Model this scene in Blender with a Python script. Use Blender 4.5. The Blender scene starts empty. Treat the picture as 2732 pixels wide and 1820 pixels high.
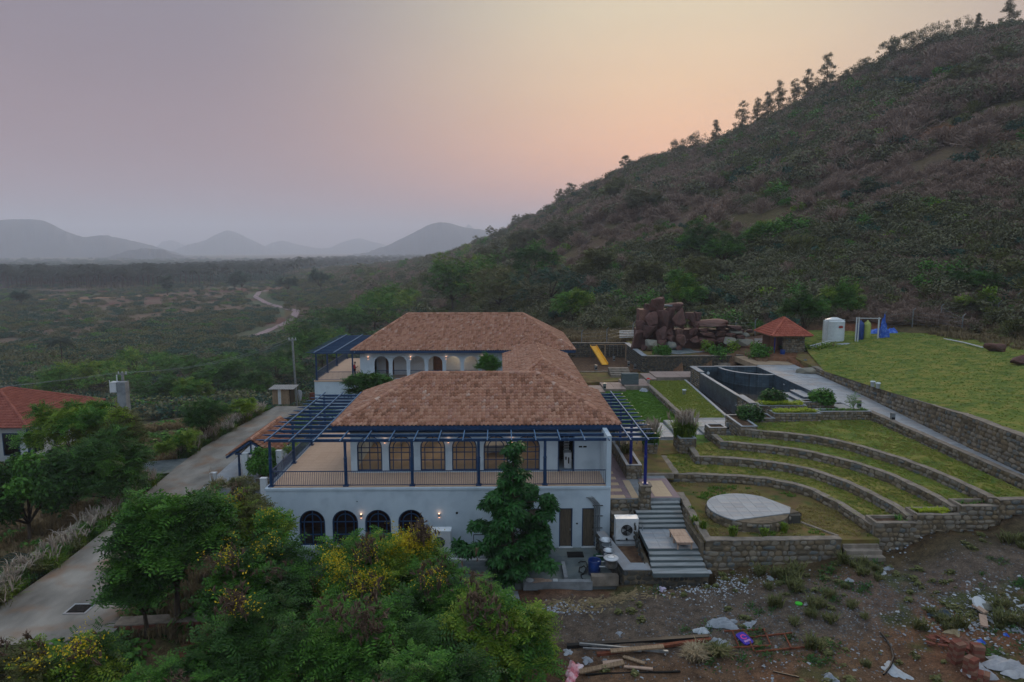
import bpy, bmesh, math, random
import numpy as np
from mathutils import Vector, Matrix

R = math.radians
random.seed(7)
scene = bpy.context.scene
COL = scene.collection

# ------------------------------------------------------------------ camera
CAM = np.array([0.0, 0.0, 13.9])
YAW, PITCH, FPX = R(1.0), R(7.57), 1821.0
fw = np.array([math.sin(YAW) * math.cos(PITCH), math.cos(YAW) * math.cos(PITCH), -math.sin(PITCH)])
rt = np.array([math.cos(YAW), -math.sin(YAW), 0.0])
up = np.cross(rt, fw)
camd = bpy.data.cameras.new('camera')
cam = bpy.data.objects.new('camera', camd)
COL.objects.link(cam)
camd.sensor_width = 36.0
camd.lens = 24.0
camd.clip_start = 0.2
camd.clip_end = 40000.0
cam.location = CAM
cam.rotation_euler = (R(90) - PITCH, 0, -YAW)
scene.camera = cam

# ------------------------------------------------------------------ sky
W = bpy.data.worlds.new('World')
scene.world = W
W.use_nodes = True
nt = W.node_tree
nt.nodes.clear()

def srgb(h):
    h = h.lstrip('#')
    v = [int(h[i:i + 2], 16) / 255 for i in (0, 2, 4)]
    return tuple((x / 12.92 if x <= .04045 else ((x + .055) / 1.055) ** 2.4) for x in v) + (1.0,)

def node(t, typ, **kw):
    n = t.nodes.new(typ)
    for k, v in kw.items():
        setattr(n, k, v)
    return n

GLOW_AZ = R(15.0)      # the sun has set behind the hill, right of the buildings
SUN_EL = R(3.0)
out = node(nt, 'ShaderNodeOutputWorld')
bg = node(nt, 'ShaderNodeBackground')
geo = node(nt, 'ShaderNodeNewGeometry')
sep = node(nt, 'ShaderNodeSeparateXYZ')
tc = node(nt, 'ShaderNodeTexCoord')
nt.links.new(tc.outputs['Generated'], sep.inputs[0])

def ramp(t, cols):
    n = node(t, 'ShaderNodeValToRGB')
    e = n.color_ramp.elements
    e[0].position, e[0].color = cols[0][0], cols[0][1]
    e[1].position, e[1].color = cols[-1][0], cols[-1][1]
    for p, c in cols[1:-1]:
        x = e.new(p)
        x.color = c
    return n

def math_node(t, op, a, b=None, c=None):
    n = node(t, 'ShaderNodeMath', operation=op)
    for i, v in enumerate((a, b, c)):
        if v is None:
            continue
        if isinstance(v, (int, float)):
            n.inputs[i].default_value = v
        else:
            t.links.new(v, n.inputs[i])
    return n.outputs[0]

# elevation 0..1 (0 = horizon, 1 = zenith)
elev = math_node(nt, 'DIVIDE', math_node(nt, 'ARCSINE', sep.outputs[2]), math.pi / 2)
elev = math_node(nt, 'MAXIMUM', elev, 0.0)
# cosine between the view azimuth and the glow azimuth
hl = math_node(nt, 'SQRT', math_node(nt, 'ADD', math_node(nt, 'MULTIPLY', sep.outputs[0], sep.outputs[0]),
                                     math_node(nt, 'MULTIPLY', sep.outputs[1], sep.outputs[1])))
ca = math_node(nt, 'DIVIDE', math_node(nt, 'ADD', math_node(nt, 'MULTIPLY', sep.outputs[0], math.sin(GLOW_AZ)),
                                       math_node(nt, 'MULTIPLY', sep.outputs[1], math.cos(GLOW_AZ))),
               math_node(nt, 'MAXIMUM', hl, 0.001))
ang = math_node(nt, 'DIVIDE', math_node(nt, 'ARCCOSINE', math_node(nt, 'MINIMUM', math_node(nt, 'MAXIMUM', ca, -1.0), 1.0)), math.pi)
def dim(h, f=.80):
    c_ = srgb(h)
    return (c_[0] * f, c_[1] * f, c_[2] * f, 1.0)

near_r = ramp(nt, [(0.0, dim('#a0746c')), (0.045, dim('#c48a78')), (0.09, dim('#d2a284')), (0.14, dim('#d2b594')),
                   (0.20, dim('#cfc2a4')), (0.29, dim('#b8b4a8')), (0.5, srgb('#b2b8be')), (1.0, srgb('#bcc8d6'))])
side_r = ramp(nt, [(0.0, dim('#8a6c76')), (0.04, dim('#90707a')), (0.10, dim('#88707b')), (0.20, dim('#7c7380')),
                   (0.33, dim('#7d828e')), (0.5, srgb('#9ea8b4')), (1.0, srgb('#bcc8d6'))])
back_r = ramp(nt, [(0.0, srgb('#959aa3')), (0.15, srgb('#a5b6c6')), (0.4, srgb('#b4cade')), (1.0, srgb('#bcc8d6'))])
for r_ in (near_r, side_r, back_r):
    nt.links.new(elev, r_.inputs[0])
    r_.color_ramp.interpolation = 'LINEAR'
f1 = node(nt, 'ShaderNodeMapRange', interpolation_type='SMOOTHERSTEP')
f1.inputs['From Min'].default_value = 0.0
f1.inputs['From Max'].default_value = 0.235
nt.links.new(ang, f1.inputs['Value'])
f2 = node(nt, 'ShaderNodeMapRange', interpolation_type='SMOOTHERSTEP')
f2.inputs['From Min'].default_value = 0.30
f2.inputs['From Max'].default_value = 0.72
nt.links.new(ang, f2.inputs['Value'])

def mixc(t, fac, a, b, blend='MIX'):
    n = node(t, 'ShaderNodeMix', data_type='RGBA', blend_type=blend)
    for key, v in ((0, fac), (6, a), (7, b)):
        if isinstance(v, (int, float)):
            n.inputs[key].default_value = v
        elif isinstance(v, tuple):
            n.inputs[key].default_value = v
        else:
            t.links.new(v, n.inputs[key])
    return n.outputs[2]

skyc = mixc(nt, f1.outputs[0], near_r.outputs[0], side_r.outputs[0])
skyc = mixc(nt, f2.outputs[0], skyc, back_r.outputs[0])
# a faint unevenness of the haze
nz = node(nt, 'ShaderNodeTexNoise')
nz.inputs['Scale'].default_value = 1.6
nz.inputs['Detail'].default_value = 3.0
mp = node(nt, 'ShaderNodeMapping')
mp.inputs['Scale'].default_value = (1, 1, 4)
nt.links.new(tc.outputs['Generated'], mp.inputs[0])
nt.links.new(mp.outputs[0], nz.inputs[0])
nr = ramp(nt, [(0.3, (0.93, 0.93, 0.95, 1)), (0.7, (1.06, 1.05, 1.04, 1))])
nt.links.new(nz.outputs[0], nr.inputs[0])
skyc = mixc(nt, 1.0, skyc, nr.outputs[0], 'MULTIPLY')
sky = node(nt, 'ShaderNodeTexSky', sky_type='NISHITA', sun_disc=False, sun_elevation=SUN_EL, sun_rotation=GLOW_AZ,
           air_density=1.4, dust_density=4.0, ozone_density=2.0)
skyadd = mixc(nt, 0.02, skyc, sky.outputs[0], 'ADD')
nt.links.new(skyadd, bg.inputs['Color'])
bg.inputs['Strength'].default_value = 0.47
nt.links.new(bg.outputs[0], out.inputs['Surface'])

sund = bpy.data.lights.new('sun', 'SUN')
sund.energy = 0.8
sund.angle = R(16)
sund.color = (1.0, 0.78, 0.55)
sun = bpy.data.objects.new('sun', sund)
COL.objects.link(sun)
SE = R(13)
sd = Vector((math.sin(GLOW_AZ) * math.cos(SE), math.cos(GLOW_AZ) * math.cos(SE), math.sin(SE)))
sun.rotation_euler = (-sd).to_track_quat('-Z', 'Y').to_euler()
sun.location = (60, 200, 80)

scene.view_settings.view_transform = 'Standard'
scene.view_settings.look = 'None'
scene.view_settings.exposure = 1.6
scene.view_settings.gamma = 1.0
scene.view_settings.use_curve_mapping = False
scene.render.engine = 'CYCLES'
scene.cycles.use_denoising = True
scene.cycles.max_bounces = 5
scene.cycles.diffuse_bounces = 3
scene.cycles.glossy_bounces = 2
scene.cycles.transmission_bounces = 4
scene.cycles.transparent_max_bounces = 6
scene.cycles.volume_bounces = 2
scene.cycles.use_adaptive_sampling = True
scene.cycles.adaptive_threshold = 0.012

# ------------------------------------------------------------------ picture point -> place
def ray(px, py):
    return fw + rt * (px - 1366) / FPX + up * (910 - py) / FPX

def at_z(px, py, z):
    v = ray(px, py)
    t = (z - CAM[2]) / v[2]
    return (v[0] * t, v[1] * t)

def at_y(px, py, y):
    v = ray(px, py)
    t = y / v[1]
    return (v[0] * t, y, CAM[2] + v[2] * t)

# ------------------------------------------------------------------ numpy noise
def _h(ix, iy, s):
    n = (ix * 374761393 + iy * 668265263 + s * 974711) & 0x7fffffff
    n = ((n ^ (n >> 13)) * 1274126177) & 0x7fffffff
    n = n ^ (n >> 16)
    return (n & 0xffff) / 65535.0

def vnoise(x, y, s=0):
    x = np.asarray(x, float); y = np.asarray(y, float)
    ix = np.floor(x).astype(np.int64); iy = np.floor(y).astype(np.int64)
    fx = x - ix; fy = y - iy
    fx = fx * fx * (3 - 2 * fx); fy = fy * fy * (3 - 2 * fy)
    a = _h(ix, iy, s); b = _h(ix + 1, iy, s); c = _h(ix, iy + 1, s); d = _h(ix + 1, iy + 1, s)
    return (a * (1 - fx) + b * fx) * (1 - fy) + (c * (1 - fx) + d * fx) * fy

def fbm(x, y, s=0, o=4):
    r = 0; a = .5; t = 0
    for k in range(o):
        r = r + a * vnoise(np.asarray(x) * 2 ** k, np.asarray(y) * 2 ** k, s + k * 17); t += a; a *= .5
    return r / t

# ------------------------------------------------------------------ materials
def M(name, cols, scale=3.0, rough=0.85, bump=0.0, bscale=30.0, isl=0.0, metal=0.0, spec=0.3, trans=0.0,
      detail=5.0, lo=0.3, hi=0.7, stretch=(1, 1, 1), bdist=0.02, dirt=None):
    m = bpy.data.materials.new(name)
    m.use_nodes = True
    t = m.node_tree
    b = t.nodes['Principled BSDF']
    tcn = node(t, 'ShaderNodeTexCoord')
    mpn = node(t, 'ShaderNodeMapping')
    mpn.inputs['Scale'].default_value = stretch
    t.links.new(tcn.outputs['Object'], mpn.inputs[0])
    n = node(t, 'ShaderNodeTexNoise')
    n.inputs['Scale'].default_value = scale
    n.inputs['Detail'].default_value = detail
    t.links.new(mpn.outputs[0], n.inputs['Vector'])
    mr = node(t, 'ShaderNodeMapRange')
    mr.inputs['From Min'].default_value = lo
    mr.inputs['From Max'].default_value = hi
    t.links.new(n.outputs[0], mr.inputs['Value'])
    fac = mr.outputs[0]
    if isl > 0:
        g = node(t, 'ShaderNodeNewGeometry')
        oi = node(t, 'ShaderNodeObjectInfo')
        rr = math_node(t, 'FRACT', math_node(t, 'ADD', g.outputs['Random Per Island'], math_node(t, 'MULTIPLY', oi.outputs['Random'], 7.31)))
        fac = math_node(t, 'ADD', math_node(t, 'MULTIPLY', fac, 1 - isl), math_node(t, 'MULTIPLY', rr, isl))
    cr = ramp(t, [(i / (len(cols) - 1), srgb(c) if isinstance(c, str) else c) for i, c in enumerate(cols)])
    t.links.new(fac, cr.inputs[0])
    colout = cr.outputs[0]
    if dirt:
        n3 = node(t, 'ShaderNodeTexNoise')
        n3.inputs['Scale'].default_value = dirt[1]
        n3.inputs['Detail'].default_value = 6
        t.links.new(tcn.outputs['Object'], n3.inputs['Vector'])
        mr3 = node(t, 'ShaderNodeMapRange')
        mr3.inputs['From Min'].default_value = .5
        mr3.inputs['From Max'].default_value = .72
        t.links.new(n3.outputs[0], mr3.inputs['Value'])
        colout = mixc(t, math_node(t, 'MULTIPLY', mr3.outputs[0], dirt[2]), colout, srgb(dirt[0]))
    t.links.new(colout, b.inputs['Base Color'])
    b.inputs['Roughness'].default_value = rough
    b.inputs['Metallic'].default_value = metal
    b.inputs['Specular IOR Level'].default_value = spec
    if bump > 0:
        n2 = node(t, 'ShaderNodeTexNoise')
        n2.inputs['Scale'].default_value = bscale
        n2.inputs['Detail'].default_value = 4
        t.links.new(mpn.outputs[0], n2.inputs['Vector'])
        bp = node(t, 'ShaderNodeBump')
        bp.inputs['Strength'].default_value = bump
        bp.inputs['Distance'].default_value = bdist
        t.links.new(n2.outputs[0], bp.inputs['Height'])
        t.links.new(bp.outputs[0], b.inputs['Normal'])
    if trans > 0:
        tr = node(t, 'ShaderNodeBsdfTranslucent')
        t.links.new(colout, tr.inputs['Color'])
        mx = node(t, 'ShaderNodeMixShader')
        mx.inputs[0].default_value = trans
        o = [x for x in t.nodes if x.type == 'OUTPUT_MATERIAL'][0]
        t.links.new(b.outputs[0], mx.inputs[1])
        t.links.new(tr.outputs[0], mx.inputs[2])
        t.links.new(mx.outputs[0], o.inputs['Surface'])
    return m

def leaf(name, cols, trans=0.18, gain=1.12):
    cc = [tuple(v * gain for v in srgb(c)[:3]) + (1.0,) for c in cols]
    return M(name, cc, scale=0.5, rough=0.6, isl=0.6, trans=trans, spec=0.2, detail=3)

MT = {}
MT['plaster'] = M('plaster', ['#afbcc7', '#bcc8d1'], scale=1.2, rough=.9, bump=.15, bscale=60, stretch=(1, 1, .35), dirt=('#93a1ae', 1.1, .45))
MT['plaster_in'] = M('plaster_in', ['#a08f7e', '#b3a392'], scale=1.0, rough=.9)
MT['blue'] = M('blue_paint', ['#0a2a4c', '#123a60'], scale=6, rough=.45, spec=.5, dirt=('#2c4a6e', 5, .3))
MT['bluedeep'] = M('deep_blue_paint', ['#0a1a6a', '#101f70'], scale=6, rough=.45, spec=.5)
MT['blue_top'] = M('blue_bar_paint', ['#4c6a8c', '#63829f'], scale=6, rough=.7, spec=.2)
MT['tile'] = M('clay_roof_tile', ['#6c4f42', '#986a53', '#aa7a63', '#b3836b', '#bb8f77', '#a67765', '#d8c0ae'], scale=1.4, rough=.9, isl=.8, bump=.3, bscale=60,
               stretch=(1, 1, 1), lo=.25, hi=.75, dirt=('#5a463f', 7.0, .35))
MT['tile_red'] = M('red_roof_tile', ['#7c4236', '#8d4d40', '#9b5b4c'], scale=1.2, rough=.75, isl=.5)
MT['terrace_tile'] = M('beige_floor_tile', ['#b59780', '#c3a68f'], scale=.8, rough=.6, isl=.4, bump=.05)
MT['stone'] = M('field_stone', ['#3f3a33', '#635848', '#806f58', '#6f6a63', '#8f8270', '#545b5e', '#9a8a70'], scale=1.1, rough=.92, isl=.8, bump=.5, bscale=14, lo=.25, hi=.75)
MT['stone_dark'] = M('dark_stone', ['#33322f', '#45433e', '#504b42', '#3d4244', '#5b5348'], scale=1.1, rough=.92, isl=.8, bump=.5, bscale=14)
MT['mortar'] = M('mortar', ['#4f463b', '#665b4c', '#776a58'], scale=3, rough=.95, bump=.6, bscale=12)
MT['coping'] = M('rough_coping', ['#6b6259', '#82786d', '#908479'], scale=2.2, rough=.95, bump=.5, bscale=14, dirt=('#6d6255', 3, .6))
MT['granite'] = M('grey_granite_slab', ['#7f848b', '#92979d', '#a3a7ac'], scale=1.6, rough=.7, isl=.5, bump=.15, bscale=30, dirt=('#a08a78', .5, .5))
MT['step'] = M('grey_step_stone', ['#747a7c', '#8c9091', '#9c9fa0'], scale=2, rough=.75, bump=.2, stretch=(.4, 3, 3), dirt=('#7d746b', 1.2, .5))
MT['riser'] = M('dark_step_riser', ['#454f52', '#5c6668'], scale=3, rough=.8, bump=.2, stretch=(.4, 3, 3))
MT['pav_pink'] = M('mauve_paver', ['#7d6a70', '#8b787c'], scale=2, rough=.8, isl=.5, bump=.1)
MT['pav_cream'] = M('cream_paver', ['#b09a80', '#bda78c'], scale=2, rough=.8, isl=.4, bump=.1)
MT['grass'] = M('lawn_grass', ['#354a1a', '#506624', '#68752c', '#7c7c34', '#8c8243'], scale=.9, rough=1, bump=.9, bscale=22, detail=9, lo=.22, hi=.8, dirt=('#8a7c3f', .9, .55), bdist=.06)
MT['grass_green'] = M('green_lawn', ['#2a4716', '#3f611e', '#4f7325', '#657d31'], scale=1.1, rough=1, bump=.9, bscale=22, detail=9, bdist=.06)
MT['grass_yellow'] = M('yellowing_lawn', ['#505c22', '#726f2f', '#857c3a', '#8e7f47'], scale=1.2, rough=1, bump=.9, bscale=22, detail=9, dirt=('#46601f', .7, .7), bdist=.06)
MT['dry_ground'] = M('dry_bare_lawn', ['#4f4226', '#6b5637', '#6f6434', '#7e5d3d'], scale=.8, rough=1, bump=.8, bscale=18, detail=9, dirt=('#3f5220', 1.0, .9), bdist=.05)
MT['concrete'] = M('concrete', ['#6e7377', '#82868a', '#8e9092'], scale=.9, rough=.85, bump=.2, bscale=25, detail=8, dirt=('#5c6064', 1.7, .6))
MT['concrete_dark'] = M('stained_concrete', ['#4b5458', '#616a6c', '#70756f'], scale=.9, rough=.85, bump=.2, detail=8, dirt=('#3d4548', 1.4, .7))
MT['road'] = M('road_concrete', ['#5d5a56', '#74716c', '#86827c', '#949089'], scale=.6, rough=.9, bump=.25, bscale=18, detail=10, stretch=(1, .5, 1), dirt=('#80624a', .55, .75))
MT['wood'] = M('weathered_wood', ['#6d5a48', '#8f7860', '#a48c74'], scale=3, rough=.85, isl=.3, stretch=(8, 1, 1), bump=.2)
MT['door_wood'] = M('slatted_door_wood', ['#3b342c', '#5a4f42', '#6a5d4c'], scale=6, rough=.7, stretch=(12, 1, .4))
MT['table_wood'] = M('table_wood', ['#8a7264', '#a48a79', '#ad9584'], scale=2, rough=.7, stretch=(4, 1, 1), isl=.3)
MT['white'] = M('white_paint', ['#b9bdc2', '#cfd2d5'], scale=3, rough=.5, dirt=('#9a9185', 3, .4))
MT['white_plastic'] = M('white_plastic', ['#c8d0d6', '#dbe0e4'], scale=3, rough=.35, spec=.5)
MT['metal'] = M('bare_metal', ['#8f949a', '#b4b9be'], scale=5, rough=.3, metal=.8)
MT['galv'] = M('galvanised_metal', ['#75797c', '#989da0'], scale=5, rough=.45, metal=.6)
MT['black'] = M('black_rubber', ['#0c0d0f', '#1a1c1e'], scale=5, rough=.5)
MT['dark'] = M('dark_void', ['#0d0d0e', '#171513'], scale=5, rough=.9)
MT['rust'] = M('rusty_steel', ['#4a2317', '#6e3a26', '#7d4a35'], scale=6, rough=.85)
MT['brick'] = M('broken_brick', ['#5c3428', '#744236', '#875446'], scale=3, rough=.95, isl=.4, bump=.5)
MT['barrel'] = M('blue_plastic', ['#0e2d68', '#163f84'], scale=3, rough=.35, spec=.5)
MT['yellow'] = M('yellow_plastic', ['#d9960c', '#e6a81c'], scale=2, rough=.4)
MT['tarp'] = M('blue_tarpaulin', ['#173a8f', '#2a58b8', '#6f8fd0'], scale=2.5, rough=.5, bump=.4, bscale=6)
MT['bark'] = M('bark', ['#2e2620', '#4a3f35', '#5d5146'], scale=6, rough=.95, bump=.5, stretch=(1, 1, .3))
MT['paper'] = M('pale_litter', ['#70757c', '#9499a0', '#b4b8bc'], scale=5, rough=.8, isl=.7)
MT['soil'] = M('bare_soil', ['#3a2a1f', '#513b2b', '#64503d'], scale=2.5, rough=1, bump=.8, bscale=14, detail=9, bdist=.05)
MT['gravel'] = M('grey_gravel', ['#3f4143', '#54565a', '#6a6a6a'], scale=6, rough=1, bump=.8, bscale=30, detail=8)
MT['rock'] = M('cast_rock', ['#332624', '#553b37', '#6a4a43', '#7a5b4e'], scale=.55, rough=.8, bump=.8, bscale=2.5, isl=.35, detail=9, bdist=.15, dirt=('#1e1a1b', .5, .8))
MT['rock_pale'] = M('pale_rock', ['#5f6668', '#7d7a70', '#8c8474'], scale=.8, rough=.9, bump=.7, bscale=4, isl=.4, detail=8, bdist=.1)
MT['canvas'] = M('canvas', ['#8f8f94', '#aaa9ab'], scale=3, rough=.9)
MT['clay'] = M('clay', ['#705042', '#866352'], scale=3, rough=.9)

def emis(name, col, s):
    m = bpy.data.materials.new(name)
    m.use_nodes = True
    b = m.node_tree.nodes['Principled BSDF']
    b.inputs['Base Color'].default_value = srgb(col)
    b.inputs['Emission Color'].default_value = srgb(col)
    b.inputs['Emission Strength'].default_value = s
    return m

MT['lamp_glow'] = emis('lamp_glow', '#ffb890', 1.3)
MT['room_glow'] = emis('ceiling_lamp_or_fill_glow', '#ffd2a6', 1.6)

def glassmat(name, col, rough=.05, alpha=.35):
    m = bpy.data.materials.new(name)
    m.use_nodes = True
    t = m.node_tree
    t.nodes.clear()
    o = node(t, 'ShaderNodeOutputMaterial')
    g = node(t, 'ShaderNodeBsdfGlossy')
    g.inputs['Roughness'].default_value = rough
    g.inputs['Color'].default_value = (.9, .93, 1, 1)
    tr = node(t, 'ShaderNodeBsdfTransparent')
    tr.inputs['Color'].default_value = srgb(col)
    fr = node(t, 'ShaderNodeFresnel')
    fr.inputs['IOR'].default_value = 1.35
    mx = node(t, 'ShaderNodeMixShader')
    t.links.new(math_node(t, 'ADD', fr.outputs[0], alpha), mx.inputs[0])
    t.links.new(tr.outputs[0], mx.inputs[1])
    t.links.new(g.outputs[0], mx.inputs[2])
    t.links.new(mx.outputs[0], o.inputs['Surface'])
    return m

MT['glass'] = glassmat('window_glass', '#e6e6e0', alpha=.02)
MT['glass_dark'] = glassmat('tinted_window_glass', '#8c8078', alpha=.05)
mw = M('pool_water', ['#0c1216', '#10181d'], scale=1, rough=.08, spec=.8, bump=.05, bscale=3)
MT['water'] = mw

def pool_tile_mat(name, cols, bw, bh, mortar='#11181c', rough=.35):
    m = bpy.data.materials.new(name)
    m.use_nodes = True
    t = m.node_tree
    b = t.nodes['Principled BSDF']
    tcn = node(t, 'ShaderNodeTexCoord')
    s = node(t, 'ShaderNodeSeparateXYZ')
    t.links.new(tcn.outputs['Object'], s.inputs[0])
    cmb = node(t, 'ShaderNodeCombineXYZ')
    t.links.new(math_node(t, 'ADD', s.outputs[0], s.outputs[1]), cmb.inputs[0])
    t.links.new(s.outputs[2], cmb.inputs[1])
    br = node(t, 'ShaderNodeTexBrick')
    br.offset = 0.0
    br.inputs['Scale'].default_value = 1.0
    br.inputs['Brick Width'].default_value = bw
    br.inputs['Row Height'].default_value = bh
    br.inputs['Mortar Size'].default_value = .012
    br.inputs['Color1'].default_value = srgb(cols[0])
    br.inputs['Color2'].default_value = srgb(cols[1])
    br.inputs['Mortar'].default_value = srgb(mortar)
    t.links.new(cmb.outputs[0], br.inputs['Vector'])
    n = node(t, 'ShaderNodeTexNoise')
    n.inputs['Scale'].default_value = 1.3
    n.inputs['Detail'].default_value = 6
    t.links.new(tcn.outputs['Object'], n.inputs['Vector'])
    r_ = ramp(t, [(.3, (.45, .45, .45, 1)), (.75, (1.7, 1.7, 1.7, 1))])
    t.links.new(n.outputs[0], r_.inputs[0])
    t.links.new(mixc(t, 1.0, br.outputs[0], r_.outputs[0], 'MULTIPLY'), b.inputs['Base Color'])
    b.inputs['Roughness'].default_value = rough
    bp = node(t, 'ShaderNodeBump')
    bp.inputs['Strength'].default_value = .6
    bp.inputs['Distance'].default_value = .02
    bp.invert = True
    t.links.new(br.outputs['Fac'], bp.inputs['Height'])
    t.links.new(bp.outputs[0], b.inputs['Normal'])
    return m

MT['pool_tile'] = pool_tile_mat('dark_pool_tile', ('#2b3b47', '#43545f'), .30, .30)
MT['pool_slate'] = pool_tile_mat('slate_spill_tile', ('#3a444c', '#4f585f'), .15, .15)

# ------------------------------------------------------------------ mesh helpers
def np_mesh(name, V, F, mat=None, smooth=False):
    """V (n,3); F (m,k) all faces the same size"""
    V = np.asarray(V, np.float32); F = np.asarray(F, np.int32)
    me = bpy.data.meshes.new(name)
    m, k = F.shape
    me.vertices.add(len(V)); me.vertices.foreach_set('co', V.ravel())
    me.loops.add(m * k); me.loops.foreach_set('vertex_index', F.ravel())
    me.polygons.add(m)
    me.polygons.foreach_set('loop_start', np.arange(0, m * k, k, dtype=np.int32))
    me.polygons.foreach_set('loop_total', np.full(m, k, np.int32))
    if smooth:
        me.polygons.foreach_set('use_smooth', np.ones(m, bool))
    me.update(calc_edges=True)
    if mat:
        me.materials.append(mat)
    return me

class MB:
    """collects simple solids; build() links them as ONE mesh object"""
    def __init__(self):
        self.v = []; self.f = []

    def add(self, vs, fs):
        o = len(self.v)
        self.v += [tuple(map(float, a)) for a in vs]
        self.f += [tuple(o + i for i in f) for f in fs]
        return self

    def box(self, x0, x1, y0, y1, z0, z1):
        return self.add([(x0, y0, z0), (x1, y0, z0), (x1, y1, z0), (x0, y1, z0), (x0, y0, z1), (x1, y0, z1), (x1, y1, z1), (x0, y1, z1)],
                        [(0, 3, 2, 1), (4, 5, 6, 7), (0, 1, 5, 4), (1, 2, 6, 5), (2, 3, 7, 6), (3, 0, 4, 7)])

    def bar(self, a, b, w, h=None):
        """square bar from a to b"""
        h = h or w
        a = Vector(a); b = Vector(b); d = (b - a).normalized()
        s = d.cross(Vector((0, 0, 1)))
        if s.length < 1e-4:
            s = Vector((1, 0, 0))
        s.normalize(); u = s.cross(d).normalized()
        vs = []
        for p in (a, b):
            for (i, j) in ((-1, -1), (1, -1), (1, 1), (-1, 1)):
                vs.append(p + s * (i * w / 2) + u * (j * h / 2))
        return self.add(vs, [(0, 1, 2, 3), (7, 6, 5, 4), (0, 4, 5, 1), (1, 5, 6, 2), (2, 6, 7, 3), (3, 7, 4, 0)])

    def tube(self, pts, rad, n=8, cap=True):
        pts = [Vector(p) for p in pts]
        if isinstance(rad, (int, float)):
            rad = [rad] * len(pts)
        rings = []
        s0 = None
        o = len(self.v)
        for i, p in enumerate(pts):
            d = (pts[min(i + 1, len(pts) - 1)] - pts[max(i - 1, 0)]).normalized()
            if s0 is None:
                s = d.cross(Vector((0, 0, 1)))
                if s.length < 1e-3:
                    s = Vector((1, 0, 0))
            else:
                s = s0 - d * s0.dot(d)
            s.normalize(); s0 = s
            u = d.cross(s)
            for k in range(n):
                a = 2 * math.pi * k / n
                self.v.append(tuple(p + (s * math.cos(a) + u * math.sin(a)) * rad[i]))
        for i in range(len(pts) - 1):
            for k in range(n):
                k2 = (k + 1) % n
                self.f.append((o + i * n + k, o + i * n + k2, o + (i + 1) * n + k2, o + (i + 1) * n + k))
        if cap:
            self.f.append(tuple(o + k for k in reversed(range(n))))
            self.f.append(tuple(o + (len(pts) - 1) * n + k for k in range(n)))
        return self

    def cyl(self, x, y, z0, z1, r0, r1=None, n=16):
        r1 = r0 if r1 is None else r1
        return self.tube([(x, y, z0), (x, y, z1)], [r0, r1], n)

    def lathe(self, x, y, prof, n=16):
        o = len(self.v)
        for (r, z) in prof:
            for k in range(n):
                a = 2 * math.pi * k / n
                self.v.append((x + r * math.cos(a), y + r * math.sin(a), z))
        for i in range(len(prof) - 1):
            for k in range(n):
                k2 = (k + 1) % n
                self.f.append((o + i * n + k, o + i * n + k2, o + (i + 1) * n + k2, o + (i + 1) * n + k))
        return self

    def prism(self, pts, z0, z1):
        """vertical prism over a 2D outline (counter-clockwise)"""
        n = len(pts)
        a = sum(pts[i][0] * pts[(i + 1) % n][1] - pts[(i + 1) % n][0] * pts[i][1] for i in range(n))
        if a < 0:
            pts = pts[::-1]
        vs = [(p[0], p[1], z0) for p in pts] + [(p[0], p[1], z1) for p in pts]
        fs = [tuple(reversed(range(n))), tuple(range(n, 2 * n))]
        fs += [(i, (i + 1) % n, n + (i + 1) % n, n + i) for i in range(n)]
        return self.add(vs, fs)

    def mesh(self, name, mat=None, smooth=False, bevel=0):
        me = bpy.data.meshes.new(name)
        me.from_pydata(self.v, [], self.f)
        if bevel:
            bm = bmesh.new(); bm.from_mesh(me)
            bmesh.ops.bevel(bm, geom=bm.edges[:], offset=bevel, segments=1, affect='EDGES')
            bm.to_mesh(me); bm.free()
        if mat:
            me.materials.append(mat)
        if smooth:
            me.polygons.foreach_set('use_smooth', np.ones(len(me.polygons), bool))
        me.update()
        return me

    def build(self, name, mat, parent=None, **kw):
        return link(name, self.mesh(name, mat, kw.pop('smooth', False), kw.pop('bevel', 0)), parent, **kw)

def wloc(o):
    v = Vector((0, 0, 0))
    while o is not None:
        v += o.location
        o = o.parent
    return v

def link(name, me, parent=None, loc=None, rot=None, scale=None, stuff=False):
    """loc None: the mesh is in world coordinates, else loc is a world place"""
    o = bpy.data.objects.new(name, me)
    COL.objects.link(o)
    base = wloc(parent) if parent else Vector((0, 0, 0))
    if parent:
        o.parent = parent
    o.location = (Vector(loc) if loc is not None else Vector((0, 0, 0))) - base
    if rot:
        o.rotation_euler = rot
    if scale:
        o.scale = scale
    if stuff:
        o['kind'] = 'stuff'
    return o

def thing(name, label, cat, loc=(0, 0, 0), group=None):
    o = bpy.data.objects.new(name, None)
    COL.objects.link(o)
    o.empty_display_size = .3
    o.location = loc
    o['label'] = label; o['category'] = cat
    if group:
        o['group'] = group
    return o

def tag(o, label, cat, group=None):
    o['label'] = label; o['category'] = cat
    if group:
        o['group'] = group
    return o

def struct(o):
    o['kind'] = 'structure'
    return o

def copy_tree(o, parent=None):
    c = o.copy()
    COL.objects.link(c)
    if parent:
        c.parent = parent
    for ch in list(o.children):
        copy_tree(ch, c)
    return c

def place(o, loc, rz=0.0, s=1.0, label=None, group=None):
    o.location = loc
    o.rotation_euler = (0, 0, rz)
    o.scale = (s, s, s) if isinstance(s, (int, float)) else s
    if label:
        o['label'] = label
    if group:
        o['group'] = group
    return o
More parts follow.
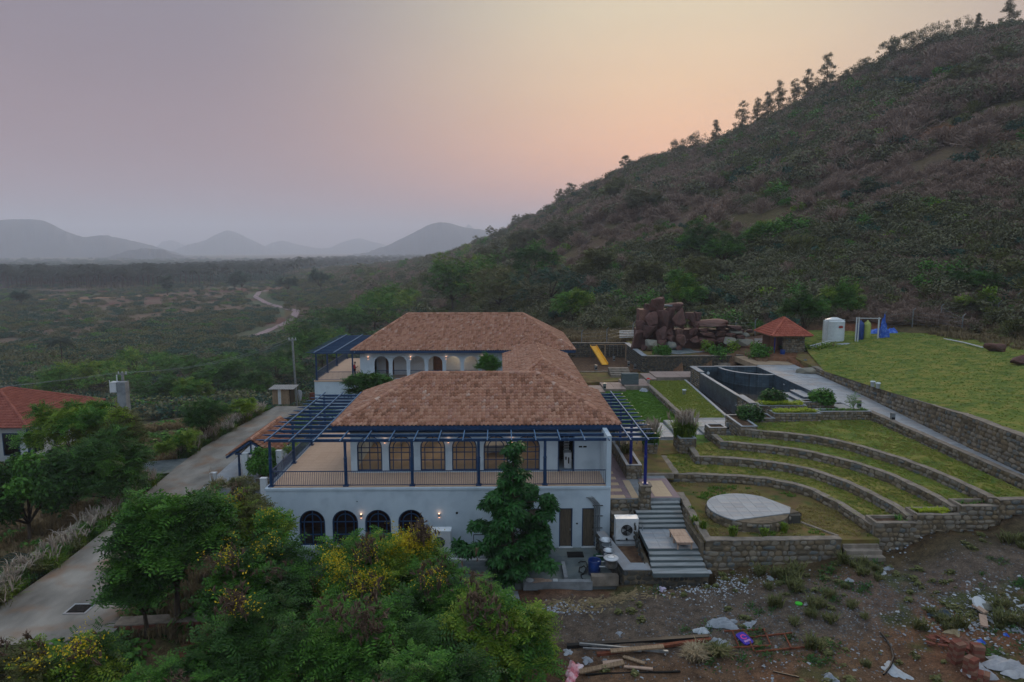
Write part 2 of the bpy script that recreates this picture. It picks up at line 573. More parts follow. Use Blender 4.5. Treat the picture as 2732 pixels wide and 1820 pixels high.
# ================================================================== LAND
# control points of the land near the buildings (x, y, z)
NEAR = np.array([
    (0, 33, -4.1), (4, 33.5, -3.9), (8, 32.6, -3.45), (11, 33.2, -3.2), (15, 33.8, -2.9), (20, 34.3, -2.3), (25, 34.5, -1.2), (29, 35, -.2),
    (34, 36, 1.2), (40, 38, 2.4), (8, 25, -3.7), (14, 25, -3.0), (20, 26, -2.4), (27, 27, -1.3), (5, 20, -4.0), (14, 18, -3.2), (24, 19, -2.2),
    (0, 25, -4.3), (-6, 28, -4.5), (-12, 28, -4.8), (-8, 20, -5.0), (-14, 25, -4.7), (-16, 34, -4.15), (-16, 50, -4.2), (-22, 29, -4.15), (-19, 45, -4.1), (-20, 60, -4.1), (-25, 75, -4.1),
    (-17, 22, -4.6), (-25, 22, -4.6), (-28, 38, -4.9), (-31, 33, -5.3), (-35, 45, -6), (-45, 60, -6.2), (-28, 56, -4.6), (-32, 62, -5), (-34, 78, -4.9), (-50, 80, -7.5), (-60, 40, -7.5),
    (-40, 25, -6), (0, 45, -4.2), (0, 60, -4.2), (0, 80, -4.2), (-12, 60, -4.2), (-16, 90, -4.6), (14, 60, -1.4), (14, 80, -1.4), (12, 97, .2),
    (0, 98, -2.5), (-15, 100, -5.5), (20, 98, 1.1), (30, 95, 1.25), (42, 96, 2), (52, 92, 2.4), (60, 80, 3.2), (66, 66, 5), (60, 52, 5.5), (50, 45, 4), (26, 86, 1.1),
    (-30, 95, -8), (-60, 100, -12), (36, 84, 1.3), (0, 5, -5), (-20, 5, -5), (20, 5, -4), (40, 15, -1), (60, 25, 4), (-50, 8, -8), (0, -30, -6), (60, -20, 0), (-60, -20, -9)], float)

def near_z(x, y):
    sh = x.shape
    x = x.ravel(); y = y.ravel()
    num = np.zeros_like(x); den = np.zeros_like(x)
    for (cx, cy, cz) in NEAR:
        w = 1.0 / (((x - cx) ** 2 + (y - cy) ** 2) + 2.0) ** 2.0
        num += w * cz; den += w
    return (num / den).reshape(sh)

def ridge_z(px, py, r):
    v = ray(px, py)
    return CAM[2] + r * v[2] / math.hypot(v[0], v[1])

# hill: picture column -> (foot distance, foot z, ridge distance, ridge row)
HILL = [(620, 420, -20, 1250, 722), (760, 330, -19, 1100, 724), (850, 290, -17, 1000, 720), (928, 250, -14, 930, 716), (1044, 200, -10, 850, 708), (1207, 150, -5, 700, 678), (1311, 136, -3, 600, 637),
        (1404, 126, -1.5, 520, 592), (1532, 118, 0, 450, 526), (1625, 112, .6, 420, 476), (1718, 108, 1, 390, 434), (1857, 106, 1.3, 365, 404),
        (1950, 104, 1.5, 350, 372), (2054, 103, 1.7, 340, 318), (2205, 104, 2, 330, 234), (2321, 105, 2.4, 325, 180), (2460, 105, 2.8, 320, 126),
        (2600, 104, 3.3, 320, 98), (2732, 100, 3.8, 320, 72), (3000, 90, 4.8, 330, 24), (3500, 70, 6, 340, 0), (5200, 60, 8, 350, 110)]
_hp = np.array([h[0] for h in HILL], float)
_haz = np.arctan((_hp - 1366) / FPX) + YAW
_hf = np.array([h[1] for h in HILL], float); _hfz = np.array([h[2] for h in HILL], float)
_hr = np.array([h[3] for h in HILL], float)
_hrz = np.array([ridge_z(h[0], h[4], h[3]) for h in HILL])

def far_z(az, r):
    rf = np.interp(az, _haz, _hf); zf = np.interp(az, _haz, _hfz)
    rr = np.interp(az, _haz, _hr); zr = np.interp(az, _haz, _hrz)
    valley = np.interp(r, [60, 110, 180, 400, 40000], [-5.5, -11.5, -18.5, -20, -20])
    t = np.clip((r - rf) / (rr - rf), 0, 1)
    x = r * np.sin(az); y = r * np.cos(az)
    z = zf + (zr - zf) * t ** 1.12
    amp = np.clip((zr - zf) * .10, 0, 7) * np.sin(np.pi * np.clip(t, 0, 1))
    z = z + amp * (fbm(x / 45, y / 45, 3, 4) - .5) * 1.6
    z = np.where(r < rf, np.interp(r, [60, 110], [-3.5, 0]) * 0 + zf, z)
    z = np.where(r > rr, np.maximum(zr - (r - rr) * .4, -20), z)
    # west of the hill: valley
    w = np.clip((az - _haz[0]) / (_haz[2] - _haz[0]), 0, 1)
    w = w * w * (3 - 2 * w)
    return valley * (1 - w) + z * w

def sstep(a, b, x):
    t = np.clip((x - a) / (b - a), 0, 1)
    return t * t * (3 - 2 * t)

def inpoly(x, y, poly):
    c = np.zeros(x.shape, bool)
    n = len(poly)
    for i in range(n):
        x1, y1 = poly[i]; x2, y2 = poly[(i + 1) % n]
        cond = ((y1 > y) != (y2 > y))
        xi = (x2 - x1) * (y - y1) / ((y2 - y1) if y2 != y1 else 1e-9) + x1
        c ^= cond & (x < xi)
    return c

# lawns, terraces and floors measured once and used both for the sheets and to sink the land beneath them
def gp(pts, z):
    return [at_z(x / 2.117 + 1620, y / 2.117 + 1000, z) for x, y in pts]

Z0, Z1, Z2, Z3, Z4, ZP = -0.9, -1.0, -0.5, 0.0, 0.5, 1.0
ZS = -1.5
w1 = gp([(305, 460), (380, 565), (490, 566), (600, 568), (750, 576), (900, 590), (1030, 614), (1150, 650), (1300, 725), (1400, 790), (1490, 850)], Z1)
w2 = gp([(460, 405), (500, 465), (620, 470), (760, 480), (900, 495), (1030, 514), (1150, 540), (1350, 610), (1500, 680), (1620, 745), (1710, 810)], Z2)
w3 = gp([(590, 340), (640, 380), (760, 392), (900, 405), (1030, 420), (1150, 440), (1400, 500), (1600, 570), (1750, 640), (1850, 690), (1950, 750)], Z3)
w4 = gp([(755, 310), (900, 325), (1020, 335), (1150, 350), (1280, 372), (1400, 400), (1650, 475), (1850, 550), (2050, 640), (2150, 690), (2250, 745)], Z4)
for w_ in (w1, w2, w3, w4):
    w_[-1] = (w_[-1][0], 35.3)
YF = 35.0                              # front line of the terraced garden
XP = 29.55                             # left edge of the ramped path
ramp_l = [(XP, 53.2), (XP, 46), (XP, 42), (XP, 35.2)]
path_r = [(33.5, 76), (33.1, 66), (32.5, 58.5), (32.0, 53.8), (31.4, 48), (31.0, 44.1), (30.5, 37.8), (30.45, 35.2)]
MASKS = [
    ([(-14.6, 38.6), (6.9, 38.6), (6.9, 53), (-14.6, 53)], -4.25),
    ([(-21, 72), (9, 72), (9, 89), (-21, 89)], -4.4),
    ([(0, 52), (9, 52), (9, 74), (0, 74)], -4.2),
    ([(-2, 34.2), (8.2, 34.0), (8.2, 39), (-2, 39.5)], -4.15),
    ([(8, 33.4), (11.2, 33.2), (11.2, 45), (8, 45)], -4.0),
    ([(6.6, 38.5), (12, 38.5), (12, 90), (6.6, 90)], -1.6),
    ([(10.8, YF), (31, YF), (31, 53.5), (29, 77), (10.8, 77)], -2.6),
    ([(9, 44), (30, 44), (30, 82), (9, 82)], -1.7),
    ([(20, 54.5), (33.4, 54.5), (33.4, 78), (20, 78)], -2.5),
    ([(9, 80), (18, 80), (18, 95), (9, 95)], -1.6),
    (path_r + [(28, 35.2), (28, 76)], -.2),
    ([(31.3, 35.3), (33.3, 68), (40, 96), (46, 99.6), (52.5, 93.5), (59, 86), (62, 76), (61, 60), (57, 48), (54, 40)], lambda x_: .9 + np.clip(x_ - 31, 0, 40) * .075),
]

def land(x, y):
    x = np.asarray(x, float); y = np.asarray(y, float)
    az = np.arctan2(x, y); r = np.hypot(x, y)
    n = near_z(x, y)
    f = far_z(az, r)
    w = sstep(72, 108, r)
    z = n * (1 - w) + f * w
    z = z + (fbm(x / 3.1, y / 3.1, 9, 4) - .5) * (.35 + .9 * sstep(90, 400, r))
    for poly, cap in MASKS:
        m = inpoly(x, y, poly)
        z = np.where(m, np.minimum(z, cap(x) if callable(cap) else cap), z)
    return z

def land1(x, y):
    return float(land(np.array([float(x)]), np.array([float(y)]))[0])

# ---------- the mesh: fine in front of the camera, coarse elsewhere
azs = np.concatenate([np.linspace(R(-180), R(-44), 36)[:-1], np.linspace(R(-44), R(46), 430), np.linspace(R(46), R(180), 36)[1:-1]])
rs = np.concatenate([np.arange(3, 22, 2.0), np.arange(22, 62, .42), np.arange(62, 110, 1.0), 110 * 1.026 ** np.arange(0, 190)])
rs = rs[rs < 9800]
A, RR = np.meshgrid(azs, rs, indexing='ij')
GX = RR * np.sin(A); GY = RR * np.cos(A)
GZ = land(GX, GY)
na, nr = A.shape
V = np.stack([GX, GY, GZ], -1).reshape(-1, 3)
i, j = np.meshgrid(np.arange(na), np.arange(nr - 1), indexing='ij')
i2 = (i + 1) % na
F = np.stack([i * nr + j, i * nr + j + 1, i2 * nr + j + 1, i2 * nr + j], -1).reshape(-1, 4)
me = np_mesh('ground', V, F[:, ::-1], smooth=True)

# what covers the land: real soil, gravel, dry grass, scrub green (base colours only)
def lin(h):
    return np.array(srgb(h)[:3])

x, y, z = V.T
r = np.hypot(x, y); az = np.arctan2(x, y)
n1 = fbm(x / 7, y / 7, 1, 5); n2 = fbm(x / 22, y / 22, 2, 5); n3 = fbm(x / 60, y / 130, 5, 5); n4 = fbm(x / 2.2, y / 2.2, 8, 4)
soil = lin('#66503f'); red = lin('#74503c'); grav = lin('#58544f'); dry = lin('#6f6148'); grn = lin('#3d4a2c'); scrub = lin('#41372e'); tan = lin('#8d7256'); dgrn = lin('#2d3f2c')

def mix(a, b, t):
    t = np.clip(t, 0, 1)[:, None]
    return a * (1 - t) + b * t

c = np.tile(soil, (len(x), 1))
c = mix(c, red, sstep(.42, .62, n1) * .8)
# grey gravel band across the yard in front of the terraces
gb = np.interp(x, [2, 8, 14, 20, 27, 34], [31.5, 30.3, 30, 30.6, 31.5, 32.5])
gw = sstep(3.2, 1.2, np.abs(y - gb) + (n1 - .5) * 4)
c = mix(c, grav, gw * (r < 60) * (x > 0) * .65)
c = mix(c, lin('#3a4a2a'), sstep(.52, .66, n4) * sstep(.4, .55, n1) * (r < 60) * (x > 3) * .8)
c = mix(c, lin('#3c3a26'), sstep(1.8, .3, np.abs(y - 34.0 - (n1 - .5))) * (x > 9) * (r < 60) * .6)
# left side: dry grass bank
c = np.where(((x < -15) & (r < 110))[:, None], mix(mix(c, dry, .75 + 0 * x), grn, sstep(.5, .62, n1) * .8), c)
# valley
val = sstep(95, 130, r) * (az < _haz[3] + .03)
vc = mix(np.tile(lin('#68584f'), (len(x), 1)), lin('#4a5644'), sstep(.40, .56, n3 * .6 + n2 * .4) * .95)
vc = mix(vc, tan * .6, sstep(.74, .84, fbm(x / 90, y / 200, 12, 4)) * .8)
vc = mix(vc, lin('#5c3a38'), sstep(.62, .7, fbm(x / 120, y / 40, 22, 4)) * .8)
c = np.where((val > .5)[:, None], vc, c)
# hill
hill = (r > np.interp(az, _haz, _hf) - 8) & (az > _haz[1])
hc = mix(np.tile(lin('#554840'), (len(x), 1)), lin('#604e44'), sstep(.45, .62, n2))
hc = mix(hc, lin('#5d5138'), sstep(.5, .65, n1) * .6)
hc = mix(hc, lin('#55502f'), sstep(.5, .62, fbm(x / 30, y / 30, 31, 4)) * .6)
c = np.where(hill[:, None], hc, c)
# worn red tracks on the hillside and the red cutting behind the back building
for (pts, wd) in (([(25, 100), (34, 99), (48, 97), (66, 92)], 2.2), ([(82, 118), (112, 128), (140, 150), (120, 178), (96, 190)], 2.2), ([(2, 100), (10, 99), (20, 99), (30, 98)], 3.5),
                  ([(95, 110), (88, 130), (120, 165), (90, 200), (60, 205)], 1.6)):
    dmin = np.full(len(x), 1e9)
    for (ax, ay), (bx, by) in zip(pts[:-1], pts[1:]):
        L2 = (bx - ax) ** 2 + (by - ay) ** 2
        t = np.clip(((x - ax) * (bx - ax) + (y - ay) * (by - ay)) / L2, 0, 1)
        dmin = np.minimum(dmin, np.hypot(x - ax - t * (bx - ax), y - ay - t * (by - ay)))
    c = mix(c, lin('#6e4433'), sstep(wd, wd * .3, dmin + (n4 - .5) * 1.5) * .85)
attr = me.attributes.new('cover', 'FLOAT_COLOR', 'POINT')
attr.data.foreach_set('color', np.concatenate([c, np.ones((len(x), 1))], 1).astype(np.float32).ravel())
gm = bpy.data.materials.new('ground_cover')
gm.use_nodes = True
t = gm.node_tree
b = t.nodes['Principled BSDF']
b.inputs['Roughness'].default_value = 1.0
b.inputs['Specular IOR Level'].default_value = .1
at = node(t, 'ShaderNodeAttribute', attribute_name='cover')
tcn = node(t, 'ShaderNodeTexCoord')
na_ = node(t, 'ShaderNodeTexNoise'); na_.inputs['Scale'].default_value = 1.7; na_.inputs['Detail'].default_value = 12; na_.inputs['Roughness'].default_value = .7
nb_ = node(t, 'ShaderNodeTexNoise'); nb_.inputs['Scale'].default_value = 14; nb_.inputs['Detail'].default_value = 8; nb_.inputs['Roughness'].default_value = .75
for q in (na_, nb_):
    t.links.new(tcn.outputs['Object'], q.inputs['Vector'])
ra = ramp(t, [(.32, (.5, .5, .52, 1)), (.68, (1.5, 1.45, 1.38, 1))])
rb = ramp(t, [(.35, (.55, .55, .55, 1)), (.62, (1.35, 1.35, 1.35, 1)), (.75, (2.3, 2.3, 2.4, 1))])
t.links.new(na_.outputs[0], ra.inputs[0]); t.links.new(nb_.outputs[0], rb.inputs[0])
t.links.new(mixc(t, 1.0, mixc(t, 1.0, at.outputs['Color'], ra.outputs[0], 'MULTIPLY'), rb.outputs[0], 'MULTIPLY'), b.inputs['Base Color'])
bp = node(t, 'ShaderNodeBump'); bp.inputs['Strength'].default_value = .8; bp.inputs['Distance'].default_value = .08
t.links.new(nb_.outputs[0], bp.inputs['Height']); t.links.new(bp.outputs[0], b.inputs['Normal'])
me.materials.append(gm)
struct(link('ground', me))

# ---------- far hills, each a solid ridge with a front and a back slope
def far_hill(pts, dist, depth, seed, amp):
    """pts: silhouette in picture pixels (2354-wide view)"""
    px = np.array([p[0] for p in pts]) * 1.1606; py = np.array([p[1] for p in pts]) * 1.1606
    n = 240
    xs = np.linspace(px[0], px[-1], n)
    # smooth interpolation
    ys = np.interp(xs, px, py)
    k = np.hanning(11); k /= k.sum()
    ys = np.convolve(np.pad(ys, 5, mode='edge'), k, 'valid')
    V = []
    m = 15
    for i in range(n):
        a = math.atan((xs[i] - 1366) / FPX) + YAW
        top = ridge_z(xs[i], ys[i], dist) + 22
        for j in range(m):
            t = (j / (m - 1)) * 2 - 1
            rr_ = dist + t * depth
            prof = (1 - abs(t) ** 1.25)
            nz_ = (fbm(np.array([i * .09]), np.array([t * 3 + seed]), seed, 4)[0] - .5) * amp * (1 - abs(t)) * (abs(t) * 2.5 + .12)
            V.append((rr_ * math.sin(a), rr_ * math.cos(a), -22 + max(0, top) * prof + nz_))
    V = np.array(V)
    i, j = np.meshgrid(np.arange(n - 1), np.arange(m - 1), indexing='ij')
    F = np.stack([i * m + j, i * m + j + 1, (i + 1) * m + j + 1, (i + 1) * m + j], -1).reshape(-1, 4)
    return V, F[:, ::-1]

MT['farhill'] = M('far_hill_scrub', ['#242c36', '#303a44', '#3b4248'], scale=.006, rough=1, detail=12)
HV = []; HF = []
o = 0
for args in (
    ([(-260, 560), (-120, 530), (0, 510), (60, 503), (95, 505), (115, 508), (150, 525), (200, 545), (245, 541), (275, 547), (310, 553), (350, 562), (400, 578), (440, 590)], 4600, 700, 1, 120),
    ([(225, 604), (260, 590), (300, 577), (325, 573), (345, 571), (375, 573), (400, 582), (450, 596), (480, 604)], 3300, 350, 2, 50),
    ([(360, 575), (380, 556), (405, 552), (430, 562), (460, 580)], 8600, 600, 3, 80),
    ([(405, 576), (440, 562), (480, 552), (505, 539), (530, 529), (552, 535), (580, 549), (612, 565), (650, 578)], 6800, 700, 4, 90),
    ([(600, 574), (630, 558), (655, 553), (690, 562), (730, 570), (760, 572)], 7600, 600, 5, 70),
    ([(690, 576), (760, 570), (800, 554), (830, 547), (860, 556), (900, 566), (960, 574)], 7800, 700, 6, 70),
    ([(800, 596), (860, 578), (905, 560), (940, 542), (965, 528), (985, 517), (1000, 514), (1022, 511), (1045, 515), (1075, 524), (1110, 528), (1160, 545), (1230, 570), (1300, 590)], 4300, 600, 7, 110),
    ([(1030, 560), (1058, 535), (1078, 515), (1098, 530), (1130, 555)], 7600, 400, 8, 60),
    ([(-300, 612), (-100, 600), (60, 598), (200, 602), (420, 600), (700, 598), (900, 600)], 2500, 300, 9, 30),
):
    v_, f_ = far_hill(*args)
    HV.append(v_); HF.append(f_ + o); o += len(v_)
struct(link('hills', np_mesh('hills', np.concatenate(HV), np.concatenate(HF), MT['farhill'], True)))

# ---------- haze
hz = MB().box(-10500, 10500, -10500, 10500, -60, 400)
hm = bpy.data.materials.new('haze_air')
hm.use_nodes = True
t = hm.node_tree
t.nodes.clear()
o = node(t, 'ShaderNodeOutputMaterial')
pv = node(t, 'ShaderNodeVolumePrincipled')
pv.inputs['Color'].default_value = (.84, .88, 1.0, 1)
pv.inputs['Density'].default_value = .00027
pv.inputs['Anisotropy'].default_value = 0.0
t.links.new(pv.outputs[0], o.inputs['Volume'])
ho = hz.build('haze', hm)
ho['kind'] = 'stuff'

# ================================================================== SHEETS (lawns, road, floors)
def sheet(name, poly, z, mat, skirt=.4, parent=None):
    o = MB().prism(list(poly), z - skirt, z).build(name, mat, parent)
    if parent is None:
        struct(o)
    return o

def resample(pl, n):
    pl = np.array(pl, float)
    d = np.r_[0, np.cumsum(np.hypot(*np.diff(pl, axis=0).T))]
    s = np.linspace(0, d[-1], n)
    return np.stack([np.interp(s, d, pl[:, 0]), np.interp(s, d, pl[:, 1])], 1)

def arcpar(pl):
    d = np.r_[0, np.cumsum(np.hypot(*np.diff(np.array(pl, float), axis=0).T))]
    return d / d[-1]

def strip_sheet(name, a, b, z, mat, nz=.06, nu=60, nv=10, zb=None):
    """gently uneven lawn between two lines; z may be (za, zb) for the two lines"""
    A_ = resample(a, nu); B_ = resample(b, nu)
    V = []
    za = np.interp(np.linspace(0, 1, nu), arcpar(a), z) if hasattr(z, '__len__') else np.full(nu, z)
    zb_ = za if zb is None else (np.interp(np.linspace(0, 1, nu), arcpar(b), zb) if hasattr(zb, '__len__') else np.full(nu, zb))
    for i in range(nu):
        for j in range(nv):
            t = j / (nv - 1)
            p = A_[i] * (1 - t) + B_[i] * t
            e = math.sin(math.pi * t)
            V.append((p[0], p[1], za[i] * (1 - t) + zb_[i] * t + (fbm(np.array([p[0] * .8]), np.array([p[1] * .8]), 4, 3)[0] - .5) * nz * 2 * e))
    i, j = np.meshgrid(np.arange(nu - 1), np.arange(nv - 1), indexing='ij')
    F = np.stack([i * nv + j, i * nv + j + 1, (i + 1) * nv + j + 1, (i + 1) * nv + j], -1).reshape(-1, 4)
    o = link(name, np_mesh(name, V, F[:, ::-1], mat, True))
    return struct(o)

def shift(pl, d):
    """move a line sideways by d (to its left)"""
    pl = np.array(pl, float)
    t = np.gradient(pl, axis=0)
    t /= np.linalg.norm(t, axis=1)[:, None]
    return [(p[0] - q[1] * d, p[1] + q[0] * d) for p, q in zip(pl, t)]

# terraces: each lawn runs from behind its own wall to the foot of the next wall up
strip_sheet('lawn', w1, w2, Z1, MT['grass_yellow'])
strip_sheet('lawn', w2, w3, Z2, MT['grass_yellow'])
strip_sheet('lawn', w3, w4, Z3, MT['grass'])
strip_sheet('lawn', w4, [(19.2, 51.6), (24, 52.2), (26.6, 53.4), (29.4, 53.1), (29.4, 46), (29.4, 42), (29.4, 35.3)], Z4, MT['grass'], nz=.1)
# stage garden
sheet('lawn', [(10.9, 34.6), (20.35, 34.6)] + [(p[0] + .1, p[1]) for p in w1[::-1]][:-1] + [(10.9, 44.1)], ZS, MT['dry_ground'], .8)
sheet('lawn', [(9.35, 43.75), (11.55, 43.75), (11.7, 48.2), (13.9, 48.9), (14, 52.0), (9.35, 52.0)], Z0, MT['dry_ground'])
sheet('lawn', [(11.6, 44.2), (11.75, 48.1), (13.85, 48.8), (13.65, 46.3), (14.5, 45.9), (14.2, 44.0)], Z1 - .015, MT['grass'])
# garden level lawns
sheet('lawn', [(9.35, 56.9), (15.8, 56.9), (15.8, 71.4), (7.5, 71.4), (7.5, 56.9)], Z0, MT['grass_green'])
sheet('lawn', [(16.05, 56.9), (19.5, 56.9), (20.6, 74.5), (16.05, 74.5)], -.5, MT['grass'])
sheet('lawn', [(14.4, 49.3), (16.2, 50.2), (18.1, 49.8), (18.3, 51.2), (16.8, 52.1), (14.4, 52.1)], Z2 - .02, MT['grass_green'])
# big upper lawn, rising towards the right
up_edge = [(32.8, 68.2), (32.2, 60.3), (31.6, 54), (31.25, 48.7), (31.15, 44.6), (30.7, 38.2), (30.7, 35.2)]
up_z = [1.65, 2.05, 2.4, 2.75, 3.0, 3.1, 3.1]
up_far = [(43.5, 101), (52, 97), (59, 90), (62.5, 79), (62, 66), (59, 52), (55, 40)]
strip_sheet('lawn', [(p[0] + .3, p[1]) for p in up_edge], up_far, up_z, MT['grass'], nz=.25, nu=70, nv=50, zb=[2.1, 2.6, 3.1, 3.5, 3.9, 4.1, 4.2])

sheet('lawn', [(33.12, 68.3), (43.3, 95.0), (37.5, 93.5), (37.4, 84), (34.0, 77)], 1.6, MT['dry_ground'])
# road on the left
road_l = [(-25.4, 29.2), (-25.1, 32.6), (-25.0, 37.6), (-25.2, 41.6), (-26.0, 48.0), (-26.7, 55), (-27.0, 61), (-26.6, 67), (-26.2, 73.6), (-25.6, 77)]
road_r = [(-18.0, 29.2), (-18.2, 31.4), (-19.6, 36), (-21.3, 42), (-22.4, 48), (-22.5, 54), (-23.0, 60), (-23.4, 66), (-22.8, 72), (-20.6, 76.8)]
strip_sheet('road', road_l[::-1], road_r[::-1], -3.8, MT['road'], nz=.02, nu=60, nv=8)
sheet('road', [(-31, 24), (-19, 24), (-19, 28.1), (-31, 28.1)], -4.05, MT['road'])
# grey spur road joining from the left
strip_sheet('road', [(-26.4, 53.6), (-31, 51.5), (-37, 50.5)], [(-26.6, 57.6), (-31, 56.0), (-37, 54.8)], -3.83, MT['concrete_dark'], nz=.02, nu=12, nv=5)
# pale forecourt under the porch
sheet('forecourt', [(-22.3, 49.4), (-17.0, 49.4), (-17.0, 61.0), (-22.8, 61.0)], -3.72, MT['granite'], .5)
sheet('forecourt', [(-16.9, 49.4), (-14.7, 49.4), (-14.7, 70.0), (-16.9, 70.0)], -3.80, MT['grass_green'], .5)

# pale track across the valley, draped on the land
def draped(name, pts, wd, mat, lift=.25):
    P_ = resample(pts, 90)
    L_ = np.array(shift(P_, wd / 2)); R_ = np.array(shift(P_, -wd / 2))
    n = len(P_); m = 5
    V = []
    for k in range(m):
        t = k / (m - 1)
        Q = L_ * (1 - t) + R_ * t
        V.append(np.c_[Q, land(Q[:, 0], Q[:, 1]) + lift])
    V = np.stack(V, 1).reshape(-1, 3)
    i, j = np.meshgrid(np.arange(n - 1), np.arange(m - 1), indexing='ij')
    F = np.stack([i * m + j, i * m + j + 1, (i + 1) * m + j + 1, (i + 1) * m + j], -1).reshape(-1, 4)
    return struct(link(name, np_mesh(name, V, F[:, ::-1], mat, True)))

draped('valley_track', [(-95, 262), (-97, 290), (-99, 326), (-110, 370), (-128, 402), (-150, 440), (-178, 500), (-196, 560), (-190, 600)], 3.8, MT['pav_pink'])
draped('valley_track', [(-440, 430), (-360, 455), (-290, 492), (-250, 520)], 12, M('red_earth', ['#8f6a52', '#a37a5c'], scale=.2, rough=1))

# service yard floor and the soil bed beside the stairs
sheet('yard_floor', [(-3.0, 34.6), (4.6, 34.5), (8.0, 34.5), (8.0, 38.95), (-14, 38.95), (-14, 36.6), (-3, 36.6)], -3.8, MT['concrete_dark'], .5)
sheet('soil_bed', [(6.6, 34.3), (8.0, 34.3), (8.0, 38.7), (6.6, 38.7)], -2.85, MT['soil'], 1.2)
# ================================================================== STONE WALLS
def rock_variant(seed, k=7):
    """a flat faced irregular field stone, unit size, facing +Y... returned as verts/tris in local x (width), y (out), z (height)"""
    rnd = random.Random(seed)
    ang = sorted([(i + rnd.uniform(-.28, .28)) / k * 2 * math.pi for i in range(k)])
    outer = []; inner = []
    for a in ang:
        c_, s_ = math.cos(a), math.sin(a)
        m = max(abs(c_), abs(s_)) ** .75
        rr_ = .5 / m * rnd.uniform(.86, 1.0)
        outer.append((c_ * rr_, 0.0, s_ * rr_))
        inner.append((c_ * rr_ * .78, rnd.uniform(.75, 1.05), s_ * rr_ * .78))
    V = outer + inner + [(rnd.uniform(-.1, .1), rnd.uniform(.9, 1.2), rnd.uniform(-.1, .1))]
    F = []
    for i in range(k):
        j = (i + 1) % k
        F.append((i, j, k + j)); F.append((i, k + j, k + i)); F.append((k + i, k + j, 2 * k))
    return np.array(V), np.array(F)

ROCKS = [rock_variant(s) for s in range(10)]
ROCK_ME = {}

def rock_me(i, matname):
    key = (i, matname)
    if key not in ROCK_ME:
        V, F = ROCKS[i]
        ROCK_ME[key] = np_mesh('stone', V, F, MT[matname])
    return ROCK_ME[key]

def face_stones(parent, p0, p1, zb0, zb1, zt0, zt1, n_ind, matname='stone', sw=.36, sh=.27, depth=.07, rnd=random, store=None):
    """stones on the vertical face from p0 to p1, outward normal to the right of p0->p1. Returns placements"""
    p0 = np.array(p0, float); p1 = np.array(p1, float)
    L = np.hypot(*(p1 - p0))
    d = (p1 - p0) / L
    nrm = np.array([d[1], -d[0]])
    hmax = max(zt0 - zb0, zt1 - zb1)
    if hmax <= .05:
        return
    rows = max(1, int(round(hmax / sh)))
    for r_ in range(rows):
        s = -rnd.uniform(0, sw * .5)
        hh = hmax / rows
        while s < L:
            w = sw * rnd.choice((.55, .75, .95, 1.2, 1.6)) * rnd.uniform(.85, 1.15)
            c_ = s + w / 2
            s += w
            if c_ < w * .2 or c_ > L - w * .2:
                continue
            t = min(max(c_ / L, 0), 1)
            zb = zb0 + (zb1 - zb0) * t; zt = zt0 + (zt1 - zt0) * t
            z = zt - (r_ + .5) * hh + rnd.uniform(-.03, .03)
            if z + hh * .3 < zb:
                continue
            hs = hh * rnd.uniform(.72, 1.18)
            if z + hs / 2 > zt - .01:
                z = zt - .01 - hs / 2
            q = p0 + d * c_
            store.append((q[0], q[1], z, math.atan2(d[1], d[0]), w * .97, depth * rnd.uniform(.6, 1.4), hs, rnd.randrange(10)))

def emit_stones(parent, store, n_ind, matname):
    """local +y of a stone must look out of the face: rotate by heading + pi"""
    store.sort(key=lambda s: s[0] ** 2 + s[1] ** 2)
    ind = store[:n_ind]; rest = store[n_ind:]
    base = wloc(parent)
    for (x_, y_, z_, a, w, dp, hs, vi) in ind:
        o = bpy.data.objects.new('stone', rock_me(vi, matname))
        COL.objects.link(o)
        o.parent = parent
        o.location = Vector((x_, y_, z_)) - base
        o.rotation_euler = (0, 0, a + math.pi)
        o.scale = (w, dp, hs)
    if rest:
        VV = []; FF = []; off = 0
        for (x_, y_, z_, a, w, dp, hs, vi) in rest:
            V, F = ROCKS[vi]
            a2 = a + math.pi
            X = V[:, 0] * w; Y = V[:, 1] * dp
            ca_, sa_ = math.cos(a2), math.sin(a2)
            VV.append(np.c_[X * ca_ - Y * sa_ + x_, X * sa_ + Y * ca_ + y_, V[:, 2] * hs + z_])
            FF.append(F + off); off += len(V)
        link('stonework', np_mesh('stonework', np.concatenate(VV), np.concatenate(FF), MT[matname]), parent, stuff=True)

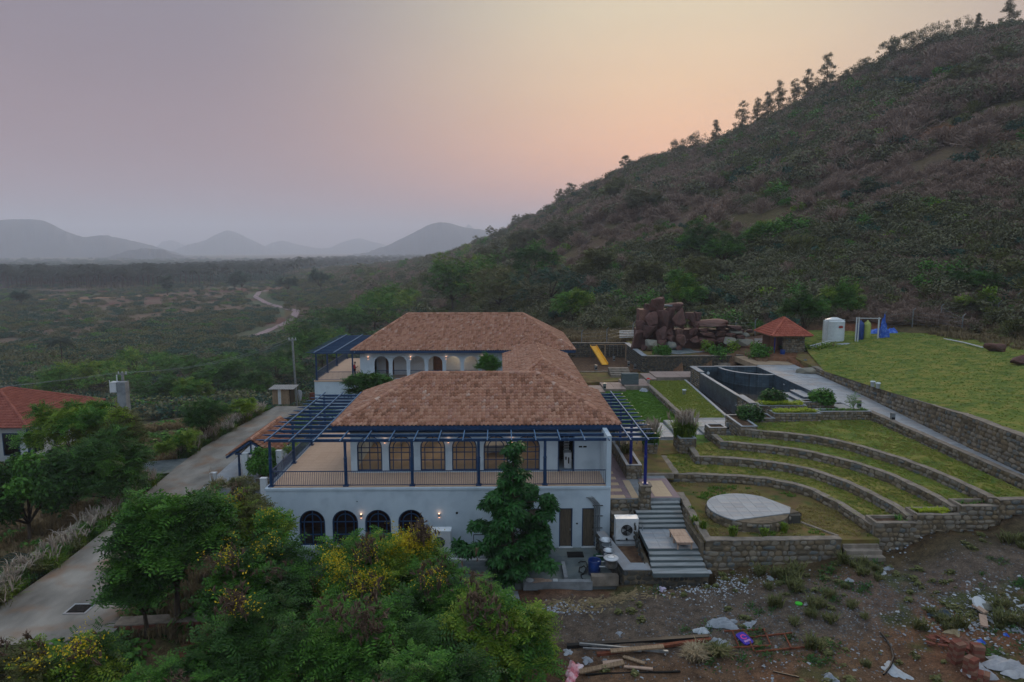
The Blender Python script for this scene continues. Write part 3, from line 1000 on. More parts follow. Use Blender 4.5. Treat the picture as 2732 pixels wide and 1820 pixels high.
def stone_wall(name, label, cat, pts, zb, zt, thick, n_ind=120, mat='stone', cap=True, ends=(True, True), both=False, group=None,
               sw=.36, sh=.27, seed=0, parent=None, capmat='coping'):
    """pts run so that the visible face is on the right hand side"""
    rnd = random.Random(seed * 13 + len(pts))
    pts = [tuple(p) for p in pts]
    n = len(pts)
    zb = zb if hasattr(zb, '__len__') else [zb] * n
    zt = zt if hasattr(zt, '__len__') else [zt] * n
    par = parent or thing(name, label, cat, (pts[0][0], pts[0][1], zb[0]), group)
    rp = np.array(pts, float)
    t = np.gradient(rp, axis=0) if n > 2 else np.array([rp[1] - rp[0]] * 2)
    t /= np.linalg.norm(t, axis=1)[:, None]
    left = np.c_[-t[:, 1], t[:, 0]]
    back = rp + left * thick
    V = []
    for i in range(n):
        V += [(rp[i][0], rp[i][1], zb[i]), (rp[i][0], rp[i][1], zt[i] - .02), (back[i][0], back[i][1], zt[i] - .02), (back[i][0], back[i][1], zb[i])]
    F = []
    for i in range(n - 1):
        a = 4 * i; b_ = 4 * i + 4
        for k in range(4):
            k2 = (k + 1) % 4
            F.append((a + k, b_ + k, b_ + k2, a + k2)[::-1])
    F.append((0, 1, 2, 3)[::-1]); F.append((4 * n - 4, 4 * n - 3, 4 * n - 2, 4 * n - 1))
    MB().add(V, F).build('mortar_core', MT['mortar'], par)
    st = []
    for i in range(n - 1):
        face_stones(par, rp[i], rp[i + 1], zb[i], zb[i + 1], zt[i] - .02, zt[i + 1] - .02, 0, sw=sw, sh=sh, rnd=rnd, store=st)
        if both:
            face_stones(par, back[i + 1], back[i], zb[i + 1], zb[i], zt[i + 1] - .02, zt[i] - .02, 0, sw=sw, sh=sh, rnd=rnd, store=st)
    if ends[0]:
        face_stones(par, back[0], rp[0], zb[0], zb[0], zt[0] - .02, zt[0] - .02, 0, sw=sw, sh=sh, rnd=rnd, store=st)
    if ends[1]:
        face_stones(par, rp[-1], back[-1], zb[-1], zb[-1], zt[-1] - .02, zt[-1] - .02, 0, sw=sw, sh=sh, rnd=rnd, store=st)
    emit_stones(par, st, n_ind, mat)
    if cap:
        # uneven mortar coping on top, slightly proud of the faces
        P_ = []; T_ = []; Z_ = []
        for i in range(n - 1):
            L = math.hypot(*(rp[i + 1] - rp[i]))
            m = max(1, int(L / .5))
            for k in range(m):
                f_ = k / m
                P_.append(rp[i] * (1 - f_) + rp[i + 1] * f_); T_.append(left[i] * (1 - f_) + left[i + 1] * f_); Z_.append(zt[i] * (1 - f_) + zt[i + 1] * f_)
        P_.append(rp[-1]); T_.append(left[-1]); Z_.append(zt[-1])
        V = []
        for p, l, z_ in zip(P_, T_, Z_):
            j1 = rnd.uniform(-.02, .05); j2 = rnd.uniform(-.02, .05)
            a = p - l * (.045 + j1); b_ = p + l * (thick + .03 + j2)
            zz = z_ + rnd.uniform(-.012, .022)
            V += [(a[0], a[1], z_ - .05), (a[0], a[1], zz), (b_[0], b_[1], zz), (b_[0], b_[1], z_ - .05)]
        F = []
        for i in range(len(P_) - 1):
            a = 4 * i; b_ = a + 4
            for k in range(4):
                k2 = (k + 1) % 4
                F.append((a + k, b_ + k, b_ + k2, a + k2)[::-1])
        q = 4 * len(P_)
        F.append((0, 1, 2, 3)[::-1]); F.append((q - 4, q - 3, q - 2, q - 1))
        MB().add(V, F).build('coping', MT[capmat], par)
    return par

def clip_poly(poly, clip):
    """Sutherland-Hodgman, clip is a convex counter-clockwise polygon"""
    outp = list(poly)
    for i in range(len(clip)):
        a = clip[i]; b_ = clip[(i + 1) % len(clip)]
        inp = outp; outp = []
        if not inp:
            break
        def ins(p):
            return (b_[0] - a[0]) * (p[1] - a[1]) - (b_[1] - a[1]) * (p[0] - a[0]) >= 0
        for k in range(len(inp)):
            p = inp[k - 1]; q = inp[k]
            if ins(q) != ins(p):
                dx, dy = q[0] - p[0], q[1] - p[1]
                ex, ey = b_[0] - a[0], b_[1] - a[1]
                den = dx * ey - dy * ex
                if abs(den) > 1e-12:
                    t = ((a[0] - p[0]) * ey - (a[1] - p[1]) * ex) / den
                    outp.append((p[0] + dx * t, p[1] + dy * t))
            if ins(q):
                outp.append(q)
    return outp

def slabs(parent, x0, x1, y0, y1, z, nx, ny, mat, name='floor_tile', gap=.012, h=.03, poly=None, holes=(), jit=.003, rnd=random.Random(3), limit=300):
    """rectangular slabs with open joints, each a part of its own; the farthest past the limit are joined"""
    dx = (x1 - x0) / nx; dy = (y1 - y0) / ny
    me = MB().box(-dx / 2 + gap / 2, dx / 2 - gap / 2, -dy / 2 + gap / 2, dy / 2 - gap / 2, -h, 0).mesh(name, mat)
    base = wloc(parent) if parent else Vector()
    cells = []
    for j in range(ny):
        for i in range(nx):
            cx, cy = x0 + dx * (i + .5), y0 + dy * (j + .5)
            if any(hx0 < cx < hx1 and hy0 < cy < hy1 for hx0, hx1, hy0, hy1 in holes):
                continue
            cells.append((cx, cy))
    cells.sort(key=lambda q: q[1])
    rest = MB(); nr_ = 0
    for k, (cx, cy) in enumerate(cells):
        zz = z + rnd.uniform(-jit, jit)
        r_ = [(cx - dx / 2 + gap / 2, cy - dy / 2 + gap / 2), (cx + dx / 2 - gap / 2, cy - dy / 2 + gap / 2), (cx + dx / 2 - gap / 2, cy + dy / 2 - gap / 2), (cx - dx / 2 + gap / 2, cy + dy / 2 - gap / 2)]
        c_ = r_
        if poly:
            c_ = clip_poly(r_, poly)
            if len(c_) < 3:
                continue
        if k >= limit:
            rest.prism(c_, zz - h, zz); nr_ += 1
        elif c_ == r_:
            o = bpy.data.objects.new(name, me)
            COL.objects.link(o)
            if parent:
                o.parent = parent
            o.location = Vector((cx, cy, zz)) - base
        else:
            MB().prism(c_, zz - h, zz).build(name, mat, parent)
    if nr_:
        rest.build(name + '_field', mat, parent, stuff=True)

# ================================================================== ROOFS
def roof_tiles(parent, quad, mat, pitch=.26, course=.33, n_ind=0, amp=.07):
    """quad: eave-left, eave-right, ridge-right, ridge-left seen from outside. Barrel tiles laid in courses."""
    e0, e1, r1, r0 = [np.array(q, float) for q in quad]
    u = (e1 - e0); Lu = np.linalg.norm(u); u /= Lu
    v = (r0 + r1) / 2 - (e0 + e1) / 2
    v = v - u * v.dot(u); Lv = np.linalg.norm(v); v /= Lv
    nrm = np.cross(u, v)
    a0 = (r0 - e0).dot(u); a1 = (r1 - e0).dot(u)
    nc = int(math.ceil(Lv / course)); course = Lv / nc
    prof = [(0, .25), (.12, 0.0), (.26, -.15), (.40, .05), (.52, .75), (.68, 1.0), (.84, .75), (1.0, .25)]
    k = len(prof)
    rnd = random.Random(int(abs(e0[0]) * 10) + int(e0[1]))
    VV = []; FF = []; off = 0
    ind = []
    for c_ in range(nc):
        v0 = c_ * course - .03; v1 = (c_ + 1) * course + .02
        t0 = max(v0, 0) / Lv; t1 = min(v1, Lv) / Lv
        l0 = a0 * t0; l1 = a0 * t1
        h0 = Lu + (a1 - Lu) * t0; h1 = Lu + (a1 - Lu) * t1
        i0 = int(math.floor(min(l0, l1) / pitch)); i1 = int(math.ceil(max(h0, h1) / pitch))
        for i_ in range(i0, i1):
            b_ = i_ * pitch
            if b_ + pitch * .3 < min(l0, l1) or b_ + pitch * .7 > max(h0, h1):
                continue
            lift = rnd.uniform(0, .012)
            sk = rnd.uniform(-.012, .012)
            V = []
            for (vv, ll, hh, zz) in ((v0, l0, h0, .10 + lift), (v1, l1, h1, .02)):
                for (pu, pz) in prof:
                    uu = min(max(b_ + pu * pitch, ll), hh) + (sk if vv == v0 else 0)
                    V.append(e0 + u * uu + v * vv + nrm * (zz + pz * amp))
            # front lip
            for (pu, pz) in prof:
                uu = min(max(b_ + pu * pitch, l0), h0) + sk
                V.append(e0 + u * uu + v * v0 + nrm * (.028 + lift + pz * amp))
            F = []
            for q in range(k - 1):
                F.append((q, q + 1, k + q + 1, k + q))
                F.append((2 * k + q, 2 * k + q + 1, q + 1, q))
            full = b_ >= max(l0, l1) and b_ + pitch <= min(h0, h1)
            if len(ind) < n_ind and full and c_ < 12:
                ind.append((b_, v0, lift))
            else:
                VV.append(np.array(V)); FF.append(np.array(F) + off); off += 3 * k
    if VV:
        link('roof_tile_field', np_mesh('roof_tile_field', np.concatenate(VV), np.concatenate(FF), mat), parent, stuff=True)
    if ind:
        V = []
        for (vv, zz) in ((0, .10), (course + .05, .02)):
            for (pu, pz) in prof:
                V.append((pu * pitch, vv, zz + pz * amp))
        for (pu, pz) in prof:
            V.append((pu * pitch, 0, .028 + pz * amp))
        me_ = np_mesh('roof_tile', V, F, mat)
        rot = Matrix((u, v, nrm)).transposed().to_euler()
        base = wloc(parent)
        for (b_, v0, lift) in ind:
            o = bpy.data.objects.new('roof_tile', me_)
            COL.objects.link(o)
            o.parent = parent
            p = e0 + u * b_ + v * v0 + nrm * lift
            o.location = Vector(p) - base
            o.rotation_euler = rot
    # deck below
    d = nrm * .005
    MB().add([tuple(e0 + d), tuple(e1 + d), tuple(r1 + d), tuple(r0 + d)], [(0, 1, 2, 3)]).build('roof_deck', MT['dark'], parent)

def ridge_line(parent, a, b_, mat, rad=.15, step=.36, joined=True):
    a = Vector(a); b_ = Vector(b_)
    L = (b_ - a).length; n = max(1, int(L / step))
    d = (b_ - a) / n
    m = MB()
    for i_ in range(n):
        p = a + d * i_
        u_ = d.normalized(); s = u_.cross(Vector((0, 0, 1))).normalized(); w = s.cross(u_)
        V = []
        for (pt, rr_) in ((p, rad * 1.12), (p + d * 1.08, rad * .92)):
            for q in range(7):
                g = math.pi * q / 6
                V.append(pt + s * (math.cos(g) * rr_) + w * (math.sin(g) * rr_ + .03))
        m.add(V, [(q, q + 1, 8 + q, 7 + q) for q in range(6)] + [tuple(range(7))])
    m.build('ridge_tiles', mat, parent, stuff=True)

def hip_roof(parent, x0, x1, y0, y1, ze, zr, rx0, rx1, ry0, ry1, mat, pitch=.26, course=.33, n_ind=0, fascia=True, amp=.07):
    A_, B_, C_, D_ = (x0, y0, ze), (x1, y0, ze), (x1, y1, ze), (x0, y1, ze)
    if abs(ry1 - ry0) < .01:      # ridge along x
        P_, Q_ = (rx0, ry0, zr), (rx1, ry0, zr)
        sl = [((A_, B_, Q_, P_), n_ind), ((B_, C_, Q_, Q_), 0), ((C_, D_, P_, Q_), 0), ((D_, A_, P_, P_), 0)]
        hips = [(A_, P_), (B_, Q_), (C_, Q_), (D_, P_)]
    else:
        P_, Q_ = (rx0, ry0, zr), (rx0, ry1, zr)
        sl = [((A_, B_, P_, P_), n_ind), ((B_, C_, Q_, P_), 0), ((C_, D_, Q_, Q_), 0), ((D_, A_, P_, Q_), 0)]
        hips = [(A_, P_), (B_, P_), (C_, Q_), (D_, Q_)]
    for q, n_ in sl:
        roof_tiles(parent, q, mat, pitch, course, n_, amp)
    for a, b_ in hips:
        ridge_line(parent, a, b_, mat)
    ridge_line(parent, P_, Q_, mat)
    if fascia:
        w = .05
        for (a0, a1, b0, b1) in ((x0, x1, y0 - w, y0), (x0, x1, y1, y1 + w), (x0 - w, x0, y0 - w, y1 + w), (x1, x1 + w, y0 - w, y1 + w)):
            MB().box(a0, a1, b0, b1, ze - .27, ze + .01).build('fascia', MT['blue'], parent)
        MB().box(x0, x1, y0, y1, ze - .10, ze - .06).build('soffit', MT['blue'], parent)

# ================================================================== WALLS WITH ARCHED OPENINGS
def arch_wall(parent, x0, x1, z0, z1, y, th, openings, mat, name='wall', n=14):
    """front face at y, back at y+th. openings: (xc, width, zbottom, ztop, arched)"""
    m = MB()
    ops = sorted(openings)
    xs = x0
    def face(xa, xb, za, zb):
        if xb - xa > 1e-4 and zb - za > 1e-4:
            m.add([(xa, y, za), (xb, y, za), (xb, y, zb), (xa, y, zb)], [(0, 1, 2, 3)])
            m.add([(xa, y + th, za), (xb, y + th, za), (xb, y + th, zb), (xa, y + th, zb)], [(3, 2, 1, 0)])
    for (xc, w, zb, zt, ar) in ops:
        xa, xb = xc - w / 2, xc + w / 2
        face(xs, xa, z0, z1)
        if zb > z0:
            face(xa, xb, z0, zb)
        if ar:
            zs = zt - w / 2
            arc = [(xc - w / 2 * math.cos(math.pi * k / n), zs + w / 2 * math.sin(math.pi * k / n)) for k in range(n + 1)]
        else:
            arc = [(xa, zt), (xb, zt)]
        for k in range(len(arc) - 1):
            (ax, az_), (bx, bz) = arc[k], arc[k + 1]
            m.add([(ax, y, az_), (bx, y, bz), (bx, y, z1), (ax, y, z1)], [(0, 1, 2, 3)])
            m.add([(ax, y + th, az_), (bx, y + th, bz), (bx, y + th, z1), (ax, y + th, z1)], [(3, 2, 1, 0)])
        loop = [(xa, zb)] + arc + [(xb, zb)]
        if ar:
            loop = [(xa, zb)] + arc + [(xb, zb)]
        for k in range(len(loop)):
            (ax, az_), (bx, bz) = loop[k], loop[(k + 1) % len(loop)]
            if abs(ax - bx) + abs(az_ - bz) > 1e-6:
                m.add([(ax, y, az_), (bx, y, bz), (bx, y + th, bz), (ax, y + th, az_)], [(3, 2, 1, 0)])
        xs = xb
    face(xs, x1, z0, z1)
    m.add([(x0, y, z0), (x0, y, z1), (x0, y + th, z1), (x0, y + th, z0)], [(0, 1, 2, 3)])
    m.add([(x1, y, z0), (x1, y, z1), (x1, y + th, z1), (x1, y + th, z0)], [(3, 2, 1, 0)])
    m.add([(x0, y, z1), (x1, y, z1), (x1, y + th, z1), (x0, y + th, z1)], [(0, 1, 2, 3)])
    return m.build(name, mat, parent)

def arch_window(parent, xc, w, zb, zt, y, mat, glass, inner=True, rows=(.33, .62), nv=1, bw=.05, name='window', mesh=None):
    """frame, glazing bars and an inner arch; the pane is a sub-part"""
    zs = zt - w / 2
    n = 14
    m = MB()
    def arc(r_, x_, z_):
        return [(x_ - r_ * math.cos(math.pi * k / n), y, z_ + r_ * math.sin(math.pi * k / n)) for k in range(n + 1)]
    r0 = w / 2 - bw / 2
    pts = [(xc - r0, y, zb)] + arc(r0, xc, zs) + [(xc + r0, y, zb)]
    for a, b_ in zip(pts[:-1], pts[1:]):
        m.bar(a, b_, bw, bw)
    m.bar((xc - r0, y, zb + bw / 2), (xc + r0, y, zb + bw / 2), bw, bw)
    b2 = bw * .75
    if inner:
        ri = w * .33
        pi_ = [(xc - ri, y - .004, zb)] + arc(ri, xc, zs - .02) + [(xc + ri, y - .004, zb)]
        for a, b_ in zip(pi_[:-1], pi_[1:]):
            m.bar((a[0], y - .004, a[2]), (b_[0], y - .004, b_[2]), b2, b2)
    m.bar((xc, y - .008, zb), (xc, y - .008, zt - .02), b2, b2)
    for f_ in rows:
        z_ = zb + (zt - zb) * f_
        half = r0 if z_ < zs else math.sqrt(max(r0 * r0 - (z_ - zs) ** 2, 0))
        m.bar((xc - half, y + .004, z_), (xc + half, y + .004, z_), b2, b2)
    m.bar((xc - r0, y + .004, zs), (xc + r0, y + .004, zs), b2, b2)
    fr = m.build(name, mat, parent)
    g = [(xc - r0, y + .03, zb)] + [(a[0], y + .03, a[2]) for a in arc(r0, xc, zs)] + [(xc + r0, y + .03, zb)]
    MB().add(g, [tuple(range(len(g)))]).build('pane', glass, fr)
    return fr

def wall_lamp(parent, x_, y_, z_, lit=True):
    b_ = MB().box(x_ - .05, x_ + .05, y_ - .13, y_ - .02, z_ - .10, z_ + .10).build('wall_lamp', MT['galv'], parent)
    MB().box(x_ - .035, x_ + .035, y_ - .12, y_ - .035, z_ + .10, z_ + .125).build('lamp_glow', MT['lamp_glow'], b_)
    MB().box(x_ - .035, x_ + .035, y_ - .12, y_ - .035, z_ - .125, z_ - .10).build('lamp_glow', MT['lamp_glow'], b_)
    l = bpy.data.lights.new('lamp_light', 'POINT')
    l.energy = .16
    l.color = (1, .62, .38)
    l.shadow_soft_size = .04
    lo = bpy.data.objects.new('lamp_light', l)
    COL.objects.link(lo)
    lo.parent = b_
    lo.location = Vector((x_, y_ - .16, z_ + .17)) - wloc(b_)

def railing(parent, a, b_, z, h=.92, gap=.11, mat=None):
    a = Vector((a[0], a[1], z)); b_ = Vector((b_[0], b_[1], z))
    mat = mat or MT['blue']
    MB().bar(a + Vector((0, 0, h)), b_ + Vector((0, 0, h)), .055, .045).build('handrail', mat, parent)
    MB().bar(a + Vector((0, 0, .07)), b_ + Vector((0, 0, .07)), .035).build('bottom_rail', mat, parent)
    L = (b_ - a).length; n = int(L / gap); d = (b_ - a) / n
    m = MB()
    for i_ in range(n + 1):
        p = a + d * i_
        m.bar(p + Vector((0, 0, .07)), p + Vector((0, 0, h - .02)), .018)
    m.build('balusters', mat, parent, stuff=True)

# ================================================================== FRONT BUILDING
fb = thing('villa', 'nearer white two storey villa with clay tiled hip roof and arched windows', 'house', (-3.6, 39, -3.8))
BX0, BX1, BY0, BY1 = -13.85, 6.55, 39.0, 52.0
# lower storey
wins_lo = [(-11.2, 1.54, -3.6, -1.38, True), (-9.25, 1.54, -3.6, -1.38, True), (-7.3, 1.54, -3.6, -1.38, True), (-5.33, 1.54, -3.6, -1.38, True)]
doors_lo = [(2.0, .8, -3.78, -1.36, False), (3.9, .8, -3.78, -1.36, False), (5.27, .8, -3.78, -1.36, False)]
arch_wall(fb, BX0, BX1, -4.2, -.16, BY0, .25, wins_lo + doors_lo, MT['plaster'])
m = MB()
m.box(BX0, BX0 + .25, BY0 + .25, BY1, -4.2, -.16).box(BX1 - .25, BX1, BY0 + .25, BY1, -4.2, -.16).box(BX0 + .25, BX1 - .25, BY1 - .25, BY1, -4.2, -.16)
m.build('wall', MT['plaster'], fb)
MB().box(BX0 + .25, BX1 - .25, BY0 + .25, BY0 + 3.2, -3.82, -3.75).box(BX0 + .25, BX1 - .25, BY0 + 3.2, BY0 + 3.3, -3.75, -.3).build('inner_room', M('room_brick', ['#4a2417', '#6a3826', '#5a3a2e'], scale=4, rough=.9), fb)
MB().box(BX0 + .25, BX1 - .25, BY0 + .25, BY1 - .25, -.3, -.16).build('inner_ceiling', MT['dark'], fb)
for (xc, w, zb, zt, ar) in wins_lo:
    arch_window(fb, xc, w - .02, zb, zt - .01, BY0 + .12, MT['blue'], MT['glass_dark'], rows=(.30,), bw=.07)
for (xc, w, zb, zt, ar) in doors_lo:
    f_ = MB().box(xc - .40, xc - .34, BY0 + .03, BY0 + .12, zb, zt).box(xc + .34, xc + .40, BY0 + .03, BY0 + .12, zb, zt).box(xc - .34, xc + .34, BY0 + .03, BY0 + .12, zt - .06, zt).build('door', MT['blue'], fb)
    MB().box(xc - .34, xc + .34, BY0 + .09, BY0 + .14, zb + .03, zt - .06).build('door_leaf', MT['door_wood'], f_)
    MB().box(xc + .26, xc + .29, BY0 + .05, BY0 + .09, zb + 1.0, zb + 1.14).build('handle', MT['metal'], f_)
    MB().box(xc - .42, xc + .42, BY0 - .12, BY0 + .03, zb - .06, zb + .015).build('door_sill', MT['white'], fb)
# terrace slab with a thin drip ledge
MB().box(BX0 - .06, BX1 + .003, BY0 - .05, BY1, -.16, -.035).build('terrace_slab', MT['plaster'], fb)
slabs(fb, -13.6, 6.3, 39.12, 51.7, 0.0, 33, 21, MT['terrace_tile'], 'floor_tile', gap=.008, jit=.001, holes=((-9.4, 6.6, 41.9, 60),))
# upper storey
UY = 41.8
wins_up = [(-8.24 + 1.99 * k, 1.58, .08, 2.36, True) for k in range(6)]
arch_wall(fb, -9.42, 6.29, -.03, 3.12, UY, .22, wins_up + [(4.15, 1.04, .0, 2.45, False)], MT['plaster'])
m = MB().box(6.29, 6.552, 39.0, 50.2, -.035, 3.05).box(-9.42, -9.2, UY + .22, 50.2, -.03, 3.12)
m.build('wall', MT['plaster'], fb)
arch_wall(fb, -9.2, 6.29, -.03, 3.12, 50.0, .2, [(-7.6 + 2.1 * k, 1.5, .3, 2.3, True) for k in range(5)], MT['plaster_in'])
MB().box(-9.2, 2.9, UY + .22, 50.0, -.02, .01).build('inner_floor', MT['plaster_in'], fb)
MB().box(-9.2, 6.29, UY + .22, 50.0, 2.95, 3.0).build('inner_ceiling', MT['plaster_in'], fb)
MB().box(2.9, 3.02, UY + .22, 50.0, -.02, 2.95).build('inner_wall', MT['plaster_in'], fb)
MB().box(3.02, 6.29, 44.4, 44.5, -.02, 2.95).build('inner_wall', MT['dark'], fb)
for k, (xc, w, zb, zt, ar) in enumerate(wins_up):
    wf = arch_window(fb, xc, w - .02, zb, zt - .01, UY + .1, MT['blue'], MT['glass'], rows=(.30, .52), bw=.07)
    MB().box(xc - .86, xc + .86, UY - .06, UY, .0, .075).build('window_sill', MT['plaster'], fb)
# doorway with blue frame
MB().box(3.63, 3.70, UY - .03, UY + .1, 0, 2.45).box(4.60, 4.67, UY - .03, UY + .1, 0, 2.45).box(3.70, 4.60, UY - .03, UY + .1, 2.38, 2.45).build('door_frame', MT['blue'], fb)
MB().box(4.95, 5.17, UY - .02, UY, 1.55, 1.65).build('vent', MT['dark'], fb)
MB().box(5.23, 5.45, UY - .02, UY, 1.55, 1.65).build('vent', MT['dark'], fb)
MB().tube([(5.35, UY - .02, 2.25), (5.35, UY - .28, 2.28)], [.06, .12]).build('flood_lamp', MT['white'], fb)
for x_ in (-7.25, -3.27, .72):
    wall_lamp(fb, x_, UY, 2.05)
for x_ in (-8.27, -3.65):
    wall_lamp(fb, x_, BY0, -1.72)
for (x_, z_, r_) in ((-2.6, -1.6, .07), (-8.5, -.85, .03), (3.2, -.75, .03), (.55, -1.6, .05)):
    MB().tube([(x_, BY0 - .03, z_), (x_, BY0 + .01, z_)], r_, 10).build('vent', MT['dark'], fb)
MB().box(4.52, 4.62, BY0 - .03, BY0, -2.35, -2.27).build('switch_box', MT['dark'], fb)
# lamps added under the upper room ceiling to brighten it; no fittings are seen
for x_ in (-7.2, -4.2, -1.2, 1.8):
    d_ = MB().cyl(x_, 45.5, 2.90, 2.945, .16, n=14).build('ceiling_lamp_or_fill', MT['room_glow'], fb)
    l = bpy.data.lights.new('lamp_light', 'POINT'); l.energy = 6; l.color = (1, .93, .85); l.shadow_soft_size = .2
    lo = bpy.data.objects.new('lamp_light', l); COL.objects.link(lo); lo.parent = d_
    lo.location = Vector((x_, 45.5, 2.7)) - wloc(d_)
hip_roof(fb, -10.3, 7.38, 41.0, 51.0, 3.2, 5.55, -5.3, 2.45, 46.0, 46.0, MT['tile'], n_ind=300)
# pipe bundle down the right corner
pb = MB()
for k in range(4):
    x_ = 6.02 - k * .10
    pb.tube([(x_ - .62, 38.96, -.62 - k * .02), (x_ - .5, 38.9, -.66), (x_ - .12, 38.9, -1.1), (x_ - .12, 38.9, -3.1 - (k % 2) * .3)], .035, 8)
pb.build('pipe_bundle', MT['galv'], fb)
for z_ in (-1.2, -1.85, -2.6, -3.0):
    MB().box(5.5, 6.1, 38.93, 38.99, z_, z_ + .03).build('pipe_clamp', MT['dark'], fb)
railing(fb, (-13.55, 39.25), (6.27, 39.25), 0)
railing(fb, (-13.6, 39.35), (-13.6, 51.9), 0, gap=.10)

# white catering equipment stacked in the doorway
ct = thing('kitchen_machine', 'white upright cabinet machine with trays stacked on it in the dark doorway', 'cabinet', (4.3, 42.6, 0))
MB().box(4.08, 4.55, 42.3, 42.9, .02, 1.05).build('cabinet', MT['white'], ct)
MB().box(4.15, 4.24, 42.28, 42.3, .6, .8).box(4.33, 4.40, 42.27, 42.3, .35, .75).build('control_panel', MT['dark'], ct)
for k in range(5):
    MB().box(4.10, 4.42, 42.6, 43.0, 1.15 + k * .18, 1.19 + k * .18).build('tray', MT['white'], ct)
MB().bar((4.12, 42.8, 1.05), (4.12, 42.8, 2.0), .02).bar((4.40, 42.8, 1.05), (4.40, 42.8, 2.0), .02).build('rack', MT['metal'], ct)
# table under cloth seen through the fifth window
tb = thing('banquet_table', 'table under a bright cloth seen through the fifth arched window', 'table', (-.3, 45.5, 0))
MB().box(-1.0, .5, 45.0, 46.0, .72, .78).build('table_top', MT['white'], tb)
MB().add([(-1, 44.99, .78), (.5, 44.99, .78), (.6, 44.9, .35), (.2, 44.88, .25), (-.3, 44.9, .38), (-.8, 44.88, .25), (-1.1, 44.9, .35)], [(0, 6, 5, 4, 3, 2, 1)]).build('cloth', MT['white'], tb)
for sx in (-.9, .4):
    for sy in (45.1, 45.9):
        MB().bar((sx, sy, .01), (sx, sy, .72), .04).build('leg', MT['metal'], tb)

# ================================================================== PERGOLA of the front building
def tapered(m, x0, x1, y_, z_, w=.07, h=.17, tl=True, tr=True, tip=1.0):
    """beam along x whose ends are cut to a slim point from below"""
    xs_ = [(x0, h * .12 if tl else h), (x0 + tip, h), (x1 - tip, h), (x1, h * .12 if tr else h)]
    V = []; F = []
    for (xx, hh) in xs_:
        V += [(xx, y_ - w / 2, z_ - hh), (xx, y_ + w / 2, z_ - hh), (xx, y_ + w / 2, z_), (xx, y_ - w / 2, z_)]
    for i_ in range(3):
        a = 4 * i_
        for k in range(4):
            k2 = (k + 1) % 4
            F.append((a + k, a + k2, a + 4 + k2, a + 4 + k)[::-1])
    F.append((0, 1, 2, 3)); F.append((12, 13, 14, 15)[::-1])
    m.add(V, F)

pg = thing('pergola', 'dark blue steel pergola wrapping the terrace of the front villa on three sides', 'pergola', (-13.6, 39.3, 0))

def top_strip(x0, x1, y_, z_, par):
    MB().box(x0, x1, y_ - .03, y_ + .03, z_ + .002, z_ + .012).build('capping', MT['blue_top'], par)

def post(par, x_, y_, z0, z1, mat=None):
    mat = mat or MT['blue']
    o = MB().lathe(x_, y_, [(.10, z0), (.10, z1 - .9 * 0 - 1.05), (.115, z1 - 1.0), (.10, z1 - .95), (.085, z1 - .9), (.085, z1)], 12).build('post', mat, par)
    MB().box(x_ - .16, x_ + .16, y_ - .16, y_ + .16, z0, z0 + .06).build('foot_plate', mat, o)
    return o

PZ = 2.86
for k in range(13):
    y_ = 39.3 + k * 1.05
    if k < 3:
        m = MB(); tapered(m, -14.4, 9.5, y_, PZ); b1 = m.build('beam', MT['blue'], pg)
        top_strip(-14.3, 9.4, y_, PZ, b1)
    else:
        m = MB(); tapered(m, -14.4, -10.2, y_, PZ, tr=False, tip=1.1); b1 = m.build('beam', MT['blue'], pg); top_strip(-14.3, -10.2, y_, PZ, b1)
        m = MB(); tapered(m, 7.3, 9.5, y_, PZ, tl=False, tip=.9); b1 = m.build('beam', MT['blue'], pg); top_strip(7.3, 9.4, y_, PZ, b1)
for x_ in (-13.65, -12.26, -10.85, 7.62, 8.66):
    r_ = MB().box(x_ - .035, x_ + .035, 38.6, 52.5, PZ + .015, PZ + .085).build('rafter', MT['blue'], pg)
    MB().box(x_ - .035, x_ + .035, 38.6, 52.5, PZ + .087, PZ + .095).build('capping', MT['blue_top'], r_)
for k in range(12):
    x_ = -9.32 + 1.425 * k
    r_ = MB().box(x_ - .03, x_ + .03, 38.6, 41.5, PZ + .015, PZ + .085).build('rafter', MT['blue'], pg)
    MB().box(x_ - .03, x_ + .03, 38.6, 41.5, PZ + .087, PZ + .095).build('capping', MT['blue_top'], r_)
for x_ in (-13.6, -9.18, -5.25, -1.3, 2.65):
    post(pg, x_, 39.3, .0, PZ - .17)
for y_ in (43.8, 48.0, 51.9):
    post(pg, -13.6, y_, 0.0, PZ - .17)
post(pg, 8.66, 39.3, 0.03, PZ - .17, MT['bluedeep'])
for y_ in (43.6, 47.6, 51.9):
    post(pg, 8.62, y_, -.2, PZ - .17, MT['bluedeep'])
pil = thing('stone_pillar', 'square rubble stone pillar carrying the right front post of the pergola', 'pillar', (8.66, 39.3, -2.2))
MB().box(8.36, 8.96, 39.0, 39.6, -2.6, -.05).build('mortar_core', MT['mortar'], pil)
st = []
for (a, b_) in (((8.36, 39.0), (8.96, 39.0)), ((8.96, 39.0), (8.96, 39.6)), ((8.36, 39.6), (8.36, 39.0)), ((8.96, 39.6), (8.36, 39.6))):
    face_stones(pil, a, b_, -2.6, -2.6, -.07, -.07, 0, sw=.3, sh=.25, rnd=random.Random(5), store=st)
emit_stones(pil, st, 90, 'stone')
MB().box(8.30, 9.02, 38.94, 39.66, -.05, .03).build('cap', MT['coping'], pil)

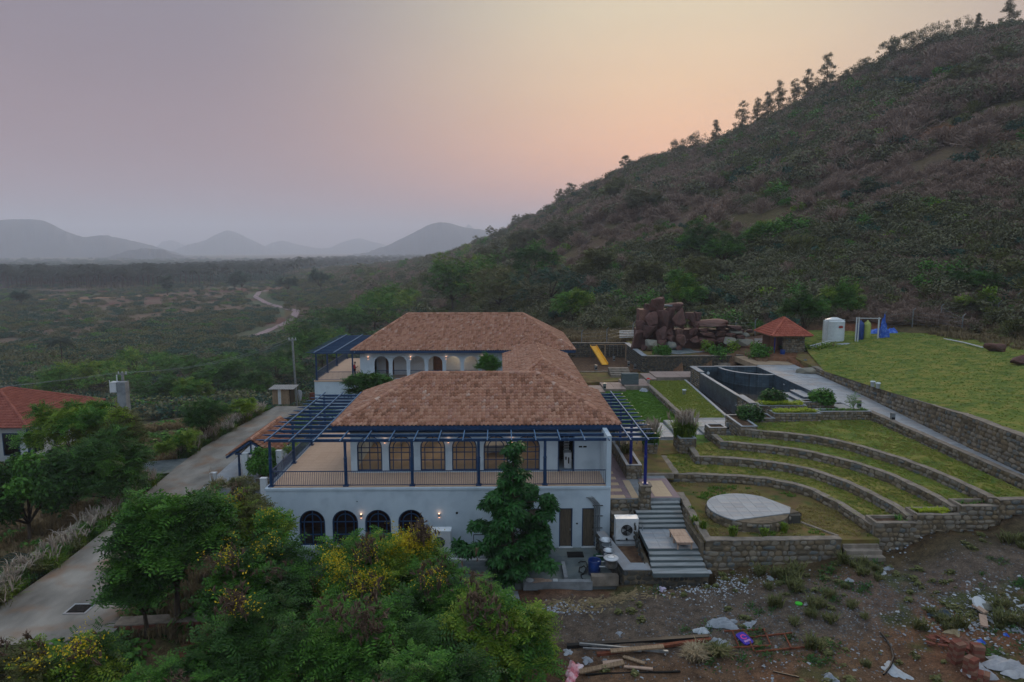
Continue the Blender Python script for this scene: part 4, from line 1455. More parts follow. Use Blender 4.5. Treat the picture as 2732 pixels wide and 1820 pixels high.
# ================================================================== BACK BUILDING
bb = thing('villa', 'second white villa behind, seven open arches under a long clay tiled hip roof', 'house', (-4, 72.6, -3.8))
AY = 73.6
MB().box(-20, 8, 72.6, 88, -4.3, -.12).build('lower_wall', MT['plaster'], bb)
MB().box(-20.05, 8.003, 72.55, 88.003, -.12, 0).build('terrace_slab', MT['terrace_tile'], bb)
arches = [(-12.93 + 1.95 * k, 1.56, 0.003, 2.48, True) for k in range(7)] + [(1.2, 1.56, .003, 2.48, True)]
arch_wall(bb, -15.25, 7.4, 0.0, 3.12, AY, .3, arches, MT['plaster'])
MB().box(-15.25, -15.0, AY + .3, 87.5, 0, 3.12).box(7.15, 7.4, AY + .3, 87.5, 0, 3.12).box(-15, 7.15, 87.25, 87.5, 0, 3.12).box(-13.9, -13.7, AY + 2.4, 87.25, 0, 3.12).build('wall', MT['plaster'], bb)
arch_wall(bb, -13.7, 7.15, 0.0, 3.12, AY + 2.4, .15, [(-12.4, .95, .01, 2.3, False), (-7.0, 1.1, .01, 2.3, False), (-1.0, 1.1, .01, 2.3, False)], MT['white'], name='corridor_wall')
for xd in (-12.4, -7.0, -1.0):
    MB().box(xd - .46, xd + .46, AY + 2.42, AY + 2.47, .02, 2.28).build('door', M('brown_door', ['#4a2f22', '#6b4733'], scale=6, rough=.6), bb)
MB().box(-15, 7.15, AY + .3, 87.25, 3.0, 3.05).build('soffit', MT['plaster'], bb)
for k in range(7):
    xc = -12.93 + 1.95 * k
    MB().bar((xc - .78, AY + .1, .9), (xc + .78, AY + .1, .9), .05).build('handrail', MT['blue'], bb)
    m = MB()
    for q in range(15):
        m.bar((xc - .74 + q * .105, AY + .1, .04), (xc - .74 + q * .105, AY + .1, .88), .02)
    m.build('balusters', MT['blue'], bb, stuff=True)
for k in range(5):
    wall_lamp(bb, [-14.35, -9.75, -5.9, -2.0, 1.9][k] if k else -14.35, AY, 2.3)
l = bpy.data.lights.new('lamp_light', 'POINT'); l.energy = 9; l.color = (1, .75, .5); l.shadow_soft_size = .05
cl = MB().cyl(-4.6, AY + 1.2, 2.7, 2.98, .06, n=8).build('ceiling_lamp_or_fill', MT['room_glow'], bb)
lo = bpy.data.objects.new('lamp_light', l); COL.objects.link(lo); lo.parent = cl; lo.location = Vector((-4.6, AY + 1.2, 2.5)) - wloc(cl)
hip_roof(bb, -16.0, 8.1, 72.8, 88.0, 3.2, 6.45, -10.86, 2.7, 80.4, 80.4, MT['tile'], course=.33)
railing(bb, (-19.8, 72.75), (-15.3, 72.75), 0, gap=.13)
railing(bb, (-19.8, 72.85), (-19.8, 87.8), 0, gap=.13)
railing(bb, (-19.8, 87.8), (-15.3, 87.8), 0, gap=.13)
pg2 = thing('pergola', 'blue steel pergola over the side terrace of the rear villa, above the person in red', 'pergola', (-19.8, 72.8, 0))
for k in range(14):
    y_ = 73.0 + k * 1.13
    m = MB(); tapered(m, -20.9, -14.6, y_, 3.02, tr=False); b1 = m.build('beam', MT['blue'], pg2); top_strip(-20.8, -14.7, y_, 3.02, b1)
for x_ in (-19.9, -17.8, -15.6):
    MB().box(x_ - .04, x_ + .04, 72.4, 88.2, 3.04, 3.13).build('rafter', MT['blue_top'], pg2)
for y_ in (72.85, 77.5, 82, 87.6):
    post(pg2, -19.8, y_, 0, 2.85)
post(pg2, -15.9, 72.85, 0, 2.85)

# ================================================================== CONNECTING WING
cw = thing('link_building', 'low linking wing between the two villas with its own hipped clay tile roof', 'house', (3.6, 60, -3.8))
MB().box(.9, 6.3, 54.2, 71.5, -4.2, 3.0).build('wall', MT['plaster'], cw)
hip_roof(cw, .3, 6.95, 53.6, 71.0, 3.0, 4.75, 3.6, 3.6, 57.1, 66.2, MT['tile'])

# ================================================================== ENTRANCE PORCH
pr = thing('entrance_porch', 'small open porch with a gabled clay tile roof on blue posts beside the driveway', 'porch', (-19.1, 54.5, -3.72))
for q in (((-17.3, 51.0, -1.75), (-17.3, 58.2, -1.75), (-19.1, 58.2, -.5), (-19.1, 51.0, -.5)), ((-20.95, 58.2, -1.75), (-20.95, 51.0, -1.75), (-19.1, 51.0, -.5), (-19.1, 58.2, -.5))):
    roof_tiles(pr, q, M('porch_tile', ['#7c5040', '#99664f', '#a87860', '#bb9480'], scale=2, rough=.9, isl=.6), .22, .3)
ridge_line(pr, (-19.1, 51.0, -.48), (-19.1, 58.2, -.48), MT['tile'], rad=.13)
for x_ in (-20.3, -17.8):
    for y_ in (51.7, 57.6):
        post(pr, x_, y_, -3.7, -1.6)
for y_ in (51.05, 54.6, 58.1):
    MB().bar((-21.0, y_, -1.86), (-19.1, y_, -.6), .1, .16).bar((-19.1, y_, -.6), (-17.3, y_, -1.86), .1, .16).bar((-20.3, y_, -1.55), (-17.8, y_, -1.55), .1, .12).bar((-19.1, y_, -1.5), (-19.1, y_, -.65), .1).build('rafter_frame', MT['blue'], pr)
MB().bar((-20.3, 51.1, -1.6), (-20.3, 58.1, -1.6), .1, .14).bar((-17.8, 51.1, -1.6), (-17.8, 58.1, -1.6), .1, .14).build('beam', MT['blue'], pr)
# ================================================================== TERRACED GARDEN WALLS
stone_wall('terrace_wall', 'lowest curved stone terrace wall, bordering the dry stage garden', 'stone wall', [w1[0]] + w1[1:], -1.75, Z1 + .05, .32, 230, seed=1, group='curved stone terrace walls')
stone_wall('terrace_wall', 'second curved stone terrace wall counted from the round stage', 'stone wall', w2, -1.1, Z2 + .06, .32, 230, seed=2, group='curved stone terrace walls')
stone_wall('terrace_wall', 'third curved stone terrace wall counted from the round stage', 'stone wall', w3, -.6, Z3 + .06, .32, 230, seed=3, group='curved stone terrace walls')
stone_wall('terrace_wall', 'uppermost curved stone terrace wall with the rough broken top', 'stone wall', w4, -.1, Z4 + .06, .32, 230, seed=4, group='curved stone terrace walls')
stone_wall('ramp_wall', 'straight stone wall holding up the grey paved path above the terraces', 'stone wall', ramp_l[::-1][::-1], [.3, .3, .3, .2], [1.12, 1.12, 1.12, 1.12], .35, 260, seed=5)
# the retaining wall of the big upper lawn, seen from the path: its face looks left
rw = [(33.35, 71.5)] + path_r[1:]
rwt = [1.63, 1.66, 2.1, 2.4, 2.78, 3.02, 3.12, 3.15]
stone_wall('retaining_wall', 'tall tan rubble retaining wall between the paved path and the big upper lawn', 'stone wall', rw, .7, rwt, .5, 300, seed=6, sw=.4, sh=.32)
stone_wall('garden_wall', 'low stone wall closing the front of the dry stage garden above the dirt yard', 'stone wall', [(10.95, 34.55), (18.3, 34.6)], [-3.6, -2.9], ZS + .06, .35, 260, seed=7, sw=.42, sh=.3)
stone_wall('garden_wall', 'stone wall running down the right side of the grey garden stairs', 'stone wall', [(10.95, 40.4), (10.95, 34.56)], [-1.6, -3.4], [-.9, ZS + .05], -.3 * -1, 160, seed=8, sw=.36)
MB().box(10.7, 10.95, 34.6, 40.4, -3.4, -1.6).build('buried_footing', MT['mortar'], bpy.data.objects['garden_wall.001'])
# stepped end planters along the front of the terraces
for k, (xa, xb, zt_, zb_, lab) in enumerate(((20.3, 22.5, -.70, -2.6, 'lowest of the three stepped stone planters, with one white flower, at the terrace ends'),
                                             (22.5, 24.9, -.25, -2.2, 'middle stepped stone planter full of yellow green strap leaves'),
                                             (24.9, 26.9, .22, -1.6, 'uppermost stepped stone planter, nearly bare, beside the path wall'))):
    p_ = stone_wall('stone_planter', lab, 'planter', [(xa, YF - .05), (xb, YF - .05)], zb_, zt_, .16, 110, seed=20 + k, group='stepped stone planters')
    MB().box(xa, xb, YF + .9, YF + 1.05, zb_, zt_).box(xa, xa + .16, YF + .11, YF + .9, zb_, zt_).box(xb - .16, xb, YF + .11, YF + .9, zb_, zt_ - .02).build('rim', MT['coping'], p_)
    MB().box(xa + .16, xb - .16, YF + .11, YF + .9, zb_, zt_ - .14).build('soil', MT['soil'], p_)
stone_wall('garden_wall', 'short sloping stone wall closing the right end of the terraces beside the path', 'stone wall', [(26.92, YF - .05), (29.2, YF - .05), (31.4, YF - .05)], [-1.7, -1.2, -.4], [.56, .6, 1.15], .3, 90, seed=29)
# narrow earth steps between the stage garden and the planters
es = thing('garden_steps', 'three brown earth coloured steps at the end of the low front wall', 'steps', (19.3, 34.4, -2.4))
for k in range(3):
    MB().box(18.35, 20.25, 33.75 + k * .34, 34.9, -2.7, -2.12 + k * .2).build('step', MT['coping'], es)
# round stage
sg = thing('round_stage', 'raised circular stone platform paved in pale grey, with one pointed corner', 'stage', (13.6, 37.8, ZS))
cx, cy, cr = 14.35, 37.8, 2.28
tipx, tipy = 17.2, 37.15
circ = [(cx + cr * math.cos(a), cy + cr * math.sin(a)) for a in np.linspace(R(48), R(338), 44)] + [(tipx, tipy)]
core = [(cx + (x_ - cx) * .975, cy + (y_ - cy) * .975) for x_, y_ in circ]
MB().prism(core, -2.0, -.95).build('mortar_core', MT['mortar'], sg)
slabs(sg, cx - 2.6, cx + 3.6, cy - 2.6, cy + 2.6, -.9, 10, 8, MT['granite'], 'paving_slab', gap=.012, h=.07, poly=circ)
st = []
for a, b_ in zip(circ, circ[1:] + circ[:1]):
    face_stones(sg, a, b_, -2.0, -2.0, -.97, -.97, 0, sw=.3, sh=.24, rnd=random.Random(int(a[0] * 99)), store=st)
emit_stones(sg, st, 150, 'stone')
# small block under the tip
sgb = MB().box(16.2, 17.0, 36.75, 37.05, -1.9, -1.0).build('side_block', MT['stone_dark'], sg)
# thin brown kerb leaving the stage towards the steps
kb = MB(); kb.bar((17.1, 36.9, -1.47), (18.3, 35.0, -1.47), .14, .1)
tag(kb.build('garden_kerb', MT['coping']), 'thin brown kerb running from the round stage to the front wall', 'kerb')

# ================================================================== STAIRS
gs = thing('garden_stairs', 'wide grey stone stairs with a middle landing going down to the dirt yard', 'stairs', (9.4, 36.5, -2.7))
yt = 39.35; zc = Z0
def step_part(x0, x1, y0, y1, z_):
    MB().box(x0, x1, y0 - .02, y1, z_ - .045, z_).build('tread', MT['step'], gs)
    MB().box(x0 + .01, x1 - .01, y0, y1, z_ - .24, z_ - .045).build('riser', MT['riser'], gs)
zz = Z0; yy = yt
MB().box(8.96, 10.84, yt, 43.6, Z0 - .3, Z0 - .012).build('landing', MT['concrete'], gs)
for k in range(6):
    zz -= .165; y1_ = yy; yy -= .31
    x0 = 8.97 if k < 2 else 8.0
    step_part(x0, 10.72, yy, y1_, zz)
zl = zz - .165
lx0, lx1, ly0, ly1 = 7.98, 10.7, yy - 2.55, yy
MB().box(lx0, lx1, ly0, ly1, zl - .3, zl - .04).build('landing', MT['riser'], gs)
slabs(gs, lx0, lx1, ly0, ly1, zl, 4, 4, MT['granite'], 'paving_slab', gap=.01, h=.035)
yy = ly0; zz = zl
for k in range(4):
    zz -= .165
    y1_ = yy; yy -= .33 if k < 3 else .55
    step_part(lx0 - .02 * k, 10.72 + .04 * k, yy, y1_, zz)
zbot = zz; ybot = yy
MB().box(7.75, 8.0, 34.0, 39.0, -3.5, -2.75).build('side_wall', MT['mortar'], gs)
st = []
face_stones(gs, (7.74, 39.0), (7.74, 34.4), -3.3, -3.3, -.95, -2.75, 0, rnd=random.Random(8), store=st)
emit_stones(gs, st, 50, 'stone_dark')
tp = tag(MB().cyl(8.15, ly1 - .2, zl, zl + .35, .03, n=6).build('metal_tap', MT['metal']), 'small metal stand pipe at the left edge of the stair landing', 'tap')
# bench table
bt = thing('low_wooden_table', 'low wooden table with a two board top on the stair landing', 'table', (9.9, 35.6, zl))
for k in range(2):
    MB().box(9.45, 10.35, 34.72 + k * .9, 35.60 + k * .9, zl + .36, zl + .42).build('table_board', MT['table_wood'], bt)
MB().box(9.5, 10.3, 34.76, 34.80, zl + .27, zl + .36).box(9.5, 10.3, 36.42, 36.46, zl + .27, zl + .36).box(9.5, 9.54, 34.8, 36.42, zl + .27, zl + .36).box(10.26, 10.3, 34.8, 36.42, zl + .27, zl + .36).build('apron', MT['table_wood'], bt)
for x_ in (9.53, 10.27):
    for y_ in (34.8, 35.6, 36.4):
        MB().box(x_ - .04, x_ + .04, y_ - .04, y_ + .04, zl, zl + .36).build('leg', MT['table_wood'], bt)
# tiered walls left of the stairs, below the paving
stone_wall('tiered_wall', 'brown stone wall just under the patterned paving beside the villa corner', 'stone wall', [(6.62, 39.35), (8.34, 39.35)], -1.75, -.95, .3, 60, seed=31, cap=False)
stone_wall('tiered_wall', 'grey lower stone wall behind the outdoor air conditioner', 'stone wall', [(6.62, 38.9), (7.95, 38.9)], -2.85, -1.65, .4, 60, mat='stone_dark', seed=32)
ld = thing('ledge_wall', 'low angled wall with a smooth grey top carrying the row of steel pots', 'stone wall', (6.3, 35.5, -3.5))
MB().prism([(5.75, 38.7), (6.15, 38.9), (6.95, 34.6), (8.0, 34.6), (10.9, 34.0), (10.9, 33.7), (6.5, 33.9)], -3.9, zbot - .06).build('mortar_core', MT['mortar'], ld)
MB().prism([(5.7, 38.75), (6.2, 38.9), (6.98, 34.65), (7.9, 34.62), (7.9, 33.84), (6.44, 33.86)], zbot - .06, zbot - .01).build('top_slab', MT['granite'], ld)
st = []
face_stones(ld, (6.5, 33.9), (10.9, 33.7), -3.9, -3.6, zbot - .08, zbot - .08, 0, rnd=random.Random(9), store=st)
face_stones(ld, (5.72, 38.7), (6.48, 33.9), -3.9, -3.9, zbot - .08, zbot - .08, 0, rnd=random.Random(10), store=st)
emit_stones(ld, st, 90, 'stone_dark')
fs = thing('front_slabs', 'row of pale flat slabs at the foot of the garden stairs', 'paving', (9.4, 34.0, zbot))
slabs(fs, 7.95, 11.0, 33.75, ybot + .02, zbot - .01, 8, 1, MT['granite'], 'paving_slab', gap=.012, h=.06)

# ================================================================== PATTERNED PAVING beside the villa
pp = thing('patterned_paving', 'mauve and cream rectangular paving strip along the side of the front villa', 'paving', (7.5, 45, Z0))
MB().box(6.56, 8.96, 39.38, 56.8, Z0 - .4, Z0 - .03).box(8.96, 9.3, 42.9, 56.8, Z0 - .4, Z0 - .03).build('bed', MT['concrete'], pp)
y_ = 39.45; k = 0
while y_ < 54:
    d_ = .62 if k % 2 else .5
    mt = MT['pav_cream'] if k % 2 == 0 else MT['pav_pink']
    if k % 2 == 0:
        MB().box(6.6, 7.55, y_, y_ + d_, Z0 - .03, Z0).build('paver', mt, pp)
        MB().box(7.57, 8.22 if y_ > 41.5 else 7.9, y_, y_ + d_, Z0 - .03, Z0 - .002).build('paver', MT['pav_pink'], pp)
    else:
        for q in range(3):
            MB().box(6.6 + q * .42, 7.01 + q * .42, y_ + .01, y_ + d_ - .01, Z0 - .03, Z0 - .001).build('paver', mt, pp)
        if y_ < 41.5:
            pass
        else:
            MB().box(7.88, 8.22, y_ + .01, y_ + d_ - .01, Z0 - .03, Z0 - .001).build('paver', mt, pp)
    y_ += d_; k += 1
MB().box(7.92, 8.35, 39.45, 42.6, Z0 - .03, Z0).build('paver', MT['pav_cream'], pp)
MB().box(9.0, 9.35, 39.42, 42.9, Z0 - .012, Z0 + .012).box(9.35, 10.45, 39.42, 39.62, Z0 - .012, Z0 + .012).box(10.45, 10.84, 39.42, 42.9, Z0 - .012, Z0 + .012).box(9.35, 10.45, 42.5, 42.9, Z0 - .012, Z0 + .012).build('paver', MT['pav_pink'], pp)
slabs(pp, 9.36, 10.44, 39.63, 42.49, Z0 + .012, 2, 5, MT['pav_cream'], 'paver', gap=.006, h=.024)
MB().box(9.2, 11.5, 43.5, 43.72, Z0 - .2, Z0 + .12).build('kerb', MT['coping'], pp)

def planter_box(label, x0, x1, y0, y1, zb, zt, n=70, seed=0, wall=.1, name='stone_planter', cat='planter', group=None, fill=-.12, mat='stone'):
    p_ = thing(name, label, cat, ((x0 + x1) / 2, (y0 + y1) / 2, zb), group)
    w = wall
    for (a0, a1, b0, b1) in ((x0, x1, y0, y0 + w), (x0, x1, y1 - w, y1), (x0, x0 + w, y0 + w, y1 - w), (x1 - w, x1, y0 + w, y1 - w)):
        MB().box(a0, a1, b0, b1, zb, zt - .04).build('side_wall', MT['mortar'], p_)
    st = []
    rnd = random.Random(seed + 40)
    for a, b_ in (((x0, y0), (x1, y0)), ((x1, y0), (x1, y1)), ((x1, y1), (x0, y1)), ((x0, y1), (x0, y0))):
        face_stones(p_, a, b_, zb, zb, zt - .05, zt - .05, 0, sw=.28, sh=.22, depth=.05, rnd=rnd, store=st)
    emit_stones(p_, st, n, mat)
    e = .04
    m = MB()
    m.box(x0 - e, x1 + e, y0 - e, y0 + w + e, zt - .04, zt).box(x0 - e, x1 + e, y1 - w - e, y1 + e, zt - .04, zt).box(x0 - e, x0 + w + e, y0 + w + e, y1 - w - e, zt - .04, zt).box(x1 - w - e, x1 + e, y0 + w + e, y1 - w - e, zt - .04, zt)
    m.build('rim', MT['granite'], p_)
    MB().box(x0 + w, x1 - w, y0 + w, y1 - w, zb, zt + fill).build('soil', MT['soil'], p_)
    return p_

planter_box('long stone planter trough under the right pergola posts', 8.25, 9.2, 42.95, 54.2, -1.2, 0.02, 160, 1, wall=.12)
planter_box('small stone planter box with a fountain grass, nearest the paving', 10.6, 11.5, 48.4, 49.3, -1.2, -.15, 40, 2, group='square stone planters along the terrace ends')
planter_box('small stone planter box holding the largest fountain grass', 13.2, 14.4, 48.6, 50.4, -1.0, 0.2, 40, 3, group='square stone planters along the terrace ends')
planter_box('small square stone planter box, nearly empty, beside the white slabs', 15.9, 17.2, 50.3, 51.5, -.7, .55, 40, 4, group='square stone planters along the terrace ends')
planter_box('stone planter corner block with the white flowering bush, below the pool', 18.2, 19.4, 49.9, 53.6, -.5, .75, 60, 5)
planter_box('low stone bed wall in front of the pool shrubs', 19.45, 21.6, 52.1, 53.7, -.2, .8, 40, 6)
planter_box('stone planter trough with bright yellow green strap leaves, nearer the lawn', 21.65, 25.3, 52.3, 53.3, -.1, 1.15, 90, 7)
planter_box('stone planter trough with yellow green strap leaves, nearer the pool', 21.4, 25.2, 54.6, 55.5, 0, 1.25, 80, 8)
planter_box('low stone wall bed with spiky seedlings at the top of the terraces', 25.35, 29.5, 52.6, 53.5, 0, 1.22, 80, 9)
planter_box('stone bed holding the round bush at the pool corner', 25.25, 27.8, 55.2, 56.2, .2, 1.4, 50, 10)
# pale walk across the garden between the lawns
wk = thing('garden_walk', 'pale slab walk crossing between the lawns behind the terraces', 'paving', (13, 54, Z0))
MB().box(9.35, 13.9, 52.0, 56.85, Z0 - .3, Z0 - .03).box(13.95, 16.0, 52.1, 56.85, Z0 - .3, -.53).box(16.0, 19.9, 52.1, 56.85, Z0 - .3, -.33).build('bed', MT['concrete'], wk)
slabs(wk, 9.4, 12.0, 52.3, 56.8, Z0 + .02, 3, 5, MT['granite'], 'paving_slab', gap=.02, h=.05)
slabs(wk, 12.05, 13.9, 52.3, 56.8, Z0 + .17, 2, 5, MT['granite'], 'paving_slab', gap=.02, h=.19)
slabs(wk, 14.0, 16.0, 52.3, 56.8, -.5, 2, 5, MT['granite'], 'paving_slab', gap=.02, h=.05)
slabs(wk, 16.1, 19.8, 53.9, 56.0, -.3, 4, 2, MT['granite'], 'paving_slab', gap=.02, h=.05)
stone_wall('kerb_wall', 'low stone kerb wall between the two narrow lawns beside the pool', 'kerb', [(15.85, 71.4), (15.85, 56.9)], -1.0, -.42, .28, 60, mat='stone', seed=33)

# ================================================================== POOL
pl = thing('swimming_pool', 'dark tiled infinity pool, nearly drained, with raised side walls and submerged steps', 'pool', (25, 66, -.6))
px0, px1, py0, py1 = 21.4, 28.8, 57.0, 75.0
zc, zw, zf = 1.0, -.45, -.9
MB().box(px0, px1, py0, py1, zf - .1, zf).build('pool_floor', MT['pool_tile'], pl)
MB().box(px0 - .0, px0 + .3, py0 + 3.0, py1 - 3.2, zf, zc - .15).build('spill_wall', MT['pool_slate'], pl)
MB().box(px0 - .02, px0 + .32, py0 + 3.0, py1 - 3.2, zc - .15, zc - .11).build('spill_coping', MT['granite'], pl)
for (y0_, y1_) in ((py0, py0 + 3.0), (py1 - 3.2, py1)):
    MB().box(px0 + .02, px0 + .45, y0_, y1_, zf, zc - .05).build('end_wall', MT['pool_tile'], pl)
    MB().box(px0 - .15, px0 + .5, y0_ - .05, y1_, zc - .05, zc).build('coping', MT['granite'], pl)
    st = []
    face_stones(pl, (px0, y1_), (px0, y0_), -1.1, -1.1, zc - .05, zc - .05, 0, sw=.26, sh=.22, rnd=random.Random(3), store=st)
    MB().box(px0, px0 + .02, y0_, y1_, -1.2, zc - .05).build('side_wall', MT['mortar'], pl)
    emit_stones(pl, st, 0, 'stone')
MB().box(px0 + .45, px1, py0 - .3, py0, zf, zc - .05).build('end_wall', MT['pool_tile'], pl)
MB().box(px0 - .1, px1 + .3, py0 - .32, py0 + .05, zc - .05, zc + .005).build('coping', MT['granite'], pl)
MB().box(px0 - .1, px1, py0 - .36, py0 - .31, zf, zc - .06).build('side_wall', MT['concrete'], pl)
MB().box(px1, px1 + .3, py0, py1, zf, zc - .05).build('end_wall', MT['pool_tile'], pl)
MB().box(px1 - .02, px1 + .33, py0 + .05, py1, zc - .05, zc + .003).build('coping', MT['granite'], pl)
MB().box(px0, px1 + .3, py1, py1 + .3, zf, zc - .05).build('end_wall', MT['pool_tile'], pl)
MB().box(px0 - .1, px1 + .33, py1, py1 + .35, zc - .05, zc + .004).build('coping', MT['granite'], pl)
# curved wall of the small inner basin in the far right corner
arc = []
for k in range(19):
    a = R(180 + 90 * k / 18)
    arc.append((px1 + 3.4 * math.cos(a) * 1.25, py1 + 4.6 * math.sin(a)))
m = MB(); mt_ = MB()
for a, b_ in zip(arc[:-1], arc[1:]):
    m.bar((a[0], a[1], (zf + zc - .12) / 2), (b_[0], b_[1], (zf + zc - .12) / 2), .22, zc - .12 - zf)
    mt_.bar((a[0], a[1], zc - .1), (b_[0], b_[1], zc - .1), .34, .04)
m.build('basin_wall', MT['pool_tile'], pl); mt_.build('basin_coping', MT['granite'], pl)
MB().prism([(px1, py1)] + arc, zf, .1).build('basin_floor', MT['pool_tile'], pl)
MB().prism([(px1, py1)] + arc, .1, .35).build('basin_water', MT['water'], pl)
for k, (xa, ya, yb, zt_) in enumerate(((26.6, 59.3, 63.9, .12), (27.2, 60.0, 63.9, .37), (27.8, 60.8, 63.9, .62))):
    MB().box(xa, px1, ya, yb, zf, zt_ - .04).build('pool_step', MT['pool_tile'], pl)
    MB().box(xa - .03, px1, ya - .03, yb, zt_ - .04, zt_).build('step_tread', MT['granite'], pl)
MB().box(px0 + .3, px1, py0, py1, zw - .02, zw).build('water_surface', MT['water'], pl)
# round inlet on the far wall
MB().tube([(23.3, py1 - .001, .25), (23.3, py1 - .05, .25)], .17, 16).build('pool_light', MT['white'], pl)
for y_ in (58.6, 60.5, 65.0, 67.5):
    MB().box(px1 - .03, px1, y_, y_ + .25, .35, .45).build('pool_light', MT['white'], pl)
# overflow trough
tr_ = thing('overflow_trough', 'narrow dark tiled overflow channel along the left foot of the pool', 'channel', (20.5, 66, -1))
MB().prism([(19.75, 56.3), (21.35, 56.3), (21.35, 75), (20.75, 75)], -1.25, -1.15).build('channel_floor', MT['pool_tile'], tr_)
MB().prism([(19.6, 56.2), (19.85, 56.2), (20.85, 75), (20.6, 75)], -1.25, -.47).build('channel_kerb', MT['granite'], tr_)
MB().prism([(19.6, 56.2), (21.6, 56.2), (21.6, 56.5), (19.62, 56.5)], -1.25, -.46).build('channel_kerb', MT['granite'], tr_)
MB().prism([(19.95, 56.55), (21.35, 56.55), (21.35, 75), (20.9, 75)], -1.15, -1.0).build('channel_water', MT['water'], tr_)
MB().box(20.6, 21.35, 57.4, 58.3, -1.1, -.5).build('channel_block', MT['granite'], tr_)

# ================================================================== PATH of grey slabs above the terraces
gp_ = thing('slab_path', 'long pale grey path of narrow cross slabs between pool and retaining wall', 'path', (30.5, 50, ZP))
pedge = [(XP + .3, 35.25)] + [(p[0] - .02, p[1]) for p in path_r[::-1]]
poly = [(XP + .3, 35.25), (30.43, 35.25), (30.48, 37.8), (30.95, 44.1), (31.4, 48.0), (32.0, 53.8), (32.5, 58.5), (33.05, 66), (33.4, 76), (29.13, 76), (29.13, 56.4), (XP + .3, 53.3)]
MB().prism(poly, ZP - .5, ZP - .04).build('bed', MT['concrete'], gp_)
rows = 0
y_ = 35.3
me_cache = {}
rest = MB()
while y_ < 75.9:
    d_ = .42 if y_ < 56 else .62
    yc = y_ + d_ / 2
    xl = XP + .32 if y_ < 53.3 else 29.15
    xr = np.interp(yc, [p[1] for p in path_r[::-1]], [p[0] for p in path_r[::-1]]) - .04
    n_ = max(1, int(round((xr - xl) / (1.3 if y_ < 56 else 1.4))))
    for q in range(n_):
        a = xl + (xr - xl) * q / n_; b_ = xl + (xr - xl) * (q + 1) / n_
        MB().box(a + .006, b_ - .006, y_ + .012, y_ + d_ - .012, ZP - .04, ZP + random.uniform(-.004, .004)).build('paving_slab', MT['granite'], gp_)
    y_ += d_
# steps down from the path towards the beds
sp = thing('garden_steps', 'short flight of pale steps from the slab path down to the strap leaf beds', 'steps', (28.6, 54.6, .6))
for k in range(4):
    MB().box(27.95 - k * .45, 29.1 - k * .45, 54.0, 56.3 - k * .2, .2, .97 - k * .15).build('step', MT['step'], sp)
MB().box(25.3, 27.3, 53.6, 55.1, .1, .42).build('step', MT['granite'], sp)

# small grey bollard lamps
bol = thing('bollard_lamp', 'grey square bollard lamp on the slab path beside the retaining corner', 'lamp', (0, 0, 0), 'grey bollard lamps')
MB().box(-.14, .14, -.12, .12, 0, .62).build('post', MT['galv'], bol)
MB().box(-.12, .12, -.122, -.118, .12, .30).build('louvre', MT['dark'], bol)
BOL = [(29.9, 50.3, ZP, None), (29.2, 53.9, 1.2, 'grey square bollard lamp at the head of the strap leaf beds'),
       (11.0, 70.6, -.62, 'grey bollard lamp on the slab step behind the green lawn'), (34.3, 75.2, 1.15, 'grey bollard lamp by the steps at the far end of the path'),
       (18.1, 52.6, -.3, 'grey bollard lamp tucked against the white flower planter'), (11.9, 83.6, -.85, 'grey block nearest the yellow slide'),
       (15.3, 90.5, -.85, 'grey block below the playground frame'), (16.5, 86.3, -.85, 'grey block leaning by the playground side wall'), (16.9, 84.2, -.85, 'grey block nearest the corner of the playground wall')]
for k, (x_, y_, z_, lab) in enumerate(BOL):
    o = bol if k == 0 else copy_tree(bol)
    place(o, (x_, y_, z_), random.uniform(-.2, .2), 1.0, lab)

# ================================================================== PLAYGROUND, REAR WALLS
sheet('playground_ground', [(8.2, 82.3), (17.4, 82.3), (17.4, 94), (8.2, 94)], -.85, MT['soil'])
stone_wall('retaining_wall', 'rear stone retaining wall behind the yellow slide', 'stone wall', [(8.0, 93.6), (17.3, 93.6)], -.9, 1.2, .4, 0, seed=51, mat='stone_dark')
stone_wall('retaining_wall', 'side retaining wall of the playground with a pale smooth coping', 'stone wall', [(17.3, 93.6), (17.3, 81.8)], -1.0, 1.2, .55, 0, seed=52, mat='stone_dark', capmat='granite')
stone_wall('retaining_wall', 'long dark layered stone wall below the rock fountain', 'stone wall', [(17.4, 81.8), (24.6, 81.9), (27.5, 82.0), (33.2, 83.5)], [-1.0, -1.0, -.3, .9], 1.15, .5, 0, seed=53, mat='stone_dark', sw=.5, sh=.16)
stone_wall('retaining_wall', 'low stone wall between the playground and the green lawn', 'stone wall', [(7.6, 82.2), (15.6, 82.2)], -1.5, -.82, .3, 0, seed=54, mat='stone_dark')
wk2 = thing('garden_walk', 'pinkish stepped slab walk at the far end of the lawns', 'paving', (15, 74, Z0))
for (a, b_, c_, d_, z_, n1_, n2_) in ((9.6, 11.0, 69.9, 73.4, -.78, 1, 2), (11.0, 13.3, 70.6, 74.3, -.62, 2, 3), (13.3, 16.2, 71.5, 75.4, -.45, 2, 3), (16.3, 17.5, 74.7, 78.5, -.36, 1, 2), (17.5, 24.8, 75.3, 79.0, -.25, 5, 2)):
    MB().box(a, b_, c_, d_, -1.4, z_ - .05).build('bed', MT['coping'], wk2)
    slabs(wk2, a, b_, c_, d_, z_, n1_, n2_, M('pink_slab', ['#8d7a72', '#a08c83'], scale=2, rough=.85, isl=.4), 'paving_slab', gap=.03, h=.05)
for k in range(4):
    MB().box(13.0, 15.4, 78.6 + k * .6, 79.4 + k * .6, -1.3, -.6 + k * .16).box(24.2 + k * .5, 25.6 + k * .5, 76.2 + k * .9, 79, -1, -.05 + k * .26).build('step', MT['coping'], wk2)
sheet('side_yard', [(9, 75.4), (24, 79), (24, 81.8), (9, 82)], Z0, MT['dry_ground'])
